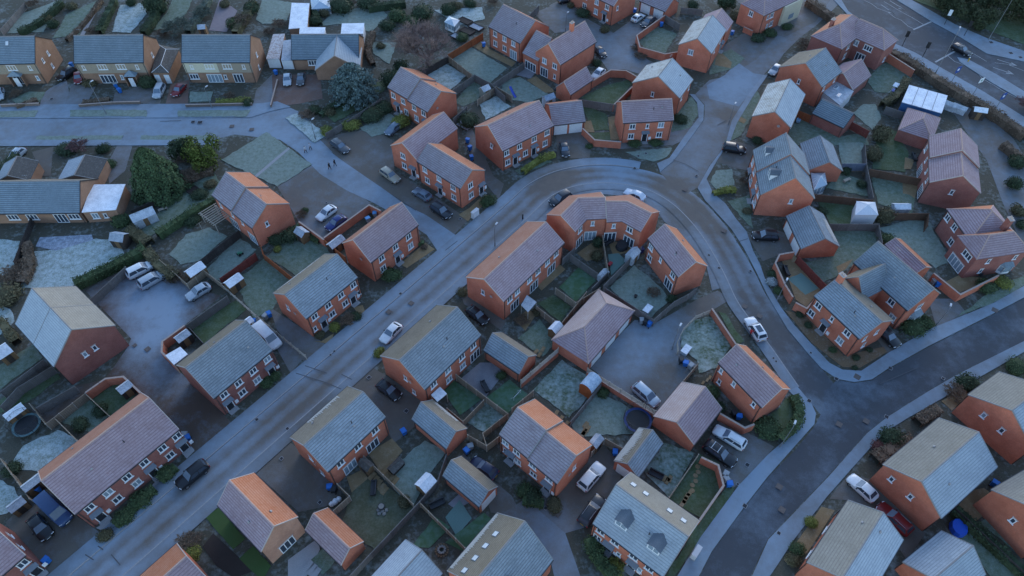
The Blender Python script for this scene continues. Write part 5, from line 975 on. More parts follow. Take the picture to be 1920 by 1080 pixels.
# ---------------------------------------------------------------- materials
MT = {}
def nodes(name):
    m = bpy.data.materials.new(name); m.use_nodes = True
    nt = m.node_tree; b = nt.nodes['Principled BSDF']; MT[name] = m
    return m, nt, b
def mixc(nt, fac, a, b):
    n = nt.nodes.new('ShaderNodeMix'); n.data_type = 'RGBA'
    for i, v in ((0, fac), (6, a), (7, b)):
        if hasattr(v, 'links'): nt.links.new(v, n.inputs[i])
        elif i == 0: n.inputs[0].default_value = v
        else: n.inputs[i].default_value = (v[0], v[1], v[2], 1)
    return n.outputs[2]
def noise(nt, scale, detail=4, rough=.6, vec=None):
    n = nt.nodes.new('ShaderNodeTexNoise'); n.inputs['Scale'].default_value = scale
    n.inputs['Detail'].default_value = detail; n.inputs['Roughness'].default_value = rough
    if vec is None:
        g = nt.nodes.new('ShaderNodeNewGeometry'); vec = g.outputs['Position']
    nt.links.new(vec, n.inputs['Vector']); return n.outputs['Fac']
def ramp(nt, v, lo, hi):
    n = nt.nodes.new('ShaderNodeMapRange'); n.inputs[1].default_value = lo; n.inputs[2].default_value = hi
    nt.links.new(v, n.inputs[0]); return n.outputs[0]
def math2(nt, op, a, b):
    n = nt.nodes.new('ShaderNodeMath'); n.operation = op
    for i, v in ((0, a), (1, b)):
        if hasattr(v, 'links'): nt.links.new(v, n.inputs[i])
        else: n.inputs[i].default_value = v
    return n.outputs[0]
def surf(name, c1, c2, scale=1.5, rough=.85, frost=None, fscale=2.0, fr=(.45, .65), fine=12, bump=0, rnd=0, spec=.2, spot=None):
    """two-tone noise colour, optional frost coat (colour) broken by noise"""
    m, nt, b = nodes(name)
    c = mixc(nt, ramp(nt, noise(nt, scale), .3, .7), c1, c2)
    nf = noise(nt, fine, 3)
    c = mixc(nt, ramp(nt, nf, .35, .75), c, tuple(x*.72 for x in c2))
    if frost:
        k = math2(nt, 'ADD', math2(nt, 'MULTIPLY', noise(nt, fscale, 6, .7), .6), math2(nt, 'MULTIPLY', noise(nt, fscale*6, 3), .4))
        c = mixc(nt, ramp(nt, k, *fr), c, frost)
    if spot:
        c = mixc(nt, math2(nt, 'MULTIPLY', ramp(nt, noise(nt, .55, 8, .78), .60, .70), .75), c, spot)
    if rnd:
        oi = nt.nodes.new('ShaderNodeObjectInfo'); hs = nt.nodes.new('ShaderNodeHueSaturation')
        nt.links.new(ramp(nt, oi.outputs['Random'], -.0, 1.0), hs.inputs['Value'])
        mr = hs.inputs['Value'].links[0].from_node; mr.inputs[3].default_value = 1-rnd; mr.inputs[4].default_value = 1+rnd
        nt.links.new(c, hs.inputs['Color']); c = hs.outputs[0]
    nt.links.new(c, b.inputs['Base Color']); b.inputs['Roughness'].default_value = rough
    b.inputs['Specular IOR Level'].default_value = spec
    if bump:
        bp = nt.nodes.new('ShaderNodeBump'); bp.inputs['Strength'].default_value = bump; bp.inputs['Distance'].default_value = .05
        nt.links.new(nf, bp.inputs['Height']); nt.links.new(bp.outputs[0], b.inputs['Normal'])
    return m
def flat(name, c, rough=.6, metal=0, spec=.4, coat=0, emit=None):
    m, nt, b = nodes(name)
    cc = mixc(nt, ramp(nt, noise(nt, 3.0), .3, .7), c, tuple(x*.86 for x in c))
    nt.links.new(cc, b.inputs['Base Color']); b.inputs['Roughness'].default_value = rough
    b.inputs['Metallic'].default_value = metal; b.inputs['Specular IOR Level'].default_value = spec
    if coat: b.inputs['Coat Weight'].default_value = coat; b.inputs['Coat Roughness'].default_value = .08
    return m
def brickmat(name, c1, c2, mortar):
    m, nt, b = nodes(name)
    uv = nt.nodes.new('ShaderNodeUVMap'); t = nt.nodes.new('ShaderNodeTexBrick')
    nt.links.new(uv.outputs[0], t.inputs['Vector'])
    t.inputs['Color1'].default_value = (*c1, 1); t.inputs['Color2'].default_value = (*c2, 1); t.inputs['Mortar'].default_value = (*mortar, 1)
    t.inputs['Scale'].default_value = 1; t.inputs['Mortar Size'].default_value = .006; t.inputs['Brick Width'].default_value = .225; t.inputs['Row Height'].default_value = .075
    c = mixc(nt, ramp(nt, noise(nt, .5, 5), .3, .75), t.outputs['Color'], tuple(x*.78 for x in c2))
    c = mixc(nt, math2(nt, 'MULTIPLY', ramp(nt, noise(nt, 4, 4), .45, .8), .35), c, tuple(min(1, x*1.5) for x in c1))
    oi = nt.nodes.new('ShaderNodeObjectInfo'); hs = nt.nodes.new('ShaderNodeHueSaturation')
    mr = ramp(nt, oi.outputs['Random'], 0, 1); mr.node.inputs[3].default_value = .88; mr.node.inputs[4].default_value = 1.1
    nt.links.new(mr, hs.inputs['Value']); nt.links.new(c, hs.inputs['Color'])
    nt.links.new(hs.outputs[0], b.inputs['Base Color']); b.inputs['Roughness'].default_value = .9; b.inputs['Specular IOR Level'].default_value = .15
def asphalt(name, bare1, bare2, frostc, amount=1.0):
    m, nt, b = nodes(name)
    a = nt.nodes.new('ShaderNodeAttribute'); a.attribute_name = 'frost'
    base = mixc(nt, ramp(nt, noise(nt, .7, 5), .3, .7), bare1, bare2)
    base = mixc(nt, math2(nt, 'MULTIPLY', ramp(nt, noise(nt, 20, 2), .3, .7), .35), base, tuple(x*.6 for x in bare2))
    dk = nt.nodes.new('ShaderNodeAttribute'); dk.attribute_name = 'worn'
    base = mixc(nt, dk.outputs['Fac'], base, (.06, .066, .076))
    k = math2(nt, 'ADD', a.outputs['Fac'], math2(nt, 'MULTIPLY', math2(nt, 'SUBTRACT', noise(nt, .7, 8, .7), .5), .9))
    k = math2(nt, 'ADD', k, math2(nt, 'MULTIPLY', math2(nt, 'SUBTRACT', noise(nt, 9, 3), .5), .4))
    k = math2(nt, 'ADD', k, math2(nt, 'MULTIPLY', math2(nt, 'SUBTRACT', noise(nt, .17, 5, .6), .5), 1.1))
    c = mixc(nt, math2(nt, 'MULTIPLY', ramp(nt, k, .1, 1.0), amount), base, frostc)
    nt.links.new(c, b.inputs['Base Color']); b.inputs['Roughness'].default_value = .8; b.inputs['Specular IOR Level'].default_value = .2

FW = (.52, .55, .6)
brickmat('brick', (.54, .178, .105), (.44, .14, .085), (.41, .225, .17))
brickmat('brickb', (.31, .12, .097), (.255, .098, .08), (.28, .175, .155))
brickmat('tanbrick', (.32, .185, .12), (.265, .152, .10), (.29, .205, .155))
brickmat('oldbrick', (.20, .15, .125), (.165, .125, .105), (.2, .17, .15))
brickmat('tanpink', (.48, .25, .165), (.40, .21, .145), (.4, .29, .23))
surf('tan', (.36, .295, .22), (.325, .265, .20), rnd=.05)
surf('cream', (.62, .56, .41), (.57, .52, .39))
surf('white', (.62, .62, .62), (.56, .56, .58))
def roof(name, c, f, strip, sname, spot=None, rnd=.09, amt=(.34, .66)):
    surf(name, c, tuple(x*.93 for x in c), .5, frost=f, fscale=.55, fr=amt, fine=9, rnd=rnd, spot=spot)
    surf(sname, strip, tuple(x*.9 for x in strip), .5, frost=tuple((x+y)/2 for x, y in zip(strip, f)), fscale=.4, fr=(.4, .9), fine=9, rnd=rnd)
roof('redfrost', (.285, .19, .195), (.365, .285, .31), (.235, .155, .157), 'st_rf', (.235, .115, .10))
roof('redfrost2', (.245, .19, .20), (.325, .295, .322), (.20, .155, .162), 'st_rf2', (.26, .135, .12))
roof('redbare', (.44, .15, .068), (.45, .22, .14), (.37, .125, .06), 'st_rb', (.26, .10, .06))
roof('redmute', (.35, .15, .09), (.37, .21, .155), (.30, .125, .08), 'st_rm')
roof('palepink', (.43, .30, .26), (.47, .385, .36), (.39, .27, .23), 'st_pp')
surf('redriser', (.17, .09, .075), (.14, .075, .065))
roof('greyfrost', (.175, .20, .222), (.275, .315, .355), (.135, .157, .175), 'st_gf', (.13, .135, .14))
roof('greyfrostl', (.31, .345, .375), (.40, .44, .47), (.265, .297, .325), 'st_gl', (.22, .245, .265))
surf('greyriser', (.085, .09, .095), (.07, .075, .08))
roof('brownbare', (.175, .145, .108), (.24, .205, .16), (.155, .128, .096), 'st_bb', (.10, .085, .065), rnd=.1)
roof('brownpatch', (.28, .245, .195), (.50, .50, .48), (.27, .245, .21), 'st_bp', amt=(.34, .56))
roof('tanbare', (.232, .208, .172), (.29, .268, .23), (.222, .198, .165), 'st_tb', (.165, .148, .125))
roof('slatefrost', (.155, .195, .225), (.21, .26, .295), (.10, .125, .145), 'st_sf')
roof('slatepale', (.29, .33, .36), (.36, .40, .43), (.23, .26, .29), 'st_sp')
surf('frostwhite', (.44, .43, .41), (.34, .32, .29), 2.5)
surf('darkroof', (.10, .09, .08), (.075, .07, .065), 1.5, frost=(.18, .18, .17), fscale=2.5, fr=(.5, .7))
surf('dormerslate', (.155, .175, .195), (.125, .14, .16), 1.0)
surf('ridge', (.46, .33, .28), (.40, .27, .23), 2)
surf('ridgegrey', (.26, .25, .25), (.22, .21, .21), 2)
surf('verge', (.48, .40, .36), (.42, .35, .32))
surf('vergegrey', (.30, .295, .29), (.25, .25, .25))
surf('lead', (.30, .33, .37), (.25, .28, .32), 1, frost=(.44, .48, .53), fscale=1.2, fr=(.4, .65))
surf('metal', (.36, .40, .43), (.30, .34, .38), 1, frost=(.55, .58, .62), fscale=.9, fr=(.4, .62))
surf('bluemetal', (.25, .34, .43), (.2, .28, .37), 1, frost=(.42, .5, .58), fscale=1, fr=(.4, .65))
surf('whiteroof', (.66, .68, .72), (.56, .59, .64), .8, frost=(.74, .76, .8), fscale=.6, fr=(.4, .6))
surf('rustroof', (.36, .30, .28), (.24, .17, .14), 2.5, frost=(.5, .5, .52), fscale=2.2, fr=(.42, .58))
surf('glassroof', (.42, .50, .56), (.34, .42, .50), 1, rough=.35, spec=.5)
surf('canvas', (.72, .72, .74), (.64, .64, .67))
flat('blue', (.03, .10, .24)); flat('whiteframe', (.72, .73, .74), .5); flat('dark_trim', (.035, .035, .04), .5)
flat('doorblack', (.018, .02, .026), .35); flat('garagedoor', (.66, .67, .68), .55); flat('canopy', (.14, .16, .19), .7)
flat('glass', (.045, .06, .085), .12, 0, .6); flat('glasspale', (.22, .28, .33), .12, 0, .6); flat('downpipe', (.06, .045, .04), .5)
surf('wood', (.24, .15, .08), (.18, .11, .06), 2); surf('darkwood', (.07, .055, .045), (.05, .04, .035), 2); surf('orangewood', (.42, .13, .04), (.34, .10, .035), 2)
surf('greenwood', (.32, .36, .30), (.26, .3, .25), 2)
surf('worange', (.34, .11, .045), (.25, .08, .035), 1.2, rnd=.12); surf('wdark', (.07, .06, .055), (.05, .042, .04), 1.2, rnd=.12)
surf('wred', (.22, .055, .04), (.16, .04, .035), 1.2, rnd=.1); surf('wpale', (.33, .26, .19), (.25, .20, .15), 1.2, rnd=.12)
surf('wgrey', (.20, .185, .175), (.145, .135, .13), 1.2, rnd=.15); surf('wbrown', (.16, .095, .06), (.12, .07, .05), 1.2, rnd=.1)
surf('wblue', (.16, .18, .24), (.13, .15, .2), 1.2); surf('railwood', (.44, .39, .32), (.35, .31, .26), 1.5)
surf('coping', (.42, .33, .28), (.36, .28, .24), 2)
surf('earth', (.085, .076, .058), (.062, .062, .046), .25, frost=(.22, .25, .25), fscale=.25, fr=(.5, .72), fine=5)
asphalt('asphalt', (.142, .125, .11), (.112, .102, .093), (.20, .248, .30)); asphalt('asphalt_dark', (.062, .068, .078), (.053, .059, .069), (.175, .22, .275))
asphalt('drive', (.135, .118, .10), (.11, .097, .083), (.215, .245, .285)); asphalt('drivebrown', (.10, .072, .056), (.082, .06, .048), (.22, .275, .335))
asphalt('pave_frost', (.132, .13, .126), (.112, .112, .11), (.205, .257, .312)); asphalt('bluebrick', (.115, .13, .145), (.098, .112, .128), (.19, .25, .31))
asphalt('redblock', (.17, .105, .082), (.135, .085, .068), (.24, .245, .26))
surf('kerb', (.33, .33, .33), (.27, .27, .28), 3)
G = (.055, .085, .035)
surf('lf', (.105, .135, .085), (.13, .155, .105), .5, frost=(.38, .44, .445), fscale=.9, fr=(.32, .60), fine=8, bump=.5)
surf('lf2', (.10, .13, .08), (.115, .14, .092), .5, frost=(.24, .29, .27), fscale=1.4, fr=(.30, .70), fine=8, bump=.5)
surf('lg', (.07, .10, .046), (.083, .108, .058), .5, frost=(.18, .225, .195), fscale=1.2, fr=(.34, .68), fine=8, bump=.5)
surf('lg2', (.058, .09, .036), (.072, .10, .048), .4, frost=(.27, .33, .315), fscale=.35, fr=(.38, .62), fine=8, bump=.5)
surf('ld', (.055, .085, .034), (.068, .095, .042), .5, frost=(.12, .16, .12), fscale=.6, fr=(.42, .78), fine=9, bump=.4)
surf('lo', (.085, .085, .05), (.07, .078, .045), .5, frost=(.135, .145, .11), fscale=.6, fr=(.42, .78), fine=9, bump=.4)
surf('la', (.065, .125, .058), (.075, .135, .066), .5, frost=(.13, .21, .17), fscale=.25, fr=(.45, .75)); surf('la2', (.135, .22, .195), (.15, .235, .21), .5)
surf('la3', (.045, .085, .024), (.055, .095, .032), .5)
surf('ochre', (.27, .19, .10), (.22, .155, .085), .8, frost=(.31, .255, .18), fscale=.9, fr=(.5, .75)); surf('gravel', (.19, .125, .07), (.14, .095, .06), .8, frost=(.24, .21, .17), fscale=.8, fr=(.5, .75))
surf('deck', (.26, .26, .28), (.2, .2, .22), 1.2); surf('crazy', (.25, .28, .33), (.17, .19, .23), 2.2, frost=(.4, .44, .5), fscale=1.5); surf('pinkpatio', (.27, .22, .22), (.22, .18, .19), 1)
surf('slabs', (.34, .33, .33), (.28, .28, .29), 1.2); surf('dirt', (.045, .035, .03), (.035, .028, .025), 1.5)
surf('paint', (.42, .43, .44), (.26, .27, .28), 4); surf('tar', (.085, .09, .10), (.10, .105, .115), 3); surf('iron', (.05, .05, .055), (.035, .035, .04), 4); surf('ironbrown', (.15, .125, .112), (.13, .108, .1), 3)
def leaf(name, c, d=.55):
    m, nt, b = nodes(name)
    g = nt.nodes.new('ShaderNodeNewGeometry')
    col = mixc(nt, g.outputs['Random Per Island'], tuple(x*d for x in c), tuple(min(1, x*1.5) for x in c))
    col = mixc(nt, math2(nt, 'MULTIPLY', ramp(nt, noise(nt, 1.2), .4, .7), .4), col, tuple(x*.8 for x in c))
    nt.links.new(col, b.inputs['Base Color']); b.inputs['Roughness'].default_value = .8; b.inputs['Specular IOR Level'].default_value = .15
for n_, c_ in dict(green=(.06, .088, .04), yellow=(.165, .175, .045), brown=(.14, .10, .07), dark=(.045, .065, .035), olive=(.10, .09, .05), red=(.12, .05, .045), grey=(.10, .12, .095),
                   frosty=(.32, .36, .37), bluegreen=(.105, .145, .135), yellowgreen=(.085, .105, .022), conifer=(.058, .09, .042), darkwood2=(.045, .055, .028), twig=(.15, .085, .08), redtwig=(.21, .15, .135)).items():
    leaf('leaf_'+n_, c_)
surf('bark', (.12, .09, .075), (.085, .065, .055), 4)
PAINT = dict(silver=(.36, .40, .44), black=(.012, .013, .016), white=(.62, .64, .66), silverblue=(.33, .39, .45), darkgrey=(.06, .068, .078), navy=(.012, .018, .05), red=(.17, .012, .014), nearblack=(.018, .024, .032),
             bluegrey=(.12, .16, .21), beige=(.34, .31, .24), blue=(.012, .025, .13), navyvan=(.03, .07, .17), frost=(.46, .53, .62))
for n_, c_ in PAINT.items(): flat('paint_'+n_, c_, .36, .1 if n_ not in ('white', 'frost') else 0, .4, coat=.25)
flat('tyre', (.014, .014, .015), .85); flat('rim', (.3, .31, .33), .4, .6); flat('headlight', (.6, .62, .65), .15); flat('taillight', (.25, .012, .012), .25)
flat('carglass', (.045, .062, .085), .1, 0, .6); flat('carglassf', (.13, .17, .22), .25, 0, .5)
for n_, c_ in dict(blue=(.018, .14, .46), grey=(.26, .28, .30), black=(.02, .021, .024), bluelid=(.10, .26, .5), navy=(.01, .02, .1)).items(): flat('bin_'+n_, c_, .5)
flat('pole', (.22, .23, .24), .5, .3); flat('lamphead', (.5, .51, .53), .45); flat('blackmetal', (.02, .02, .022), .5); flat('signblue', (.012, .06, .28), .5); flat('signwhite', (.7, .72, .74), .5); flat('yellowp', (.55, .32, .03), .5)
flat('skin', (.42, .25, .18), .6); flat('coat_dark', (.014, .016, .022), .8); flat('coat_dark2', (.02, .02, .026), .8); flat('coat_pale', (.5, .5, .5), .8); flat('coat_pale2', (.42, .43, .46), .8); flat('coat_red', (.42, .025, .03), .8); flat('trousers', (.02, .022, .03), .8); flat('hair', (.025, .018, .014), .7)
flat('tablecover', (.012, .09, .52), .6); flat('coverdark', (.03, .032, .036), .7); flat('slideblue', (.04, .08, .42), .4); flat('toygreen', (.06, .2, .12), .5); flat('redtoy', (.4, .02, .03), .5); flat('chairblue', (.2, .36, .5), .5)
flat('tubgrey', (.42, .47, .54), .6); flat('stone', (.19, .18, .165), .8); flat('trampmat', (.01, .012, .016), .7); flat('trampblue', (.01, .03, .12), .6); flat('tramppad', (.07, .13, .14), .7)
flat('skylight', (.58, .60, .62), .25); flat('vent', (.30, .28, .27), .7); flat('chimneypot', (.45, .36, .30), .8)

# ---------------------------------------------------------------- object helpers
def tag(o, label, cat, group=None, kind=None):
    if label: o['label'] = label
    if cat: o['category'] = cat
    if group: o['group'] = group
    if kind: o['kind'] = kind
    return o
def link(name, data, parent=None, mat=None, loc=None, rotz=None):
    o = bpy.data.objects.new(name, data); COL.objects.link(o)
    if parent is not None: o.parent = parent
    if mat is not None and data is not None and not data.materials: data.materials.append(MT[mat])
    if loc is not None: o.location = loc
    if rotz is not None: o.rotation_euler = (0, 0, rotz)
    return o
def thing(name, label, cat, loc, rotz=0, group=None):
    return tag(link(name, None, loc=loc, rotz=rotz), label, cat, group)
class MB:
    """collects polygons"""
    def __init__(s): s.v = []; s.f = []; s.m = []; s.uv = []
    def poly(s, pts, mi=0, uv=None):
        i = len(s.v); s.v += [tuple(p) for p in pts]; s.f.append(tuple(range(i, i+len(pts)))); s.m.append(mi); s.uv += uv if uv else [(p[0], p[1]) for p in pts]
    def box(s, x0, x1, y0, y1, z0, z1, mi=0, M=None):
        c = [Vector((x, y, z)) for z in (z0, z1) for y in (y0, y1) for x in (x0, x1)]
        if M is not None: c = [M @ p for p in c]
        for f in ((0, 2, 3, 1), (4, 5, 7, 6), (0, 1, 5, 4), (2, 6, 7, 3), (0, 4, 6, 2), (1, 3, 7, 5)): s.poly([c[k] for k in f], mi)
    def tube(s, a, b, r0, r1=None, n=6, mi=0, caps=True):
        r1 = r0 if r1 is None else r1
        a, b = Vector(a), Vector(b); d = (b-a).normalized(); u = d.orthogonal().normalized(); w = d.cross(u)
        A = [a+(u*math.cos(t)+w*math.sin(t))*r0 for t in [2*math.pi*k/n for k in range(n)]]
        B = [b+(u*math.cos(t)+w*math.sin(t))*r1 for t in [2*math.pi*k/n for k in range(n)]]
        for k in range(n): s.poly([A[k], A[(k+1) % n], B[(k+1) % n], B[k]], mi)
        if caps: s.poly(B, mi); s.poly(A[::-1], mi)
    def mesh(s, name, mats):
        me = bpy.data.meshes.new(name); me.from_pydata(s.v, [], s.f)
        for m in ([mats] if isinstance(mats, str) else mats): me.materials.append(MT[m])
        me.polygons.foreach_set('material_index', s.m)
        uvl = me.uv_layers.new(name='UVMap'); uvl.data.foreach_set('uv', [c for t in s.uv for c in t])
        me.update(); return me
    def build(s, name, mats, parent=None, loc=None, rotz=None): return link(name, s.mesh(name, mats), parent, None, loc, rotz)
def clip(poly, axis_v, lim, keep_above):
    out = []; n = len(poly)
    for i in range(n):
        a, b = poly[i], poly[(i+1) % n]; da, db = axis_v(a)-lim, axis_v(b)-lim
        if not keep_above: da, db = -da, -db
        if da >= 0: out.append(a)
        if (da >= 0) != (db >= 0):
            t = da/(da-db); out.append(a+(b-a)*t)
    return out
def tile_face(mb, pts, mi, ri, pitch=.36, t=.04, ns=True):
    """lay stepped tile courses on a planar roof face; riser faces take material ri"""
    pts = [Vector(p) for p in pts]
    n = Vector((0, 0, 0))
    for i in range(len(pts)): n += pts[i].cross(pts[(i+1) % len(pts)])
    if n.z < 0: pts = pts[::-1]; n = -n
    n.normalize(); up = Vector((0, 0, 1)); s = (up-n*up.dot(n))
    if s.length < 1e-4: mb.poly(pts, mi); return
    s.normalize(); av = lambda p: p.dot(s)
    v0 = min(map(av, pts)); v1 = max(map(av, pts)); k = max(1, round((v1-v0)/pitch)); h = (v1-v0)/k
    for i in range(k):
        lo, hi = v0+i*h, v0+(i+1)*h
        q = pts if k == 1 else clip(clip(pts, av, lo, True), av, hi, False)
        if len(q) < 3: continue
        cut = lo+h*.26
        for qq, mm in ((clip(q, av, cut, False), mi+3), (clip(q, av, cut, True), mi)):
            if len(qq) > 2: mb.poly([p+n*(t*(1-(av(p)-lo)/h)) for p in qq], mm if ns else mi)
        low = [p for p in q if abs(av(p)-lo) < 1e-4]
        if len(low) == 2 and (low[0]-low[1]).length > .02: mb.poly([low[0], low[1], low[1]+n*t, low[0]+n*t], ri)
ROOFS = dict(red=('redfrost', 'redbare', 'redriser', 'ridge', 'verge'), redg=('redfrost2', 'redbare', 'redriser', 'ridge', 'vergegrey'), redf=('redfrost', 'redfrost', 'redriser', 'ridge', 'verge'),
             grey=('greyfrost', 'brownbare', 'greyriser', 'ridgegrey', 'vergegrey'), greyt=('greyfrostl', 'tanbare', 'greyriser', 'ridgegrey', 'vergegrey'), greyf=('greyfrost', 'brownpatch', 'greyriser', 'ridgegrey', 'vergegrey'),
             slate=('slatefrost', 'brownbare', 'greyriser', 'ridgegrey', 'dark_trim'), slatep=('slatepale', 'slatepale', 'greyriser', 'ridgegrey', 'verge'), dark=('darkroof', 'darkroof', 'greyriser', 'ridgegrey', 'vergegrey'), redm=('redfrost', 'redmute', 'redriser', 'ridge', 'verge'), greyw=('greyfrostl', 'brownpatch', 'greyriser', 'ridgegrey', 'vergegrey'), greyff=('greyfrostl', 'greyfrostl', 'greyriser', 'ridgegrey', 'vergegrey'), pale=('redfrost', 'palepink', 'redriser', 'ridge', 'verge'))
PATCHY = {'e5', 'e6', 'e12', 'g13', 'g14'}
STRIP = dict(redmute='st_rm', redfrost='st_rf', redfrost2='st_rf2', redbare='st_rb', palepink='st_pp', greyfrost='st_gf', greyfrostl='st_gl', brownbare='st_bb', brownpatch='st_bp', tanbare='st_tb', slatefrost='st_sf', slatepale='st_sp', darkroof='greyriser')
# ---------------------------------------------------------------- windows and doors (shared meshes)
WK = dict(u=(1.15, 1.2, 2), us=(.6, 1.0, 1), uw=(1.9, 1.2, 3), l=(1.15, 1.25, 2), ls=(.6, 1.0, 1), lw=(1.9, 1.25, 3), p=(2.1, 2.1, 3), pw=(3.2, 2.0, 4))
WM = {}
def window_meshes(k):
    if k in WM: return WM[k]
    w, h, n = WK[k]; fr = .11; f = MB()
    f.box(-w/2, w/2, -.06, .02, 0, fr); f.box(-w/2, w/2, -.06, .02, h-fr, h)
    cw = (w-fr)/n
    for i in range(n+1): x = -w/2+i*cw; f.box(x, x+fr, -.055, .02, fr, h-fr)
    p = MB(); p.poly([(-cw/2+fr/2, 0, 0), (cw/2-fr/2, 0, 0), (cw/2-fr/2, 0, h-2*fr), (-cw/2+fr/2, 0, h-2*fr)])
    s = MB(); s.box(-w/2-.12, w/2+.12, -.13, .02, -.09, -.005)
    s2 = MB(); s2.box(-w/2-.1, w/2+.1, -.05, .02, h+.005, h+.14)
    WM[k] = (f.mesh('window_frame', 'whiteframe'), p.mesh('pane', 'glass'), s.mesh('sill', 'whiteframe'), s2.mesh('lintel', 'verge'), [-w/2+fr/2+cw*(i+.5) for i in range(n)], fr)
    return WM[k]
def put(name, me, parent, loc, rotz):
    o = bpy.data.objects.new(name, me); COL.objects.link(o); o.parent = parent; o.location = loc
    o.rotation_euler = (0, 0, rotz); return o
DOORS = {}
def door_meshes():
    if DOORS: return DOORS
    d = MB(); d.box(-.46, .46, -.03, .02, .12, 2.12); DOORS['leaf'] = d.mesh('door', 'doorblack')
    f = MB(); f.box(-.58, -.47, -.06, .02, .08, 2.2); f.box(.47, .58, -.06, .02, .08, 2.2); f.box(-.47, .47, -.06, .02, 2.13, 2.24); DOORS['frame'] = f.mesh('door_frame', 'whiteframe')
    c = MB(); c.poly([(-.8, -.6, 2.35), (.8, -.6, 2.35), (.72, .02, 2.68), (-.72, .02, 2.68)]); c.box(-.8, .8, -.6, .02, 2.27, 2.345); c.poly([(-.8, -.6, 2.35), (-.72, .02, 2.68), (-.8, .02, 2.35)]); c.poly([(.8, -.6, 2.35), (.8, .02, 2.35), (.72, .02, 2.68)])
    DOORS['canopy'] = c.mesh('canopy', 'canopy')
    st = MB(); st.box(-.7, .7, -.8, .0, 0, .12); DOORS['step'] = st.mesh('door_step', 'slabs')
    h = MB(); h.box(.3, .36, -.08, -.03, 1.05, 1.2); DOORS['handle'] = h.mesh('handle', 'rim')
    mb_ = MB(); mb_.box(-.24, .24, -.14, .02, .55, 1.15); DOORS['meter'] = mb_.mesh('meter_box', 'whiteframe')
    g = MB()
    for i in range(5): g.box(-1.2, 1.2, -.05-(i % 2)*.012, .02, .03+i*.42, .03+i*.42+.41)
    DOORS['garage'] = g.mesh('garage_door', 'garagedoor')
    gf = MB(); gf.box(-1.32, -1.205, -.03, .02, 0, 2.25); gf.box(1.205, 1.32, -.03, .02, 0, 2.25); gf.box(-1.205, 1.205, -.03, .02, 2.135, 2.25); DOORS['gframe'] = gf.mesh('door_frame', 'whiteframe')
    b = MB(); pts = [(-1.15, 0), (-.75, -.65), (.75, -.65), (1.15, 0)]
    for (a, e) in zip(pts, pts[1:]):
        for z0, z1 in ((.45, .95), (2.05, 2.2)): b.poly([(a[0], a[1], z0), (e[0], e[1], z0), (e[0], e[1], z1), (a[0], a[1], z1)])
        for q in (a, e): b.box(q[0]-.06, q[0]+.06, q[1]-.06, q[1]+.06, .95, 2.05)
    DOORS['bay'] = b.mesh('bay_window', 'whiteframe')
    bg = MB()
    for (a, e) in zip(pts, pts[1:]): bg.poly([(a[0]*.97, a[1]*.97, .95), (e[0]*.97, e[1]*.97, .95), (e[0]*.97, e[1]*.97, 2.05), (a[0]*.97, a[1]*.97, 2.05)])
    DOORS['bayglass'] = bg.mesh('pane', 'glasspale')
    br = MB(); top = [(-1.0, .0), (1.0, .0)]
    lo = [(-1.3, 0), (-.85, -.8), (.85, -.8), (1.3, 0)]
    br.poly([(*lo[0], 2.21), (*lo[1], 2.21), (-.7, 0, 2.75)]); br.poly([(*lo[1], 2.21), (*lo[2], 2.21), (.7, 0, 2.75), (-.7, 0, 2.75)]); br.poly([(*lo[2], 2.21), (*lo[3], 2.21), (.7, 0, 2.75)])
    DOORS['bayroof'] = br.mesh('bay_roof', 'slatefrost')
    return DOORS
RNGW = random.Random(3); BLD = {}
def blinds(kind, p):
    if kind not in BLD: BLD[kind] = p.copy(); BLD[kind].materials[0] = MT['glasspale']
    return BLD[kind]
def opening(root, kind, x, y, rotz, ze):
    D = door_meshes()
    if kind == 'd':
        d = put('door', D['leaf'], root, (x, y, 0), rotz); put('door_frame', D['frame'], d, (0, 0, 0), 0); put('handle', D['handle'], d, (0, 0, 0), 0)
        put('canopy', D['canopy'], root, (x, y, 0), rotz); put('door_step', D['step'], root, (x, y, 0), rotz); put('meter_box', D['meter'], root, (x+1.05*math.cos(rotz), y+1.05*math.sin(rotz), 0), rotz); return
    if kind == 'g':
        d = put('garage_door', D['garage'], root, (x, y, 0), rotz); put('door_frame', D['gframe'], d, (0, 0, 0), 0); return
    if kind == 'b':
        d = put('bay_window', D['bay'], root, (x, y, 0), rotz); put('pane', D['bayglass'], d, (0, 0, 0), 0); put('bay_roof', D['bayroof'], d, (0, 0, 0), 0); return
    f, p, s, l, xs, fr = window_meshes(kind)
    z = (ze-1.62 if ze > 3 else ze-1.5) if kind[0] == 'u' else .9 if kind[0] == 'l' else .06
    w = put('window', f, root, (x, y, z), rotz)
    blind = RNGW.random() < .3
    for px in xs: put('pane', p if not blind else blinds(kind, p), w, (px, -.012, fr), 0)
    if kind[0] != 'p': put('sill', s, w, (0, 0, 0), 0)
    put('lintel', l, w, (0, 0, 0), 0)
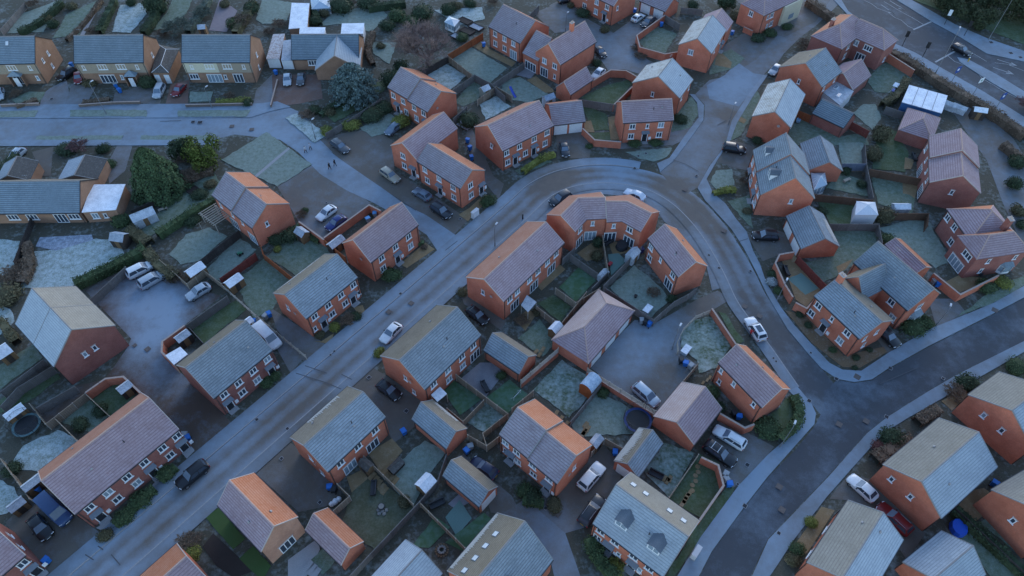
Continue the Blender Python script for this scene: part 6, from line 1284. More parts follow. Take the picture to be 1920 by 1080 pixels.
# ---------------------------------------------------------------- houses
def wall_poly(mb, pts, mi=0):
    """vertical wall polygon with brick uv (metres)"""
    a, b = Vector(pts[0]), Vector(pts[1]); d = Vector((b.x-a.x, b.y-a.y, 0)).normalized()
    mb.poly(pts, mi, [((Vector(p)-a).dot(d), p[2]) for p in pts])
def slope_mat(nl, ang, roof=''):  # is this slope in the frost (towards the camera side)?
    if roof == 'dark': return 0 if math.cos(ang)*nl[0]-math.sin(ang)*nl[1] > 0 else 1
    ny = math.sin(ang)*nl[0]+math.cos(ang)*nl[1]
    return 0 if ny < .12 else 1
def build_house(root, L, w, rise, ze, hip, roof, wall, ang, ops, step, key, gutters=True):
    fr, br, ri, rg, vg = ROOFS[roof]
    if key in PATCHY: br = 'brownpatch'
    if roof == 'dark': br = 'slatepale'
    mats = [fr, br, ri, STRIP[fr], STRIP[br]]
    segs = [(-L/2, L/2, 0.)]
    if step:
        dz = float(step[1:]); segs = [(-L/2, 0, dz if step[0] == 'A' else 0), (0, L/2, dz if step[0] == 'B' else 0)]
    W_, R_, T_ = MB(), MB(), MB(); hw = w/2; VS = []
    iy, ix = .16, .07
    for si, (x0, x1, dz) in enumerate(segs):
        e = ze+dz; rz = e+rise; hA = hip[0] if si == 0 else 0; hB = hip[1] if si == len(segs)-1 else 0
        k = rise/hw
        yb = hw-iy; ewz = e-.06+iy*k*0
        a, b = (x0+(iy if hA else ix) if si == 0 else x0), (x1-(iy if hB else ix) if si == len(segs)-1 else x1)
        zt = e-.02
        wall_poly(W_, [(a, -yb, 0), (b, -yb, 0), (b, -yb, zt), (a, -yb, zt)]); wall_poly(W_, [(b, yb, 0), (a, yb, 0), (a, yb, zt), (b, yb, zt)])
        ap = rz-.07
        if hA: wall_poly(W_, [(a, yb, 0), (a, -yb, 0), (a, -yb, zt), (a, yb, zt)])
        else: wall_poly(W_, [(a, yb, 0), (a, -yb, 0), (a, -yb, zt), (a, 0, ap), (a, yb, zt)])
        if hB: wall_poly(W_, [(b, -yb, 0), (b, yb, 0), (b, yb, zt), (b, -yb, zt)])
        else: wall_poly(W_, [(b, -yb, 0), (b, yb, 0), (b, yb, zt), (b, 0, ap), (b, -yb, zt)])
        hi_ = min(hw, (x1-x0)/2-.2)
        ra, rb = x0+(hi_ if hA else 0), x1-(hi_ if hB else 0)
        fA, fB, fC, fD = (x0, -hw, e), (x1, -hw, e), (x0, hw, e), (x1, hw, e); fR, fS = (ra, 0, rz), (rb, 0, rz)
        tile_face(R_, [fA, fB, fS, fR], slope_mat((0, -1), ang, roof), 2); tile_face(R_, [fD, fC, fR, fS], slope_mat((0, 1), ang, roof), 2)
        if hA: tile_face(R_, [fC, fA, fR], slope_mat((-1, 0), ang, roof), 2)
        if hB: tile_face(R_, [fB, fD, fS], slope_mat((1, 0), ang, roof), 2)
        for q in ([fA, fB, fS, fR], [fD, fC, fR, fS]): R_.poly([(p[0], p[1], p[2]-.07) for p in q][::-1], 2)
        # verges and ridge
        for xx, sgn, hh in ((x0, -1, hA), (x1, 1, hB)):
            if hh: continue
            V_ = MB(); VS.append(V_)
            for sy in (-1, 1):
                p0, p1 = Vector((xx, sy*hw, e)), Vector((xx, 0, rz)); o = Vector((sgn*.035, 0, 0)); u = Vector((0, 0, .075)); dn = Vector((0, 0, -.13))
                q = [p0+o+dn, p1+o+dn, p1+o+u, p0+o+u]; V_.poly(q); q2 = [p0-o*1.6+u, p1-o*1.6+u, p1+o+u, p0+o+u]; V_.poly(q2); V_.poly([p0-o*1.6+dn, p1-o*1.6+dn, p1-o*1.6+u, p0-o*1.6+u])
        T_.tube((ra, 0, rz+.02), (rb, 0, rz+.02), .11, n=6)
        if hA:
            for p in (fA, fC): T_.tube(p, fR, .1, n=6)
        if hB:
            for p in (fB, fD): T_.tube(p, fS, .1, n=6)
    W_.build('wall', wall, root); R_.build('roof', mats, root)
    for V_ in VS: V_.build('verge', vg, root)
    T_.build('ridge_tiles', rg, root)
    if gutters:
        for sy in (-1, 1):
            for si, (x0, x1, dz) in enumerate(segs): g = MB(); g.box(x0, x1, sy*hw-.06+sy*.05, sy*hw+.06+sy*.05, ze+dz-.12, ze+dz-.01); g.build('gutter', 'dark_trim', root)
        for sx in (-1, 1):
            g = MB(); xx = sx*(L/2-.3); g.box(xx-.05, xx+.05, -hw+iy-.1, -hw+iy-.01, 0, ze-.1); g.build('downpipe', 'downpipe', root)
    for part in ops.split(';'):
        if ':' not in part: continue
        side, lst = part.split(':'); side = side.strip()
        for op in lst.split():
            i = 0
            while op[i].isalpha(): i += 1
            kind, u = op[:i], float(op[i:])
            if u > 1: u = u % 1
            if side == 'F': opening(root, kind, -L/2+u*L, -hw+iy-.005, 0, ze)
            elif side == 'K': opening(root, kind, -L/2+u*L, hw-iy+.005, math.pi, ze)
            elif side == 'L': opening(root, kind, -L/2+(iy if hip[0] else ix)-.005, -hw+u*w, -math.pi/2, ze)
            elif side == 'R': opening(root, kind, L/2-(iy if hip[1] else ix)+.005, -hw+u*w, math.pi/2, ze)
HROOT = {}; HDIM = {}
CATS = dict(house='house', garage='garage', bungalow='bungalow', outbuilding='outbuilding')
def build_houses():
    for (key, nm, roof, wall, label, x, y, a, L, w, r, ze, hip, ops, step) in HOUSES:
        root = thing(nm, label, CATS[nm], (x, y, 0), a); HROOT[key] = root; HDIM[key] = (x, y, a, L, w, r, ze)
        build_house(root, L, w, r, ze, hip, roof, wall if wall not in ('tan', 'cream') else 'tanbrick', a, ops, step, key)
        if wall in ('tan', 'cream'):      # rendered front panels over the brick
            for i in (0, 1):
                m = MB(); x0, x1 = (-L/2+.08, -.02) if i == 0 else (.02, L/2-.08)
                z0 = 2.5
                m.box(x0, x1, -w/2+.125, -w/2+.157, z0, ze-.03); m.build('front_panel', 'cream' if wall == 'cream' and i == 0 else 'tan', root)
    for (key, par, roof, wall, x, y, a, L, w, r, ze, hip, ops, step) in WINGS:
        root = HROOT[par]; px, py, pa = HDIM[par][:3]
        c, s = math.cos(-pa), math.sin(-pa); dx, dy = x-px, y-py
        sub = WingRoot(root, (c*dx-s*dy, s*dx+c*dy), a-pa)
        HDIM[key] = (x, y, a, L, w, r, ze)
        n0 = set(o.name for o in bpy.data.objects)
        tmp = link('wing', None, loc=(0, 0, 0)); build_house(tmp, L, w, r, ze, hip, roof, wall, a, ops, step, key, gutters=False)
        M = Matrix.Translation((c*dx-s*dy, s*dx+c*dy, 0)) @ Matrix.Rotation(a-pa, 4, 'Z')
        for ch in list(tmp.children):
            ml = M @ Matrix.LocRotScale(ch.location, ch.rotation_euler, ch.scale)
            ch.parent = root; ch.matrix_local = ml
        bpy.data.objects.remove(tmp, do_unlink=True)
def WingRoot(*a): return None
# roof-mounted parts ------------------------------------------------------------
def on_roof(key, u, v, side=-1):
    """local point on slope: u along 0..1, v 0 eave..1 ridge, side -1 front / +1 back"""
    x, y, a, L, w, r, ze = HDIM[key]
    return Vector((-L/2+u*L, side*w/2*(1-v), ze+r*v)), math.atan2(r, w/2)*(1 if side < 0 else -1)
def chimney(key, u, v, side=-1, h=1.6):
    p, t = on_roof(key, u, v, side); m = MB()
    m.box(p.x-.45, p.x+.45, p.y-.32, p.y+.32, p.z-.8, p.z+h); o = m.build('chimney', HW[key], HROOT[key])
    m2 = MB(); m2.box(p.x-.52, p.x+.52, p.y-.39, p.y+.39, p.z+h+.003, p.z+h+.12); m2.build('chimney_cap', 'verge', o)
    for dx in (-.2, .2): q = MB(); q.tube((p.x+dx, p.y, p.z+h+.12), (p.x+dx, p.y, p.z+h+.5), .13, .1, 8); q.build('chimney_pot', 'chimneypot', o)
def rooflight(key, u, v, side=-1, w=.6, h=.85, m='skylight'):
    p, t = on_roof(key, u, v, side); g = MB(); R = Matrix.Translation(p) @ Matrix.Rotation(t, 4, 'X')
    g.box(-w/2-.07, w/2+.07, -h/2-.07, h/2+.07, -.02, .09, 0, R); o = g.build('roof_light', 'canopy', HROOT[key])
    g = MB(); g.box(-w/2, w/2, -h/2, h/2, .091, .1, 0, R); g.build('pane', m, o)
def vent(key, u, v, side=-1, m='vent'):
    p, t = on_roof(key, u, v, side); g = MB(); R = Matrix.Translation(p) @ Matrix.Rotation(t, 4, 'X')
    g.box(-.14, .14, -.12, .12, 0, .16, 0, R); g.build('roof_vent', m, HROOT[key])
def dormer(key, u, v, side=-1, w=1.5, pitch=.5, roofm='dormerslate'):
    x, y, a, L, W_, r, ze = HDIM[key]; p, t = on_roof(key, u, v, side); sl = r/(W_/2); hgt = 1.35
    s = side  # outward direction along y
    yo = p.y; z0 = p.z; run = (hgt+w/2*pitch)/sl
    root = HROOT[key]; b = MB()
    for sx in (-1, 1): b.poly([(p.x+sx*w/2, yo, z0), (p.x+sx*w/2, yo, z0+hgt), (p.x+sx*w/2, yo-s*hgt/sl, z0+hgt)])
    b.poly([(p.x-w/2, yo, z0), (p.x+w/2, yo, z0), (p.x+w/2, yo, z0+hgt), (p.x, yo, z0+hgt+w/2*pitch), (p.x-w/2, yo, z0+hgt)])
    d = b.build('dormer', 'whiteframe', root)
    rr = MB()
    for sx in (-1, 1):
        e0 = (p.x+sx*(w/2+.12), yo+s*.15, z0+hgt-.06*1); r0 = (p.x, yo+s*.15, z0+hgt+w/2*pitch+.02)
        e1 = (p.x+sx*(w/2+.12), yo-s*(hgt-.06)/sl, z0+hgt-.06); r1 = (p.x, yo-s*(hgt+w/2*pitch+.02)/sl, z0+hgt+w/2*pitch+.02)
        tile_face(rr, [e0, r0, r1, e1], 0, 1, .3, .05, False)
    rr.build('dormer_roof', [roofm, 'greyriser'], d)
    g = MB(); g.poly([(p.x-w/2+.15, yo+s*.012, z0+.25), (p.x+w/2-.15, yo+s*.012, z0+.25), (p.x+w/2-.15, yo+s*.012, z0+hgt-.1), (p.x-w/2+.15, yo+s*.012, z0+hgt-.1)]); g.build('pane', 'glasspale', d)
    g = MB(); g.box(p.x-.04, p.x+.04, min(yo+s*.014, yo+s*.05), max(yo+s*.014, yo+s*.05), z0+.25, z0+hgt-.1); g.build('mullion', 'whiteframe', d)
HW = {h[0]: ('tanbrick' if h[3] in ('tan', 'cream') else h[3]) for h in HOUSES}
def frost_patch(key, side, u0, u1, v1, teeth=.12, seed=1):
    """rim of frost left on the bare slope, ragged along its upper edge"""
    x, y, a, L, w, r, ze = HDIM[key]; rg = random.Random(seed); sl = math.hypot(w/2, r); nz = (w/2)/sl; ny = r/sl*side; m = MB(); n = int((u1-u0)*L/.28)
    def pt(u, v): p, _ = on_roof(key, u, v, side); return p+Vector((0, ny, nz))*.062
    for i in range(n):
        ua, ub = u0+(u1-u0)*i/n, u0+(u1-u0)*(i+1)/n; k = v1*(1-.35*abs(2*i/n-1)); tp = k+teeth*rg.uniform(.3, 1)
        m.poly([pt(ua, .015), pt(ub, .015), pt(ub, k), pt((ua+ub)/2, tp), pt(ua, k)])
    m.build('frost_rim', 'frostwhite', HROOT[key])
def dish(key, end, v=.35):
    x, y, a, L, w, r, ze = HDIM[key]; sx = 1 if end == 'R' else -1; px = sx*(L/2-.05); py = -w/2*(1-v)*.6; pz = ze-.2
    m = MB(); n = 10; c = Vector((px+sx*.35, py-.1, pz)); rim = [c+Vector((sx*.06, .3*math.cos(6.283*k/n), .3*math.sin(6.283*k/n))) for k in range(n)]
    for k in range(n): m.poly([c, rim[k], rim[(k+1) % n]])
    m.tube((px-sx*.02, py, pz-.1), c, .025); m.build('satellite_dish', 'vent', HROOT[key])
def aerial(key, u):
    p, _ = on_roof(key, u, 1.0); m = MB(); m.tube(p-Vector((0, 0, .1)), p+Vector((0, 0, 1.5)), .025, n=5); m.tube(p+Vector((-.5, 0, 1.4)), p+Vector((.5, 0, 1.4)), .02, n=4)
    for k in range(5): m.tube(p+Vector((-.4+k*.2, -.22, 1.4)), p+Vector((-.4+k*.2, .22, 1.4)), .012, n=3)
    m.build('aerial', 'pole', HROOT[key])
def flue(key, u, v, side):
    p, _ = on_roof(key, u, v, side); m = MB(); m.tube(p-Vector((0, 0, .1)), p+Vector((0, 0, .55)), .07, n=7); m.build('flue', 'dark_trim', HROOT[key])
def porch(key, u, d=1.5, w=2.6, h=2.5):
    x, y, a, L, W_, r, ze = HDIM[key]; root = HROOT[key]; px = -L/2+u*L; y0 = -W_/2+.12
    m = MB(); e = [(px-w/2, y0-d-.0, h), (px+w/2, y0-d, h), (px+w/2, y0, h), (px-w/2, y0, h)]; ap = (px, y0-d*.35, h+1.0)
    for k in range(4): m.poly([e[k], e[(k+1) % 4], ap])
    o = m.build('porch_roof', 'slatefrost', root)
    for sx in (-1, 1): q = MB(); q.box(px+sx*(w/2-.12)-.09, px+sx*(w/2-.12)+.09, y0-d+.1, y0-.01, .02, h-.02); q.build('porch_wall', 'tanbrick', root)
    q = MB(); q.box(px-.5, px+.5, y0-d+.1, y0-d+.16, .05, 2.1); q.build('porch_door', 'garagedoor', root)
def crescent():
    outer0 = CRESCENT[0][0]; cx = sum(p[0] for p in outer0)/3+3; cy = sum(p[1] for p in outer0)/3-3
    root = thing('terrace', 'bent crescent terrace of brick houses with lilac roof inside the bend', 'house', (cx, cy, 0))
    L3 = lambda p, z: Vector((p[0]-cx, p[1]-cy, z))
    W_, R_, T_, V_ = MB(), MB(), MB(), MB(); gut = MB()
    for outer, ridge, inner, dz in CRESCENT:
        e, rz = 4.9+dz, 7.3+dz
        O = [L3(p, e) for p in outer]; Rg = [L3(p, rz) for p in ridge]; I = [L3(p, e) for p in inner]
        n = len(O)
        def ins(P, Q, t): return [p+(q-p).normalized()*t for p, q in zip(P, Q)]
        Ow = [Vector((p.x, p.y, 0)) for p in ins(O, I, .16)]; Iw = [Vector((p.x, p.y, 0)) for p in ins(I, O, .16)]
        for k in range(n-1):
            tile_face(R_, [I[k], I[k+1], Rg[k+1], Rg[k]], 0, 2); tile_face(R_, [O[k+1], O[k], Rg[k], Rg[k+1]], 1, 2)
            T_.tube(Rg[k], Rg[k+1], .11)
            h = Vector((0, 0, e-.02))
            wall_poly(W_, [Iw[k], Iw[k+1], Iw[k+1]+h, Iw[k]+h]); wall_poly(W_, [Ow[k+1], Ow[k], Ow[k]+h, Ow[k+1]+h])
            gut.tube(I[k]-Vector((0, 0, .05)), I[k+1]-Vector((0, 0, .05)), .06)
        for k in (0, n-1):
            h = Vector((0, 0, e-.02)); ap = Vector((Rg[k].x, Rg[k].y, rz-.07))
            wall_poly(W_, [Ow[k], Iw[k], Iw[k]+h, ap, Ow[k]+h])
            for P in (O[k], I[k]): V_.tube(P+Vector((0, 0, .03)), Rg[k]+Vector((0, 0, .03)), .06, n=4)
        # windows on the inner wall
        lay = [[('u', 0, .5), ('p', 0, .55), ('us', 1, .35), ('p', 1, .3)], [('us', 0, .5), ('p', 0, .35), ('u', 1, .45), ('p', 1, .5)]][0 if dz else 1]
        for kind, k, u in lay:
            a, b = Iw[k], Iw[k+1]; d = (b-a); ang = math.atan2(d.y, d.x); nrm = Vector((math.sin(ang), -math.cos(ang), 0))
            q = a+d*u+nrm*.012; opening(root, kind, q.x, q.y, ang, e)
    W_.build('wall', 'brick', root); R_.build('roof', ['redfrost', 'redmute', 'redriser', STRIP['redfrost'], STRIP['redmute']], root); T_.build('ridge_tiles', 'ridge', root); V_.build('verge', 'verge', root); gut.build('gutter', 'dark_trim', root)
def flats():
    for name, label, pts, z, wall, roofm, rise, ex in FLATS:
        cx, cy = sum(p[0] for p in pts)/4, sum(p[1] for p in pts)/4
        root = thing(name, label, name.replace('_', ' '), (cx, cy, 0))
        P = [Vector((p[0]-cx, p[1]-cy, 0)) for p in pts]
        ar = sum(P[i].x*P[(i+1) % 4].y-P[(i+1) % 4].x*P[i].y for i in range(4))
        if ar < 0: P = P[::-1]
        Q = [p*.965 for p in P]; h = Vector((0, 0, z-.12))
        if wall != 'none':
            if ex == 'glaz':
                lo = MB()
                for i in range(4): a, b = Q[i], Q[(i+1) % 4]; wall_poly(lo, [a, b, b+Vector((0, 0, .55)), a+Vector((0, 0, .55))])
                lo.build('base_wall', 'whiteframe', root)
                for i in range(4):
                    a, b = Q[i], Q[(i+1) % 4]; n = max(2, int((b-a).length/.9)); ps = MB()
                    for k in range(n):
                        f0, f1 = a+(b-a)*((k+.06)/n), a+(b-a)*((k+.94)/n); g = MB(); g.poly([f0+Vector((0, 0, .57)), f1+Vector((0, 0, .57)), f1+h*.97, f0+h*.97]); g.build('pane', 'glasspale', root)
                    for k in range(n+1): f0 = a+(b-a)*(k/n); ps.box(f0.x-.05, f0.x+.05, f0.y-.05, f0.y+.05, .55, z-.1)
                    ps.build('glazing_bars', 'whiteframe', root)
            else:
                m = MB()
                for i in range(4): a, b = Q[i], Q[(i+1) % 4]; wall_poly(m, [a, b, b+h, a+h])
                m.build('wall', wall, root)
        else:
            for q in Q: m = MB(); m.box(q.x-.05, q.x+.05, q.y-.05, q.y+.05, 0, z-.12); m.build('leg', 'railwood', root)
        m = MB(); lo = [p+Vector((0, 0, z-.12)) for p in P]; hi = [p+Vector((0, 0, z)) for p in P]
        for i in range(4): m.poly([lo[i], lo[(i+1) % 4], hi[(i+1) % 4], hi[i]])
        m.poly(lo[::-1])
        if rise:
            e1, e2 = (P[1]-P[0]).length, (P[2]-P[1]).length
            k = 0 if e1 >= e2 else 1; d = (P[(k+1) % 4]-P[k]); t = max(0., (max(e1, e2)-min(e1, e2))/2/max(e1, e2)); t = .5-t if ex != 'tent' else .5
            mid0 = (P[k]+P[(k+3) % 4])/2; mid1 = (P[(k+1) % 4]+P[(k+2) % 4])/2
            r0 = mid0+(mid1-mid0)*t+Vector((0, 0, z+rise)); r1 = mid0+(mid1-mid0)*(1-t+.002)+Vector((0, 0, z+rise))
            f = [hi[k], hi[(k+1) % 4], r1, r0]; g = [hi[(k+2) % 4], hi[(k+3) % 4], r0, r1]
            for q in (f, g, [hi[(k+1) % 4], hi[(k+2) % 4], r1], [hi[(k+3) % 4], hi[k], r0]): m.poly(q)
            rr = MB(); rr.tube(r0, r1+Vector((.01, 0, 0)), .05)
            for a, b in ((hi[k], r0), (hi[(k+1) % 4], r1), (hi[(k+2) % 4], r1), (hi[(k+3) % 4], r0)): rr.tube(a, b, .045)
            if ex == 'glaz':
                for i in (k, (k+2) % 4):
                    for j in range(1, 5): a = hi[i]+(hi[(i+1) % 4]-hi[i])*(j/5); rr.tube(a, (r0 if i == k else r1)+((r1-r0) if i == k else (r0-r1))*(j/5), .03, n=4)
            rr.build('roof_bars', 'whiteframe', root)
        else: m.poly(hi)
        m.build('roof', roofm, root)
        d01 = (P[1]-P[0]); ctr = lambda u, v: P[0]+(P[1]-P[0])*u+(P[3]-P[0])*v
        if ex == 'sky2':
            for u, v in ((.35, .35), (.7, .6)):
                c = ctr(v, u); g = MB(); R = Matrix.Translation(c) @ Matrix.Rotation(math.atan2(d01.y, d01.x), 4, 'Z'); g.box(-.7, .7, -.35, .35, z+.003, z+.15, 0, R); o = g.build('roof_light', 'whiteframe', root)
                g = MB(); g.box(-.6, .6, -.26, .26, z+.151, z+.17, 0, R); g.build('pane', 'glasspale', o)
        if ex == 'seams':
            L_ = max((P[1]-P[0]).length, (P[2]-P[1]).length); k = 0 if (P[1]-P[0]).length == L_ else 1
            for t in (.25, .5, .75): a = P[k]+(P[(k+1) % 4]-P[k])*t; b = P[(k+3) % 4]+(P[(k+2) % 4]-P[(k+3) % 4])*t; g = MB(); g.tube(a+Vector((0, 0, z+.01)), b+Vector((0, 0, z+.01)), .05, n=4); g.build('roof_seam', 'canopy', root)
        if ex in ('gdoor', 'gdoor2', 'ext'):
            # door on the edge nearest the camera
            i = min(range(4), key=lambda i: (P[i].y+P[(i+1) % 4].y)); a, b = Q[i], Q[(i+1) % 4]; d = b-a; ang = math.atan2(d.y, d.x); nrm = Vector((math.sin(ang), -math.cos(ang), 0))
            if ex == 'gdoor': opening(root, 'g', *((a+b)/2+nrm*.01)[:2], ang, z)
            elif ex == 'gdoor2':
                for u in (.2, .78): q = a+d*u+nrm*.01; D = door_meshes(); o = put('garage_door', D['garage'], root, (q.x, q.y, 0), ang); o.scale = (.45, 1, 1)
            else:
                for kind, u in (('ls', .6), ('l', .3)): q = a+d*u+nrm*.01; opening(root, kind, q.x, q.y, ang, z)
def sheds():
    for (x, y), L, w, a, h, roofm, body, label in SHEDS:
        nm = 'trailer' if 'trailer' in label else 'playhouse' if 'playhouse' in label else 'storage_chest' if 'chest' in label else 'table' if 'table' in label else 'shed'
        root = thing(nm, label, nm.replace('_', ' '), (x, y, 0), math.radians(a))
        m = MB(); r = .35*w if 'curved' not in label else .5*w; hw = w/2
        e = h; iw = hw-.08; il = L/2-.08
        for (p, q_) in (((-il, -iw), (il, -iw)), ((il, iw), (-il, iw))): wall_poly(m, [(*p, 0), (*q_, 0), (*q_, e), (*p, e)])
        for sx in (-1, 1): wall_poly(m, [(sx*il, -iw*sx, 0), (sx*il, iw*sx, 0), (sx*il, iw*sx, e), (sx*il, 0, e+r-.05), (sx*il, -iw*sx, e)])
        m.build('wall', body, root)
        rf = MB()
        if 'curved' in label:
            pr = [(hw*math.cos(t), r*math.sin(t)) for t in [math.pi*k/8 for k in range(9)]]
            for (y0, z0), (y1, z1) in zip(pr, pr[1:]): rf.poly([(-L/2, y0, e+z0), (L/2, y0, e+z0), (L/2, y1, e+z1), (-L/2, y1, e+z1)])
            rf.build('roof', roofm, root)
            for sx in (-1, 1): g = MB(); g.poly([(sx*(L/2-.05), a_, e+b_) for a_, b_ in pr]); g.build('gable', body, root)
        else:
            for sy in (-1, 1):
                rf.poly([(-L/2, sy*hw, e-.04), (L/2, sy*hw, e-.04), (L/2, 0, e+r), (-L/2, 0, e+r)]); rf.poly([(-L/2, sy*hw, e-.1), (L/2, sy*hw, e-.1), (L/2, 0, e+r-.07), (-L/2, 0, e+r-.07)])
                for sx in (-1, 1): rf.poly([(sx*L/2, sy*hw, e-.1), (sx*L/2, 0, e+r-.07), (sx*L/2, 0, e+r), (sx*L/2, sy*hw, e-.04)])
                rf.poly([(-L/2, sy*hw, e-.1), (L/2, sy*hw, e-.1), (L/2, sy*hw, e-.04), (-L/2, sy*hw, e-.04)])
            rf.build('roof', roofm, root)
            g = MB(); g.tube((-L/2, 0, e+r+.01), (L/2, 0, e+r+.01), .05); g.build('ridge_cap', roofm, root)
        if h > 1.4:
            d = MB(); d.box(-.4, .4, -iw-.04, -iw-.005, .05, min(1.75, e-.1)); d.build('door', 'wood' if body != 'wood' else 'darkwood', root)
# ---------------------------------------------------------------- ground
def frost_at(x, y, base):
    f = base
    for (c, r, d) in FROST_SPOTS:
        q = ((x-c[0])**2+(y-c[1])**2)/(r*r)
        if q < 6: f += d*math.exp(-q)
    return max(0, min(1, f))
def sheet(name, mat, z, pts, frost=None, cell=1.2, side=0, lat=None):
    bm = bmesh.new(); vs = [bm.verts.new((p[0], p[1], z)) for p in pts]; bm.faces.new(vs); bm.normal_update()
    if bm.faces[:][0].normal.z < 0: bmesh.ops.reverse_faces(bm, faces=bm.faces[:])
    if side:
        r = bmesh.ops.extrude_face_region(bm, geom=bm.faces[:]); nv = [v for v in r['geom'] if isinstance(v, bmesh.types.BMVert)]
        for v in bm.verts: v.co.z = z-side
        for v in nv: v.co.z = z
        bmesh.ops.recalc_face_normals(bm, faces=bm.faces[:])
        bmesh.ops.delete(bm, geom=[f for f in bm.faces if f.normal.z < -.5], context='FACES')
    if frost is not None:
        xs = [p[0] for p in pts]; ys = [p[1] for p in pts]
        for ax, lo, hi in ((0, min(xs), max(xs)), (1, min(ys), max(ys))):
            n = int((hi-lo)/cell)
            for k in range(1, n+1):
                co = [0, 0, 0]; no = [0, 0, 0]; co[ax] = lo+k*cell-.01; no[ax] = 1
                bmesh.ops.bisect_plane(bm, geom=bm.verts[:]+bm.edges[:]+bm.faces[:], plane_co=co, plane_no=no)
    bmesh.ops.triangulate(bm, faces=[f for f in bm.faces if len(f.verts) > 4])
    me = bpy.data.meshes.new(name); bm.to_mesh(me); bm.free(); me.materials.append(MT[mat])
    if frost is not None:
        at = me.attributes.new('frost', 'FLOAT', 'POINT'); at.data.foreach_set('value', [frost_at(v.co.x, v.co.y, frost) for v in me.vertices])
    o = link(name, me); o['kind'] = 'structure'; return o
def catmull(P, n=5):
    out = []; P = [Vector((*p, 0)) for p in P]
    for i in range(len(P)-1):
        a, b, c, d = P[max(0, i-1)], P[i], P[i+1], P[min(len(P)-1, i+2)]
        for k in range(n):
            t = k/n; out.append(.5*((2*b)+(c-a)*t+(2*a-5*b+4*c-d)*t*t+(3*b-a-3*c+d)*t**3))
    out.append(P[-1]); return out
def ribbon(name, mat, z, line, offs, lat, i0=0, i1=None, kerbside=None, fade=None):
    line = line[i0:i1]; rows = []
    for i, p in enumerate(line):
        d = (line[min(i+1, len(line)-1)]-line[max(i-1, 0)]).normalized(); n = Vector((-d.y, d.x, 0)); rows.append([p+n*o for o in offs])
    v, f, a = [], [], []; m = len(offs)
    for i, r in enumerate(rows):
        for k, q in enumerate(r): v.append((q.x, q.y, z)); a.append(frost_at(q.x, q.y, lat[k]*(fade(i) if fade else 1)))
    for i in range(len(rows)-1):
        for k in range(m-1): f.append((i*m+k, i*m+k+1, (i+1)*m+k+1, (i+1)*m+k)[::-1])
    if kerbside is not None:
        k = 0 if kerbside < 0 else m-1; b0 = len(v)
        for r in rows: v.append((r[k].x, r[k].y, 0)); a.append(.3)
        for i in range(len(rows)-1): f.append((i*m+k, (i+1)*m+k, b0+i+1, b0+i))
    me = bpy.data.meshes.new(name); me.from_pydata(v, [], f); me.materials.append(MT[mat])
    at = me.attributes.new('frost', 'FLOAT', 'POINT'); at.data.foreach_set('value', a)
    if fade:
        at = me.attributes.new('worn', 'FLOAT', 'POINT'); at.data.foreach_set('value', [1-fade(j//m) if j < m*len(rows) else 0 for j in range(len(v))])
    me.update()
    o = link(name, me); o['kind'] = 'structure'; return o
def strip(pts, w):
    P = [Vector((*p, 0)) for p in pts]; l, r = [], []
    for i, p in enumerate(P):
        d = (P[min(i+1, len(P)-1)]-P[max(i-1, 0)]).normalized(); n = Vector((-d.y, d.x, 0))*w/2; l.append(p+n); r.append(p-n)
    return l, r
def wobble(pts, seed, amp=.13):
    rg = random.Random(seed); out = []; n = len(pts)
    for i in range(n):
        a, b = Vector((*pts[i], 0)), Vector((*pts[(i+1) % n], 0)); k = max(2, int((b-a).length/.9)); d = (b-a); nn = Vector((-d.y, d.x, 0)).normalized()
        for j in range(k): p = a+d*(j/k)+nn*rg.uniform(-amp, amp)*(j > 0); out.append((p.x, p.y))
    return out
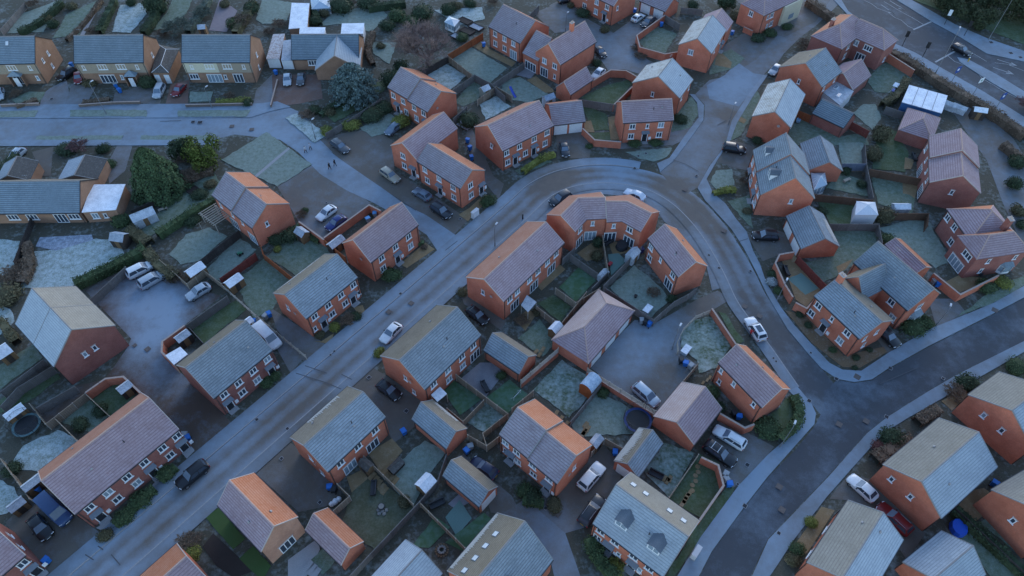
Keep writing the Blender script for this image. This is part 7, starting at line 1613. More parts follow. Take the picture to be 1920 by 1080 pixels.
def ground():
    sheet('ground', 'earth', 0, [(-700, -120), (700, -120), (700, 900), (-700, 900)])
    line = catmull(MAINC)
    of = [-2.6, -2.2, -1.5, -.9, -.3, .3, .9, 1.5, 2.2, 2.6]; lt = [.9, .76, .36, .18, .52, .56, .22, .38, .76, .95]
    ribbon('road', 'asphalt', .006, line, of, lt, fade=lambda i: max(.06, min(1, (122-i)/38)))
    ribbon('pavement', 'pave_frost', .115, line, [2.62, 3.2, 3.9, 4.6], [.7, .8, .72, .6], 0, 13*5+2, -1)
    ribbon('pavement', 'pave_frost', .115, line, [-4.3, -3.6, -3.0, -2.62], [.45, .6, .62, .55], 0, 24*5, 1)
    # kerb stones along the main street
    for s, i1 in ((2.56, 13*5+2), (-2.56, 24*5)):
        rows = line[:i1]; mb = MB()
        for i in range(len(rows)-1):
            def off(k):
                d = (rows[min(k+1, len(rows)-1)]-rows[max(k-1, 0)]).normalized(); return rows[k]+Vector((-d.y, d.x, 0))*s
            a, b = off(i), off(i+1); dn = (b-a).normalized(); n = Vector((-dn.y, dn.x, 0))*.08
            mb.poly([a-n+Vector((0, 0, .12)), b-n+Vector((0, 0, .12)), b+n+Vector((0, 0, .12)), a+n+Vector((0, 0, .12))])
            q = -n if s > 0 else n; mb.poly([a+q, b+q, b+q+Vector((0, 0, .12)), a+q+Vector((0, 0, .12))])
        o = mb.build('kerb', 'kerb'); o['kind'] = 'structure'
    for i, (n, m, z, pts, f) in enumerate(AREAS): sheet(n, m, z+i*.0007, pts, f, side=.1 if z > .1 else 0, cell=1.5)
    ml = [Vector((*p, 0)) for p in MAINC]
    for i, (m, pts) in enumerate(LAWNS):
        cx, cy = sum(p[0] for p in pts)/len(pts), sum(p[1] for p in pts)/len(pts)
        if m != 'la2' and min((Vector((cx, cy, 0))-q).length for q in ml) > 13 and not (cy > 92 and cx < -20) and not (cx > 38 and cy > 128) and not (36 < cx < 70 and cy < 60):
            pts = [(cx+(p[0]-cx)*1.12, cy+(p[1]-cy)*1.12) for p in pts]
        sheet('lawn', m, .055+i*.0006+(.075 if 196 else 0)*(len(pts) == 4 and 113 < pts[0][1] < 124 and pts[0][0] < -40 and abs(pts[0][1]-pts[1][1]) < 1.6), wobble(pts, i, .05 if m[:2] == 'la' else .16), side=.05)
    for i, (m, pts) in enumerate(PATIOS): sheet('patio' if m not in ('gravel', 'dirt') else 'flower_bed', m, .068+i*.0006+(.05 if m == 'x' else 0), pts, side=.05)
    for i, (pts, w) in enumerate(LINES):
        l, r = strip(pts, w); mb = MB()
        for k in range(len(l)-1): mb.poly([(*r[k][:2], .03), (*r[k+1][:2], .03), (*l[k+1][:2], .03), (*l[k][:2], .03)])
        o = mb.build('road_marking', 'paint'); o['kind'] = 'structure'
    for pts in SEAMS:
        l, r = strip(pts, .13); mb = MB()
        for k in range(len(l)-1): mb.poly([(*r[k][:2], .125), (*r[k+1][:2], .125), (*l[k+1][:2], .125), (*l[k][:2], .125)])
        o = mb.build('tar_seam', 'tar'); o['kind'] = 'structure'
    cov = {}
    for i, ((x, y), s, c) in enumerate(COVERS):
        if (s, c) not in cov:
            mb = MB(); mb.box(-s/2, s/2, -s/2, s/2, 0, .012); mb.box(-s/2+.06, s/2-.06, -s/2+.06, s/2-.06, .0125, .018, 1); cov[(s, c)] = mb.mesh('inspection_cover', ['kerb' if c == 'd' else 'ironbrown', 'iron' if c == 'd' else 'ironbrown'])
        o = link('inspection_cover', cov[(s, c)], loc=(x, y, .13 if True else 0), rotz=.9 if y < 110 else .1); o['kind'] = 'structure'
# ---------------------------------------------------------------- fences and walls
FM = {}
def panel_mesh(mat, h):
    k = (mat, h)
    if k not in FM:
        m = MB(); n = 7
        for i in range(n):
            x0, x1 = -.5+i/n, -.5+(i+1)/n-.012; dy = .016*(i % 2)
            m.box(x0, x1, -.02+dy, .012+dy, .05, h-.05)
        m.box(-.5, .5, .03, .055, h*.3, h*.3+.08); m.box(-.5, .5, .03, .055, h*.75, h*.75+.08); m.box(-.5, .5, -.04, .05, h-.048, h)
        FM[k] = m.mesh('panel', mat)
    return FM[k]
def post_mesh(mat, h):
    k = ('post', mat, h)
    if k not in FM: m = MB(); m.box(-.06, .06, -.06, .06, 0, h+.06); FM[k] = m.mesh('post', mat)
    return FM[k]
def fences():
    for kind, h, pts, label in FENCES:
        P = [Vector((*p, 0)) for p in pts]; brick = kind in ('brick', 'lowbrick', 'brickrail')
        root = thing('brick_wall' if brick else 'fence', label, 'wall' if brick else 'fence', P[0])
        hb = {'brickrail': 1.2}.get(kind, h)
        if brick:
            w = MB(); nrm = []
            for i, (a, b) in enumerate(zip(P, P[1:])):
                d = b-a; ang = math.atan2(d.y, d.x); n = Vector((-math.sin(ang), math.cos(ang), 0))*.11; q = a-P[0]; r = b-P[0]; dd = d.normalized()*.1
                q, r = q-dd*(i > 0), r+dd*(i < len(P)-2); up = Vector((0, 0, hb-.06))
                for s in (1, -1): wall_poly(w, [q+n*s, r+n*s, r+n*s+up, q+n*s+up])
                wall_poly(w, [q+n, q-n, q-n+up, q+n+up]); wall_poly(w, [r+n, r-n, r-n+up, r+n+up])
                k = max(1, round(d.length/.9)); step = (r-q)/k
                for j in range(k):       # coping stones one by one
                    if ('cop', round(step.length, 1)) not in FM: m = MB(); l = round(step.length, 1); m.box(.008, l-.008, -.135, .135, 0, .075); FM[('cop', round(step.length, 1))] = m.mesh('coping_stone', 'coping')
                    put('coping_stone', FM[('cop', round(step.length, 1))], root, q+step*j+Vector((0, 0, hb-.055+.002*(j % 2)+.003*(i % 2))), ang)
            w.build('wall', 'brick' if kind != 'lowbrick' else 'oldbrick', root)
            if kind != 'brickrail': continue
        for i, (a, b) in enumerate(zip(P, P[1:])):
            d = b-a; ang = math.atan2(d.y, d.x); n = max(1, round(d.length/1.8)); wd = d.length/n
            for j in range(n+1):
                if j == n and i < len(P)-2: continue
                put('post', post_mesh('railwood' if kind in ('rail', 'brickrail', 'wpale') else kind, h), root, a+d*(j/n)-P[0], ang)
            for j in range(n):
                c = a+d*((j+.5)/n)-P[0]
                if kind in ('rail', 'brickrail'):
                    for z in ((.45, .8, 1.1) if kind == 'rail' else (1.45, 1.75, 2.05)):
                        if ('rail',) not in FM: m = MB(); m.box(-.5, .5, -.03, .03, -.075, .075); FM[('rail',)] = m.mesh('rail', 'railwood')
                        o = put('rail', FM[('rail',)], root, c+Vector((0, 0, z)), ang); o.scale = (wd-.13, 1, 1)
                else:
                    o = put('panel', panel_mesh(kind, h), root, c, ang); o.scale = (wd-.13, 1, 1)
# ---------------------------------------------------------------- plants
RNG = random.Random(7)
def leaves(pts, size, rng, up=.25, asp=.6):
    v, f = [], []
    for p, nrm in pts:
        d = Vector((rng.gauss(0, 1), rng.gauss(0, 1), rng.gauss(0, 1))).normalized(); n = (nrm+d*.9+Vector((0, 0, up))).normalized()
        u = n.orthogonal().normalized(); t = rng.uniform(0, 6.28); w = n.cross(u); a = u*math.cos(t)+w*math.sin(t); b = n.cross(a)
        s = size*rng.uniform(.6, 1.3); i = len(v)
        v += [p-a*s, p-b*s*asp*.8+n*s*.12, p+a*s, p+b*s*asp+n*s*.12]; f.append((i, i+1, i+2, i+3))
    return v, f
def lump(rng, n=6):
    ds = [(Vector((rng.gauss(0, 1), rng.gauss(0, 1), rng.gauss(0, 1))).normalized(), rng.uniform(-.28, .3)) for _ in range(n)]
    def fn(d):
        r = 1.
        for a, k in ds: r += k*max(0, d.dot(a))**3
        return r
    return fn
def blob_mesh(name, seed, n=620, size=.085, core=.78):
    """unit leafy bush: radius about 1, base at z 0, height about 1 (z scaled later)"""
    rng = random.Random(seed); fn = lump(rng, 9); pts = []
    for _ in range(n):
        d = Vector((rng.gauss(0, 1), rng.gauss(0, 1), abs(rng.gauss(0, 1))-.25)).normalized(); r = fn(d)*rng.uniform(.72, 1.03)
        pts.append((Vector((d.x*r, d.y*r, max(.02, .32+d.z*.68*r))), d))
    v, f = leaves(pts, size, rng)
    bm = bmesh.new(); bmesh.ops.create_icosphere(bm, subdivisions=2, radius=1)
    b0 = len(v)
    for q in bm.verts: d = q.co.normalized(); r = fn(d)*core*rng.uniform(.9, 1.05); v.append(Vector((d.x*r, d.y*r, max(0, .32+d.z*.66*r))))
    for q in bm.faces: f.append(tuple(b0+x.index for x in q.verts))
    bm.free(); me = bpy.data.meshes.new(name); me.from_pydata([tuple(x) for x in v], [], f); me.materials.append(MT['leaf_green']); me.update(); return me
def twig_mesh(name, seed, depth=5, spread=.55, n0=5, lift=.35, rmin=.007):
    rng = random.Random(seed); v, f = [], []
    def seg(a, b, r0, r1):
        d = (b-a).normalized(); u = d.orthogonal().normalized(); w = d.cross(u); i = len(v); r0, r1 = max(r0, rmin), max(r1, rmin)
        for p, r in ((a, r0), (b, r1)):
            for k in range(3): t = 2.094*k; v.append(p+(u*math.cos(t)+w*math.sin(t))*r)
        for k in range(3): f.append((i+k, i+(k+1) % 3, i+3+(k+1) % 3, i+3+k))
    def grow(p, d, l, r, k):
        q = p+d*l; seg(p, q, r, r*.65)
        if k == 0: return
        for _ in range(rng.choice((3, 3, 4)) if k > 1 else 4):
            e = (d+Vector((rng.gauss(0, spread), rng.gauss(0, spread), rng.gauss(lift*.3, spread*.6)))).normalized()
            grow(p+d*l*rng.uniform(.55, 1), e, l*rng.uniform(.6, .85), r*.6, k-1)
    for i in range(n0):
        t = 6.28*i/n0+rng.uniform(-.4, .4); e = Vector((math.cos(t)*.75, math.sin(t)*.75, rng.uniform(.6, 1.1))).normalized(); grow(Vector((0, 0, .16)), e, rng.uniform(.26, .34), .02, depth)
    R = sorted(math.hypot(x.x, x.y) for x in v)[int(len(v)*.97)]; Z = max(x.z for x in v)
    me = bpy.data.meshes.new(name); me.from_pydata([(x.x/R, x.y/R, x.z/Z) for x in v], [], f); me.update(); return me
def set_mat(o, m):
    o.material_slots[0].link = 'OBJECT'; o.material_slots[0].material = MT[m]
def plants():
    blobs = [blob_mesh('foliage', 100+i) for i in range(6)]
    tws = [twig_mesh('branches', 5+k, 4, .62, 11, .3) for k in range(3)]
    for t_ in tws: t_.materials.append(MT['leaf_twig'])
    tw = tws[0]
    for i, ((x, y), r, h, c, label) in enumerate(SHRUBS):
        tree = 'tree' in label.split() and 'left of the bare tree' not in label and 'below the bare' not in label and 'tree crown' not in label and 'behind the bare tree' not in label
        if c in ('brown', 'grey') and r > .9:
            o = link('bare_shrub', tws[i % 3], loc=(x, y, .03), rotz=i*1.3); o.scale = (r, r, h*1.05); set_mat(o, 'leaf_'+c); tag(o, label, 'shrub', 'garden shrubs'); continue
        if c == 'twig':
            o = link('bare_shrub', tw, loc=(x, y, .03), rotz=i*1.3); o.scale = (r, r, h); tag(o, label, 'shrub', 'garden shrubs'); continue
        if 'tree' in label.split()[:3]:
            root = thing('tree', label, 'tree', (x, y, 0), 0, 'garden trees'); t = MB(); t.tube((0, 0, 0), (0, 0, h*.5), .14, .07, 7); t.build('trunk', 'bark', root)
            o = link('crown', blobs[i % 6], root, loc=(0, 0, h*.12), rotz=i*1.7); o.scale = (r, r, h*.95); set_mat(o, 'leaf_'+c); continue
        o = link('shrub', blobs[i % 6], loc=(x, y, .02), rotz=i*1.7); o.scale = (r*RNG.uniform(.9, 1.1), r*RNG.uniform(.85, 1.05), h*1.02); set_mat(o, 'leaf_'+c); tag(o, label, 'shrub', 'garden shrubs')
    for i, (pts, w, h, c, label) in enumerate(HEDGES):
        rng = random.Random(50+i); line = catmull(pts, 4); P = []; L = 0; cores = MB(); o0 = line[0]
        for a, b in zip(line, line[1:]):
            d = b-a; L = d.length; n = Vector((-d.y, d.x, 0)).normalized(); k = int(L*w*26)+int(L*h*30)
            for _ in range(k):
                t = rng.random(); s = rng.uniform(-1, 1); q = rng.random(); j = 1+.12*math.sin((a.x+d.x*t)*1.3)+.1*math.sin((a.y+d.y*t)*2.1)
                if q < .55: p = a+d*t+n*s*w/2*j; z = h*j*rng.uniform(.88, 1.05); nr = Vector((0, 0, 1))
                else: sg = rng.choice((-1, 1)); p = a+d*t+n*sg*w/2*j*rng.uniform(.85, 1.05); z = h*rng.uniform(.05, 1); nr = n*sg
                P.append((Vector((p.x-o0.x, p.y-o0.y, z)), nr))
            q0, q1 = a-o0, b-o0; up = Vector((0, 0, h*.86)); m = n*w*.4
            cores.poly([q0+m+up, q1+m+up, q1-m+up, q0-m+up]); cores.poly([q0+m, q1+m, q1+m+up, q0+m+up]); cores.poly([q0-m, q1-m, q1-m+up, q0-m+up])
        v, f = leaves(P, .17, rng); b0 = len(v)
        v += [Vector(x) for x in cores.v]; f += [tuple(b0+x for x in q) for q in cores.f]
        me = bpy.data.meshes.new('hedge'); me.from_pydata([tuple(x) for x in v], [], f); me.materials.append(MT['leaf_'+c]); me.update()
        tag(link('hedge', me, loc=o0), label, 'hedge', 'garden hedges')
    for i, (kind, (x, y), r, h, c, label) in enumerate(TREES):
        rng = random.Random(900+i); root = thing({'cedar': 'cedar_tree', 'bare': 'bare_tree', 'conifer': 'conifer_tree', 'bushy': 'conifer_tree', 'wood': 'tree'}[kind], label, 'tree', (x, y, 0))
        t = MB(); th = h*(.6 if kind != 'bare' else .3); t.tube((0, 0, 0), (.05, .03, th), .05*r+.05, .03*r, 9)
        if kind in ('wood', 'cedar'):
            for k in range(5): a = k*1.3; t.tube((0, 0, th*.5+k*.2), (math.cos(a)*r*.5, math.sin(a)*r*.5, th*.8+k*.3), .07, .03, 5)
        t.build('trunk', 'bark', root)
        if kind == 'bare':
            me = twig_mesh('crown', 77, 6, .46, 9, .5, .0013); me.materials.append(MT['leaf_redtwig']); o = link('crown', me, root, loc=(0, 0, h*.1)); o.scale = (r, r, h*.9); continue
        P = []
        if kind == 'conifer':
            for _ in range(11000):
                z = rng.random()**1.3; ang = rng.uniform(0, 6.283); pr = (1-z)**.62*(1+.10*math.sin(ang*5+z*9)+.07*math.sin(ang*9-z*14))
                q = r*pr*rng.uniform(.8, 1.03); P.append((Vector((math.cos(ang)*q, math.sin(ang)*q, .3+z*(h-.3))), Vector((math.cos(ang), math.sin(ang), .5))))
            sz = .24
        elif kind == 'cedar':
            for k in range(230):     # layered fronds radiating from the stem
                z = rng.random(); ang = rng.uniform(0, 6.283); R = r*math.sqrt(max(.02, 1-(z*1.02)**2))*rng.uniform(.75, 1.08); zz = 1.0+z*(h-1.2)
                for j in range(56):
                    tt = rng.random()**.6; lat = rng.gauss(0, .34)*(1.1-.5*tt); q = R*tt
                    P.append((Vector((math.cos(ang)*q-math.sin(ang)*lat, math.sin(ang)*q+math.cos(ang)*lat, zz-.10*q+rng.gauss(0, .1)+.25*math.sin(tt*3))), Vector((math.cos(ang)*.4, math.sin(ang)*.4, .8))))
            sz = .26
        else:
            fn = lump(rng, 14); n = 3800 if kind == 'wood' else 3000
            subs = [(Vector((rng.gauss(0, .45), rng.gauss(0, .45), rng.uniform(.3, .85))), rng.uniform(.3, .5)) for _ in range(16)]
            for _ in range(n):
                c_, rr = rng.choice(subs); d = Vector((rng.gauss(0, 1), rng.gauss(0, 1), rng.gauss(.3, 1))).normalized(); q = c_+d*rr*rng.uniform(.7, 1.05)
                P.append((Vector((q.x*r, q.y*r, max(.3, q.z*h*.85))), d))
            sz = .24
        v, f = leaves(P, sz, rng); me = bpy.data.meshes.new('crown'); me.from_pydata([tuple(q) for q in v], [], f)
        me.materials.append(MT['leaf_'+{'conifer': 'conifer', 'cedar': 'bluegreen', 'wood': 'darkwood2'}.get(kind, c)]); me.update(); link('crown', me, root)
# ---------------------------------------------------------------- cars
CT = dict(hatch=(4.1, 1.78, 1.47), estate=(4.7, 1.82, 1.48), suv=(4.55, 1.88, 1.66), suvr=(4.7, 1.86, 1.55), mpv=(4.5, 1.84, 1.66), van=(5.3, 2.02, 2.15))
CM = {}
def car_meshes(t):
    if t in CM: return CM[t]
    L, W, H = CT[t]; hl, hw = L/2, W/2; gc = .18
    van = t == 'van'
    belt = .92 if not van else 1.15; bon = .82 if t in ('hatch', 'estate') else .98 if not van else 1.12
    # hull: stations x, top z, half width
    st = [(-hl, belt*.86, hw*.80, .42), (-hl+.14, belt*.97, hw*.93, .30), (-hl+.6, belt, hw, .22), (0, belt, hw, .2), (hl*.34, belt*.985, hw, .2), (hl*.62, bon*1.0, hw*.985, .22), (hl-.28, bon*.90, hw*.93, .26), (hl-.06, bon*.76, hw*.80, .34), (hl, bon*.62, hw*.70, .42)]
    rings = []
    for x, zt, w, zb in st:
        rings.append([(x, -w*.86, zb), (x, -w, zb+.17), (x, -w, zt*.62+.08), (x, -w*.95, zt-.05), (x, -w*.82, zt), (x, 0, zt+.035), (x, w*.82, zt), (x, w*.95, zt-.05), (x, w, zt*.62+.08), (x, w, zb+.17), (x, w*.86, zb)])
    m = MB()
    for a, b in zip(rings, rings[1:]):
        for k in range(len(a)-1): m.poly([a[k], b[k], b[k+1], a[k+1]])
        m.poly([a[-1], b[-1], b[0], a[0]])
    m.poly(rings[0][::-1]); m.poly(rings[-1])
    # cabin frustum
    if van: xb0, xb1, xt0, xt1 = -hl+.04, hl*.62, -hl+.1, hl*.36
    else:
        xb1 = hl*.40 if t != 'mpv' else hl*.58; xt1 = xb1-.75 if t != 'mpv' else xb1-.85
        xb0 = -hl+.1 if t in ('estate', 'suv', 'suvr', 'mpv') else -hl+.22; xt0 = xb0+(.38 if t in ('estate', 'suv', 'suvr', 'mpv') else .62)
    zb, zt = belt-.03, H-.06; wb, wt = hw*.93, hw*(.74 if not van else .86)
    B = [(xb0, -wb, zb), (xb1, -wb*.96, zb), (xb1, wb*.96, zb), (xb0, wb, zb)]; T = [(xt0, -wt*.96, zt), (xt1, -wt*.94, zt), (xt1, wt*.94, zt), (xt0, wt*.96, zt)]
    for k in range(4): m.poly([B[k], B[(k+1) % 4], T[(k+1) % 4], T[k]])
    C = [(x+(.18 if i in (0, 3) else -.18), y*.84, H) for i, (x, y, z) in enumerate(T)]
    for k in range(4): m.poly([T[k], T[(k+1) % 4], C[(k+1) % 4], C[k]])
    m.poly(C)
    me = m.mesh('body', 'paint_silver')
    bm = bmesh.new(); bm.from_mesh(me); bmesh.ops.remove_doubles(bm, verts=bm.verts, dist=.001); bmesh.ops.recalc_face_normals(bm, faces=bm.faces); bm.to_mesh(me); bm.free()
    for p in me.polygons: p.use_smooth = True
    try: me.set_sharp_from_angle(angle=math.radians(38))
    except Exception: pass
    def quad(a, b, c, d, u0, u1, v0, v1, off):
        a, b, c, d = map(Vector, (a, b, c, d)); n = (b-a).cross(d-a).normalized()
        def pt(u, v): return (a*(1-u)+b*u)*(1-v)+(d*(1-u)+c*u)*v+n*off
        return [pt(u0, v0), pt(u1, v0), pt(u1, v1), pt(u0, v1)]
    g = {}
    q = MB(); q.poly(quad(B[1], B[2], T[2], T[1], .06, .94, .08, .95, .012)); g['windscreen'] = q.mesh('windscreen', 'carglassf')
    q = MB(); q.poly(quad(B[3], B[0], T[0], T[3], .08, .92, .25, .92, .012)); g['rear_window'] = q.mesh('rear_window', 'carglass')
    for nm, (a, b, c, d) in (('sl', (B[0], B[1], T[1], T[0])), ('sr', (B[2], B[3], T[3], T[2]))):
        q = MB(); u = (.06, .94) if not van else ((.72, .95) if nm == 'sl' else (.05, .28))
        if van: q.poly(quad(a, b, c, d, *u, .2, .75, .012))
        else:
            q.poly(quad(a, b, c, d, u[0], .47, .12, .9, .012)); q.poly(quad(a, b, c, d, .51, u[1], .12, .9, .012))
        g[nm] = q.mesh('side_window', 'carglass')
    wr = .31 if not van else .34
    q = MB(); q.tube((0, -.1, 0), (0, .1, 0), wr, n=14); tyre = q.mesh('wheel', 'tyre'); q = MB(); q.tube((0, -.108, 0), (0, .108, 0), wr*.62, n=10); rim = q.mesh('rim', 'rim')
    q = MB(); q.box(-.05, .05, -.17, .17, -.08, .08); hlm = q.mesh('headlight', 'headlight'); q = MB(); q.box(-.04, .04, -.13, .13, -.12, .12); tlm = q.mesh('tail_light', 'taillight')
    q = MB(); q.box(-.08, .08, -.09, .09, -.06, .06); mir = q.mesh('mirror', 'paint_black')
    q = MB(); q.box(-.011, .011, -.26, .26, -.055, .055); plate = q.mesh('number_plate', 'signwhite'); q = MB(); q.box(-.011, .011, -.26, .26, -.055, .055); plate2 = q.mesh('number_plate', 'yellowp')
    rb = MB(); rb.tube((xt0+.3, 0, 0), (xt1-.3, 0, 0), .03, n=5); rail = rb.mesh('roof_rail', 'rim'); rb = MB(); rb.box(-.04, .04, -wt*.95, wt*.95, 0, .05); bar = rb.mesh('roof_bar', 'lamphead')
    pr = None
    if not van: rb = MB(); rb.box(xt0+.45, xt1-.25, -wt*.6, wt*.6, H+.002, H+.008); pr = rb.mesh('glass_roof', 'carglass')
    CM[t] = dict(body=me, g=g, tyre=tyre, rim=rim, hl=hlm, tl=tlm, mir=mir, plate=plate, plate2=plate2, rail=rail, bar=bar, pr=pr, wr=wr, d=(L, W, H, bon, belt, xb1, wt, zt, xt0, xt1))
    return CM[t]
def cars():
    for x, y, a, t, c, label in CARS:
        K = car_meshes(t); L, W, H, bon, belt, xb1, wt, zt, xt0, xt1 = K['d']
        nm = 'van' if t == 'van' else 'car'; root = thing(nm, label, nm, (x, y, .02), a, 'cars and vans of the estate')
        b = link('body', K['body'], root); set_mat(b, 'paint_'+c)
        o = link('windscreen', K['g']['windscreen'], root); o2 = link('rear_window', K['g']['rear_window'], root) if t != 'van' else None
        if c == 'frost':
            for q in (o, o2): set_mat(q, 'paint_frost')
        for k in ('sl', 'sr'): link('side_window', K['g'][k], root)
        for sx in (-1, 1):
            for sy in (-1, 1):
                w = put('wheel', K['tyre'], root, (sx*L*.305, sy*(W/2-.11), K['wr']), 0); put('rim', K['rim'], w, (0, 0, 0), 0)
        for sy in (-1, 1):
            put('headlight', K['hl'], root, (L/2-.16, sy*W*.36, bon*.74), sy*.35); put('tail_light', K['tl'], root, (-L/2+.06, sy*W*.39, belt*.8), 0)
            put('mirror', K['mir'], root, (xb1-.45, sy*(W/2+.06), belt+.06), 0)
        put('number_plate', K['plate'], root, (L/2+.005, 0, .48), 0); put('number_plate', K['plate2'], root, (-L/2-.005, 0, .6), 0)
        if t in ('estate', 'suvr'):
            for sy in (-1, 1): put('roof_rail', K['rail'], root, (0, sy*wt*.85, H+.04), 0)
        if t == 'suvr':
            for xx in (xt0+.6, xt1-.5): put('roof_bar', K['bar'], root, (xx, 0, H+.06), 0)
        if 'black glass roof' in label: put('glass_roof', K['pr'], root, (0, 0, 0), 0)
# ---------------------------------------------------------------- street furniture, bins, people and garden things
def bins():
    m = MB(); lo = [(-.22, -.24), (.22, -.24), (.22, .24), (-.22, .24)]; hi = [(-.28, -.3), (.28, -.3), (.28, .34), (-.28, .34)]
    for k in range(4): m.poly([(*lo[k], .1), (*lo[(k+1) % 4], .1), (*hi[(k+1) % 4], .98), (*hi[k], .98)])
    m.poly([(*p, .1) for p in lo][::-1]); body = m.mesh('body', 'bin_blue')
    m = MB(); m.box(-.31, .31, -.36, .36, .985, 1.03); m.box(-.27, .27, -.3, .3, 1.03, 1.07); lid = m.mesh('lid', 'bin_blue')
    m = MB(); m.tube((-.3, .27, .1), (-.22, .27, .1), .1, n=10); m.tube((.22, .27, .1), (.3, .27, .1), .1, n=10); wh = m.mesh('wheels', 'tyre')
    m = MB(); m.box(-.24, .24, .36, .4, .93, .97); hd = m.mesh('handle', 'bin_black')
    for i, ((x, y), b, l, label) in enumerate(BINS):
        r = thing('wheelie_bin', label, 'bin', (x, y, .06), i*1.1, 'wheelie bins'); s = 1.18; r.scale = (s, s, 1.05)
        o = link('body', body, r); set_mat(o, 'bin_'+b); o = link('lid', lid, r); set_mat(o, 'bin_'+l); link('wheels', wh, r); link('handle', hd, r)
def lamps():
    for i, ((x, y), h, label) in enumerate(LAMPS):
        h = max(4.5, min(h, 10.4)); r = thing('street_lamp', label, 'street lamp', (x, y, 0), math.radians(60), 'street lamps')
        m = MB(); m.tube((0, 0, 0), (0, 0, h), .065, .04, 8); m.build('pole', 'pole', r); m = MB(); m.tube((0, 0, 0), (0, 0, 1.1), .12, .11, 8); m.build('base', 'pole', r)
        m = MB(); l = .5 if h < 8 else 1.0; m.tube((0, 0, h-.02), (l, 0, h+.12), .04, .035, 6); m.build('arm', 'pole', r)
        m = MB(); m.box(l-.1, l+.5, -.13, .13, h+.08, h+.18); m.box(l, l+.42, -.09, .09, h+.18, h+.215); hd = m.build('lamp_head', 'lamphead', r)
        m = MB(); m.box(l, l+.42, -.1, .1, h+.06, h+.079); m.build('lens', 'glasspale', hd)
    for (x, y), h, label in TRAFFIC_LIGHTS:
        h = 3.4; r = thing('traffic_light', label, 'traffic light', (x, y, .1), math.radians(150), 'traffic lights')
        m = MB(); m.tube((0, 0, 0), (0, 0, h), .07, .06, 8); m.build('pole', 'blackmetal', r)
        m = MB(); m.box(-.2, .2, -.14, .14, h-.9, h+.25); hd = m.build('signal_head', 'blackmetal', r)
        m = MB(); m.box(-.36, .36, .141, .16, h-1.05, h+.4); m.build('backing_board', 'signwhite' if 'white back' in label else 'blackmetal', r)
        for k, c in enumerate(('taillight', 'yellowp', 'toygreen')): m = MB(); m.tube((0, -.14, h+.05-k*.34), (0, -.17, h+.05-k*.34), .1, n=10); m.build('lens', c, hd)
    for (x, y), h, c, label in SIGNS:
        h = max(3.2, min(h, 5)); r = thing('traffic_sign', label, 'sign', (x, y, .1), math.radians(25), 'highway signs')
        m = MB(); m.tube((0, 0, 0), (0, 0, h), .06, n=8); m.build('pole', 'pole', r)
        w, hh = (.75, .75) if c == 'blue' else (.75, .55)
        m = MB(); m.box(-w-.0, w*.7, -.09, -.065, h-2*hh+.1, h+.1); pl = m.build('sign_plate', 'sign'+c, r)
        m = MB(); cx = -.12
        if c == 'blue': m.poly([(cx+.3*math.cos(t), -.095, h-.65+.3*math.sin(t)) for t in [6.283*k/12 for k in range(12)]]); m.build('symbol', 'signwhite', pl)
        else: m.box(cx-.15, cx+.2, -.1, -.091, h-.7, h-.3); m.build('symbol', 'toygreen', pl)
def person(x, y, coat, label, ang, lean=0, stride=.22):
    r = thing('person', label, 'person', (x, y, .03), math.radians(ang), 'people on foot')
    J = {}
    vs = [(0, 0, .95), (0, 0, 1.15), (lean*.15, 0, 1.32), (lean*.22, 0, 1.44), (lean*.26+.02, 0, 1.55), (lean*.3+.03, 0, 1.68),
          (lean*.2, .19, 1.4), (lean*.2-.1, .25, 1.14), (lean*.3+.08, .24, .92), (lean*.2, -.19, 1.4), (lean*.4+.1, -.25, 1.16), (lean*.9+.2, -.22, .98),
          (0, .1, .9), (stride*.6, .1, .5), (stride, .1, .09), (stride+.16, .1, .05), (0, -.1, .9), (-stride*.4, -.1, .5), (-stride*1.1, -.1, .12), (-stride*1.1+.15, -.1, .05)]
    ed = [(0, 1), (1, 2), (2, 3), (3, 4), (4, 5), (2, 6), (6, 7), (7, 8), (2, 9), (9, 10), (10, 11), (0, 12), (12, 13), (13, 14), (14, 15), (0, 16), (16, 17), (17, 18), (18, 19)]
    rad = [.17, .18, .19, .07, .085, .10, .085, .06, .045, .085, .06, .045, .12, .08, .055, .05, .12, .08, .055, .05]
    me = bpy.data.meshes.new('body'); me.from_pydata(vs, ed, []); o = link('body', me, r)
    md = o.modifiers.new('skin', 'SKIN'); me.skin_vertices[0].data[0].use_root = True
    for i, k in enumerate(rad): me.skin_vertices[0].data[i].radius = (k, k*(.8 if i < 3 else 1))
    s = o.modifiers.new('sub', 'SUBSURF'); s.levels = 2; s.render_levels = 2
    dg = bpy.context.evaluated_depsgraph_get(); ev = o.evaluated_get(dg); nm = bpy.data.meshes.new_from_object(ev); o.modifiers.clear(); o.data = nm; nm.name = 'body'
    for mm in ('coat_'+coat, 'trousers', 'skin', 'hair'): nm.materials.append(MT[mm])
    for p in nm.polygons:
        c = p.center; p.use_smooth = True
        hand = c.z < 1.0 and abs(c.y) > .17
        p.material_index = 2 if (c.z > 1.5 or hand and c.z < .97) else 1 if c.z < .84 else 0
        if c.z > 1.64 or (c.z > 1.55 and c.x < lean*.28-.02): p.material_index = 3
    return r
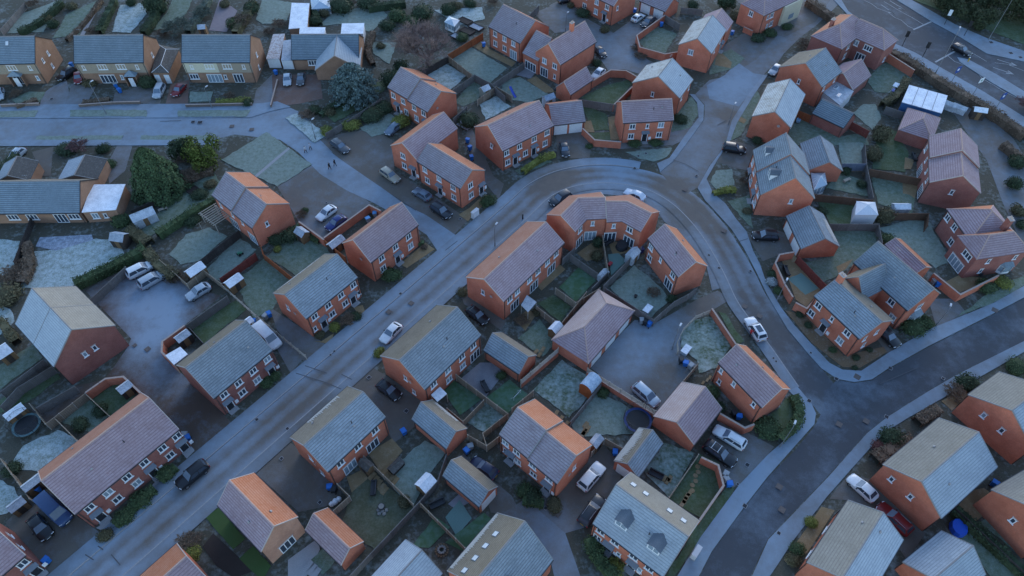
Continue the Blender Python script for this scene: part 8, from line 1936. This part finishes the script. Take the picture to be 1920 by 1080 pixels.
def loose(kind, x, y, label, i):
    a = math.radians(51)
    def T(name, cat=None, rot=a): return thing(name, label, cat or name.replace('_', ' '), (x, y, .07), rot)
    if kind == 'hot_tub':
        r = T('hot_tub'); m = MB(); m.box(-1.5, 1.5, -1.5, 1.5, 0, .15); m.build('platform', 'lead', r); m = MB(); m.tube((-.2, .1, .15), (-.2, .1, .85), 1.0, 1.05, 20); m.build('tub', 'coverdark', r); m = MB(); m.tube((-.2, .1, .855), (-.2, .1, .97), 1.1, 1.0, 20); m.build('cover', 'tubgrey', r)
    elif kind == 'pergola':
        r = T('pergola', rot=math.radians(-41))
        for px in (-2.2, 2.2):
            for py in (-1.4, 1.4): m = MB(); m.box(px-.06, px+.06, py-.06, py+.06, 0, 2.3); m.build('post', 'railwood', r)
            m = MB(); 
        for py in (-1.4, 1.4): m = MB(); m.box(-2.4, 2.4, py-.05, py+.05, 2.3, 2.42); m.build('beam', 'railwood', r)
        for k in range(9): m = MB(); px = -2.2+k*.55; m.box(px-.05, px+.05, -1.8, 1.8, 2.425, 2.53); m.build('slat', 'railwood', r)
    elif kind == 'slide':
        r = T('slide', rot=math.radians(-60)); m = MB(); prev = None
        for k in range(9): t = k/8; p = (t*2.2, 1.25*(1-t)**1.4+.1)
        pts = [(k/8*2.4, 1.3*(1-k/8)**1.4+.08) for k in range(9)]
        for (x0, z0), (x1, z1) in zip(pts, pts[1:]): m.poly([(x0, -.25, z0), (x1, -.25, z1), (x1, .25, z1), (x0, .25, z0)]); [m.poly([(x0, s*.25, z0), (x1, s*.25, z1), (x1, s*.28, z1+.14), (x0, s*.28, z0+.14)]) for s in (-1, 1)]
        m.build('chute', 'slideblue', r); m = MB(); [m.tube((-.5, s*.25, 0), (0, s*.25, 1.5), .03) for s in (-1, 1)]; [m.tube((-.5+k*.12, -.25, k*.33), (-.5+k*.12, .25, k*.33), .025) for k in range(1, 4)]; m.build('ladder', 'yellowp', r)
    elif kind == 'cabinet':
        r = T('utility_cabinet'); m = MB(); m.box(-.75, .75, -.3, .3, .08, 1.35); m.build('body', 'lamphead', r); m = MB(); m.box(-.85, .85, -.4, .4, 0, .08); m.build('plinth', 'slabs', r); m = MB(); m.box(-.8, .8, -.34, .34, 1.353, 1.42); m.build('top', 'lamphead', r)
        for sx in (-1, 1): m = MB(); m.box(sx*.37-.34, sx*.37+.34, -.325, -.303, .14, 1.28); m.build('door', 'signwhite', r)
    elif kind == 'covered_table':
        blue = 'blue' in label; r = T('garden_table', rot=a+.3); m = MB(); n = 10; w = 1.15
        rng = random.Random(4); top = [(w*math.cos(t)*(1 if abs(math.cos(t)) < .8 else .95), w*.8*math.sin(t), .78) for t in [6.283*k/n for k in range(n)]]; lo = [(p[0]*1.12*rng.uniform(.95, 1.1), p[1]*1.12*rng.uniform(.95, 1.1), .1) for p in top]
        for k in range(n): m.poly([lo[k], lo[(k+1) % n], top[(k+1) % n], top[k]])
        m.poly(top); m.build('cover', 'tablecover' if blue else 'coverdark', r)
        for sx in (-1, 1):
            for sy in (-1, 1): m = MB(); m.tube((sx*.75, sy*.55, 0), (sx*.75, sy*.55, .6), .04); m.build('leg', 'blackmetal', r)
    elif kind in ('sofa', 'dark_sofa', 'table_set', 'chairs'):
        c = {'chairs': 'chairblue'}.get(kind, 'coverdark'); r = T('garden_sofa' if kind != 'chairs' else 'garden_chair', 'garden furniture', a+i)
        w = 1.0 if kind != 'chairs' else .45
        m = MB(); m.box(-w, w, -.35, .35, .22, .42); m.build('seat', c, r); m = MB(); m.box(-w, w, .28, .42, .425, .85); m.build('backrest', c, r)
        for s in (-1, 1): m = MB(); m.box(s*w-.08 if s > 0 else -w-.02, s*w+.02 if s > 0 else -w+.08, -.37, .3, .425, .62); m.build('armrest', c, r)
        for sx in (-1, 1):
            for sy in (-1, 1): m = MB(); m.box(sx*(w-.1)-.04, sx*(w-.1)+.04, sy*.28-.04, sy*.28+.04, 0, .218); m.build('leg', 'blackmetal', r)
    elif kind == 'bench':
        r = T('garden_bench', 'bench', .5)
        for k in range(4): m = MB(); m.box(-.8, .8, -.3+k*.15, -.2+k*.15, .42, .47); m.build('slat', 'railwood', r)
        for s in (-1, 1): m = MB(); m.box(s*.7-.04, s*.7+.04, -.3, .25, 0, .418); m.build('leg', 'railwood', r)
    elif kind == 'bollard':
        y_ = 'yellow' in label; r = T('bollard'); m = MB(); m.tube((0, 0, 0), (0, 0, 1.0), .14, .12, 10); m.build('post', 'yellowp' if y_ else 'blackmetal', r); m = MB(); m.tube((0, 0, 1.002), (0, 0, 1.12), .16, .1, 10); m.build('cap', 'signwhite' if y_ else 'blackmetal', r)
    elif kind == 'sacks':
        for k in range(3):
            dx = (k-1)*.55; me = BL(k); o = link('sack', me, loc=(x+dx*.7, y+dx*.6, .05), rotz=k); o.scale = (.42, .4, .75); tag(o, label if k == 0 else label+(', second' if k == 1 else ', third'), 'sack', 'sacks')
            o.material_slots[0].link = 'OBJECT'; o.material_slots[0].material = MT['canvas']
    elif kind == 'drum': r = T('planter'); m = MB(); m.tube((0, 0, 0), (0, 0, .5), .42, .46, 14); m.build('tub', 'coverdark', r); m = MB(); m.tube((0, 0, .46), (0, 0, .54), .38, .36, 14); m.build('stone_fill', 'stone', r)
    elif kind == 'stones':
        for k in range(6):
            bm = bmesh.new(); bmesh.ops.create_icosphere(bm, subdivisions=2, radius=.27); rg = random.Random(k)
            for v in bm.verts: v.co *= rg.uniform(.85, 1.1); v.co.z *= .7
            me = bpy.data.meshes.new('garden_stone'); bm.to_mesh(me); bm.free(); o = link('garden_stone', me, mat='stone', loc=(x+.55*math.cos(k*1.25+.3)*(k > 0), y+.42*math.sin(k*1.25+.3)*(k > 0), .16))
            tag(o, 'round pale stone in the cluster on the olive lawn', 'stone', 'stone cluster')
    elif kind == 'swing':
        r = T('garden_swing', 'swing'); m = MB(); [m.tube((sx*.9, sy*.6, 0), (sx*.8, 0, 1.7), .04) for sx in (-1, 1) for sy in (-1, 1)]; m.tube((-.8, 0, 1.7), (.8, 0, 1.7), .04); m.build('frame', 'signwhite', r); m = MB(); m.box(-.6, .6, -.25, .25, .45, .55); m.build('seat', 'tablecover', r); m = MB(); m.box(-.85, .85, -.5, .5, 1.75, 1.8); m.build('canopy', 'chairblue', r)
    elif kind == 'toys':
        r = T('toy_tractor', 'toy'); m = MB(); m.box(-.4, .4, -.2, .2, .25, .5); m.box(-.35, .0, -.18, .18, .5, .75); m.build('body', 'toygreen', r)
        for sx, rr in ((-.25, .26), (.3, .18)):
            for sy in (-1, 1): m = MB(); m.tube((sx, sy*.2, rr), (sx, sy*.32, rr), rr, n=12); m.build('wheel', 'tyre', r)
    elif kind == 'barbecue':
        r = T('barbecue'); m = MB(); m.tube((0, 0, .55), (0, 0, .8), .2, .34, 12); m.build('bowl', 'blackmetal', r); m = MB(); m.tube((0, 0, .803), (0, 0, 1.0), .34, .15, 12); m.build('lid', 'coverdark', r)
        for k in range(3): m = MB(); m.tube((.15*math.cos(k*2.1), .15*math.sin(k*2.1), .6), (.35*math.cos(k*2.1), .35*math.sin(k*2.1), 0), .025); m.build('leg', 'blackmetal', r)
    elif kind == 'goal':
        r = T('goal_frame', 'goal'); m = MB(); [m.tube((s*.8, 0, 0), (s*.8, 0, .9), .03) for s in (-1, 1)]; m.tube((-.8, 0, .9), (.8, 0, .9), .03); m.build('frame', 'signwhite', r); m = MB(); [m.tube((s*.8, 0, .9), (s*.8, .6, 0), .02) for s in (-1, 1)]; m.tube((-.8, .6, 0), (.8, .6, 0), .02); m.build('stay', 'signwhite', r)
    elif kind == 'fire_pit':
        r = T('fire_pit'); 
        for ring, rr in ((0, .42), (1, .75)):
            n = 10+ring*5
            for k in range(n): t = 6.283*k/n; m = MB(); R = Matrix.Translation((rr*math.cos(t), rr*math.sin(t), 0)) @ Matrix.Rotation(t, 4, 'Z'); m.box(-.14, .14, -.12, .12, 0, .3-.22*ring+.01*(k % 3), 0, R); m.build('stone', 'stone' if ring == 0 else 'gravel', r)
    elif kind == 'washing_line': r = T('washing_pole', 'pole'); m = MB(); m.tube((0, 0, 0), (0, 0, 2.2), .035); m.build('pole', 'railwood', r); m = MB(); m.tube((-.6, 0, 2.1), (.6, 0, 2.1), .025); m.build('crossbar', 'railwood', r)
    elif kind == 'pot': r = T('plant_pot', 'pot'); m = MB(); m.tube((0, 0, 0), (0, 0, .5), .2, .3, 12); m.build('pot', 'coverdark', r); m = MB(); m.tube((0, 0, .44), (0, 0, .52), .26, .2, 12); m.build('soil', 'dirt', r)
    elif kind == 'raised_bed':
        r = T('raised_bed', rot=math.radians(-38)); L_, W_ = 3.4, 2.0
        for (x0, x1, y0, y1) in ((-L_/2, L_/2, -W_/2, -W_/2+.12), (-L_/2, L_/2, W_/2-.12, W_/2), (-L_/2, -L_/2+.12, -W_/2+.125, W_/2-.125), (L_/2-.12, L_/2, -W_/2+.125, W_/2-.125)): m = MB(); m.box(x0, x1, y0, y1, 0, .35); m.build('board', 'wdark', r)
        m = MB(); m.box(-L_/2+.13, L_/2-.13, -W_/2+.13, W_/2-.13, 0, .26); m.build('soil', 'crazy' if i % 2 else 'dirt', r)
    elif kind in ('box', 'redtoy'):
        c = 'redtoy' if kind == 'redtoy' else 'metal'; s = .8 if kind == 'box' else .4; r = T('storage_box', 'box'); m = MB(); m.box(-s, s, -s*.6, s*.6, 0, s*.8); m.build('body', c, r); m = MB(); m.box(-s-.04, s+.04, -s*.6-.04, s*.6+.04, s*.8+.002, s*.8+.1); m.build('lid', c if kind == 'redtoy' else 'whiteroof', r)
BLC = []
def BL(k):
    if not BLC: BLC.extend(blob_mesh('sack', 300+j, 10, .02, .95) for j in range(3))
    return BLC[k % 3]
def garden_things():
    for kind, pts, s, label in STONES:
        r = thing('stepping_stones', label, 'stepping stones', (*pts[0], .06), 0)
        for k, p in enumerate(pts):
            m = MB(); q = Vector((p[0]-pts[0][0], p[1]-pts[0][1], 0)); R = Matrix.Translation(q) @ Matrix.Rotation(math.radians(51)+.1*(k % 3), 4, 'Z')
            if kind == 'slab': m.box(-s*.55, s*.55, -s*.28, s*.28, .03, .09, 0, R)
            else: m.tube(q+Vector((0, 0, .03)), q+Vector((0, 0, .08)), s*.75, s*.7, 10)
            m.build('stone', 'ochre' if 'pale' not in label else 'slabs', r)
    for (x, y), R, c, label in TRAMPOLINES:
        r = thing('trampoline', label, 'trampoline', (x, y, .05)); m = MB(); n = 20
        C = lambda rr, z: [(rr*math.cos(6.283*k/n), rr*math.sin(6.283*k/n), z) for k in range(n)]
        m.poly(C(R*.82, .8)); m.build('mat', 'trampmat', r); a, b = C(R*.82, .82), C(R, .84); m = MB()
        for k in range(n): m.poly([a[k], b[k], b[(k+1) % n], a[(k+1) % n]])
        m.build('padding', 'tramppad' if c == 'black' else 'trampblue', r)
        m = MB()
        for k in range(0, n, 3): t = 6.283*k/n; m.tube((R*math.cos(t), R*math.sin(t), 0), (R*math.cos(t), R*math.sin(t), 2.4), .03, n=5)
        m.build('net_poles', 'blackmetal', r)
        m = MB(); t_ = C(R, 2.4)
        for k in range(n): m.tube(t_[k], t_[(k+1) % n], .025, n=4, caps=False)
        for k in range(0, n): t = 6.283*k/n; m.tube((R*math.cos(t), R*math.sin(t), .85), (R*math.cos(t), R*math.sin(t), 2.4), .008, n=3, caps=False)
        for z in (1.1, 1.4, 1.7, 2.0, 2.2):
            q = C(R, z)
            for k in range(n): m.tube(q[k], q[(k+1) % n], .008, n=3, caps=False)
        m.build('net', 'blackmetal', r)
    for i, (kind, (x, y), label) in enumerate(MISC): loose(kind, x, y, label, i)
    for (x, y), c, label, a in PEOPLE: person(x, y, c, label, a, lean=.5 if c == 'red' else 0)

# ---------------------------------------------------------------- build everything
ground()
build_houses()
crescent()
flats()
for k, u, v, s in (('e9', .62, .98, -1), ('e10a', .3, .55, 1), ('e17a', .9, .75, 1), ('e18a', .06, .95, 1)): chimney(k, u, v, s)
for u in (.2, .72): dormer('e13', u, .3, -1, 1.7)
for u in (.3, .75): dormer('e40', u, .3, -1, 1.6)
dormer('e41', .7, .3, 1)
for u in (.14, .32, .66, .85): rooflight('e40', u, .5, 1)
for u in (.3, .5, .7, .9): rooflight('e41', u, .5, -1)
rooflight('tl1', .6, .75, -1)
frost_patch('e36', 1, .28, .80, .10, .24, 1); frost_patch('g45', 1, .02, .98, .5, .3, 2); frost_patch('e41', -1, .02, .95, .13, .09, 3); frost_patch('e22', 1, .08, .9, .10, .08, 4); frost_patch('g34', 1, .1, .75, .2, .15, 5); frost_patch('g14', 1, .2, .9, .3, .2, 6)
for k_, e_ in (('e1', 'R'), ('e22', 'L'), ('e28', 'L'), ('e36', 'L'), ('e39', 'R'), ('e24', 'L'), ('e20', 'L'), ('e25', 'R'), ('e29', 'L'), ('e12', 'L'), ('e3', 'L')): dish(k_, e_)
for k_, u_ in (('tl2', .12), ('tl3', .5), ('e21', .9), ('e23', .4), ('e43', .8), ('bl1', .6), ('e18b', .3), ('e5', .8)): aerial(k_, u_)
for k_ in ('e4', 'e8', 'e13', 'e22', 'e28', 'e36', 'e25', 'e18a', 'e31', 'e40'): flue(k_, .62, .55, -1)
porch('tl2', .75); porch('tl1', .62, 1.0, 3.0)
x_, y_, a_, L_, w_, r_, z_ = HDIM['e46']; q_ = MB(); q_.box(L_*.02, L_/2-.02, -w_/2-.45, -w_/2+.15, .05, z_-.05); q_.build('bay_wing', 'cream', HROOT['e46'])
q_ = MB(); q_.box(L_*.2, L_*.2+1.8, -w_/2-.5, -w_/2-.455, .9, 2.1); q_.build('window', 'glasspale', HROOT['e46'])

for k in ('e3', 'e4', 'e15', 'e18a', 'e18b', 'e22', 'e23', 'e28', 'e29', 'e36', 'e39', 'e1', 'e8', 'e11', 'e5', 'e19b', 'e19c', 'e25', 'e43', 'e31', 'e37', 'e24'):
    r_ = random.Random(k); vent(k, r_.uniform(.2, .8), r_.uniform(.3, .7), -1); vent(k, r_.uniform(.2, .8), r_.uniform(.3, .8), 1)
sheds()
fences()
lamps()
cars()
bins()
garden_things()
plants()
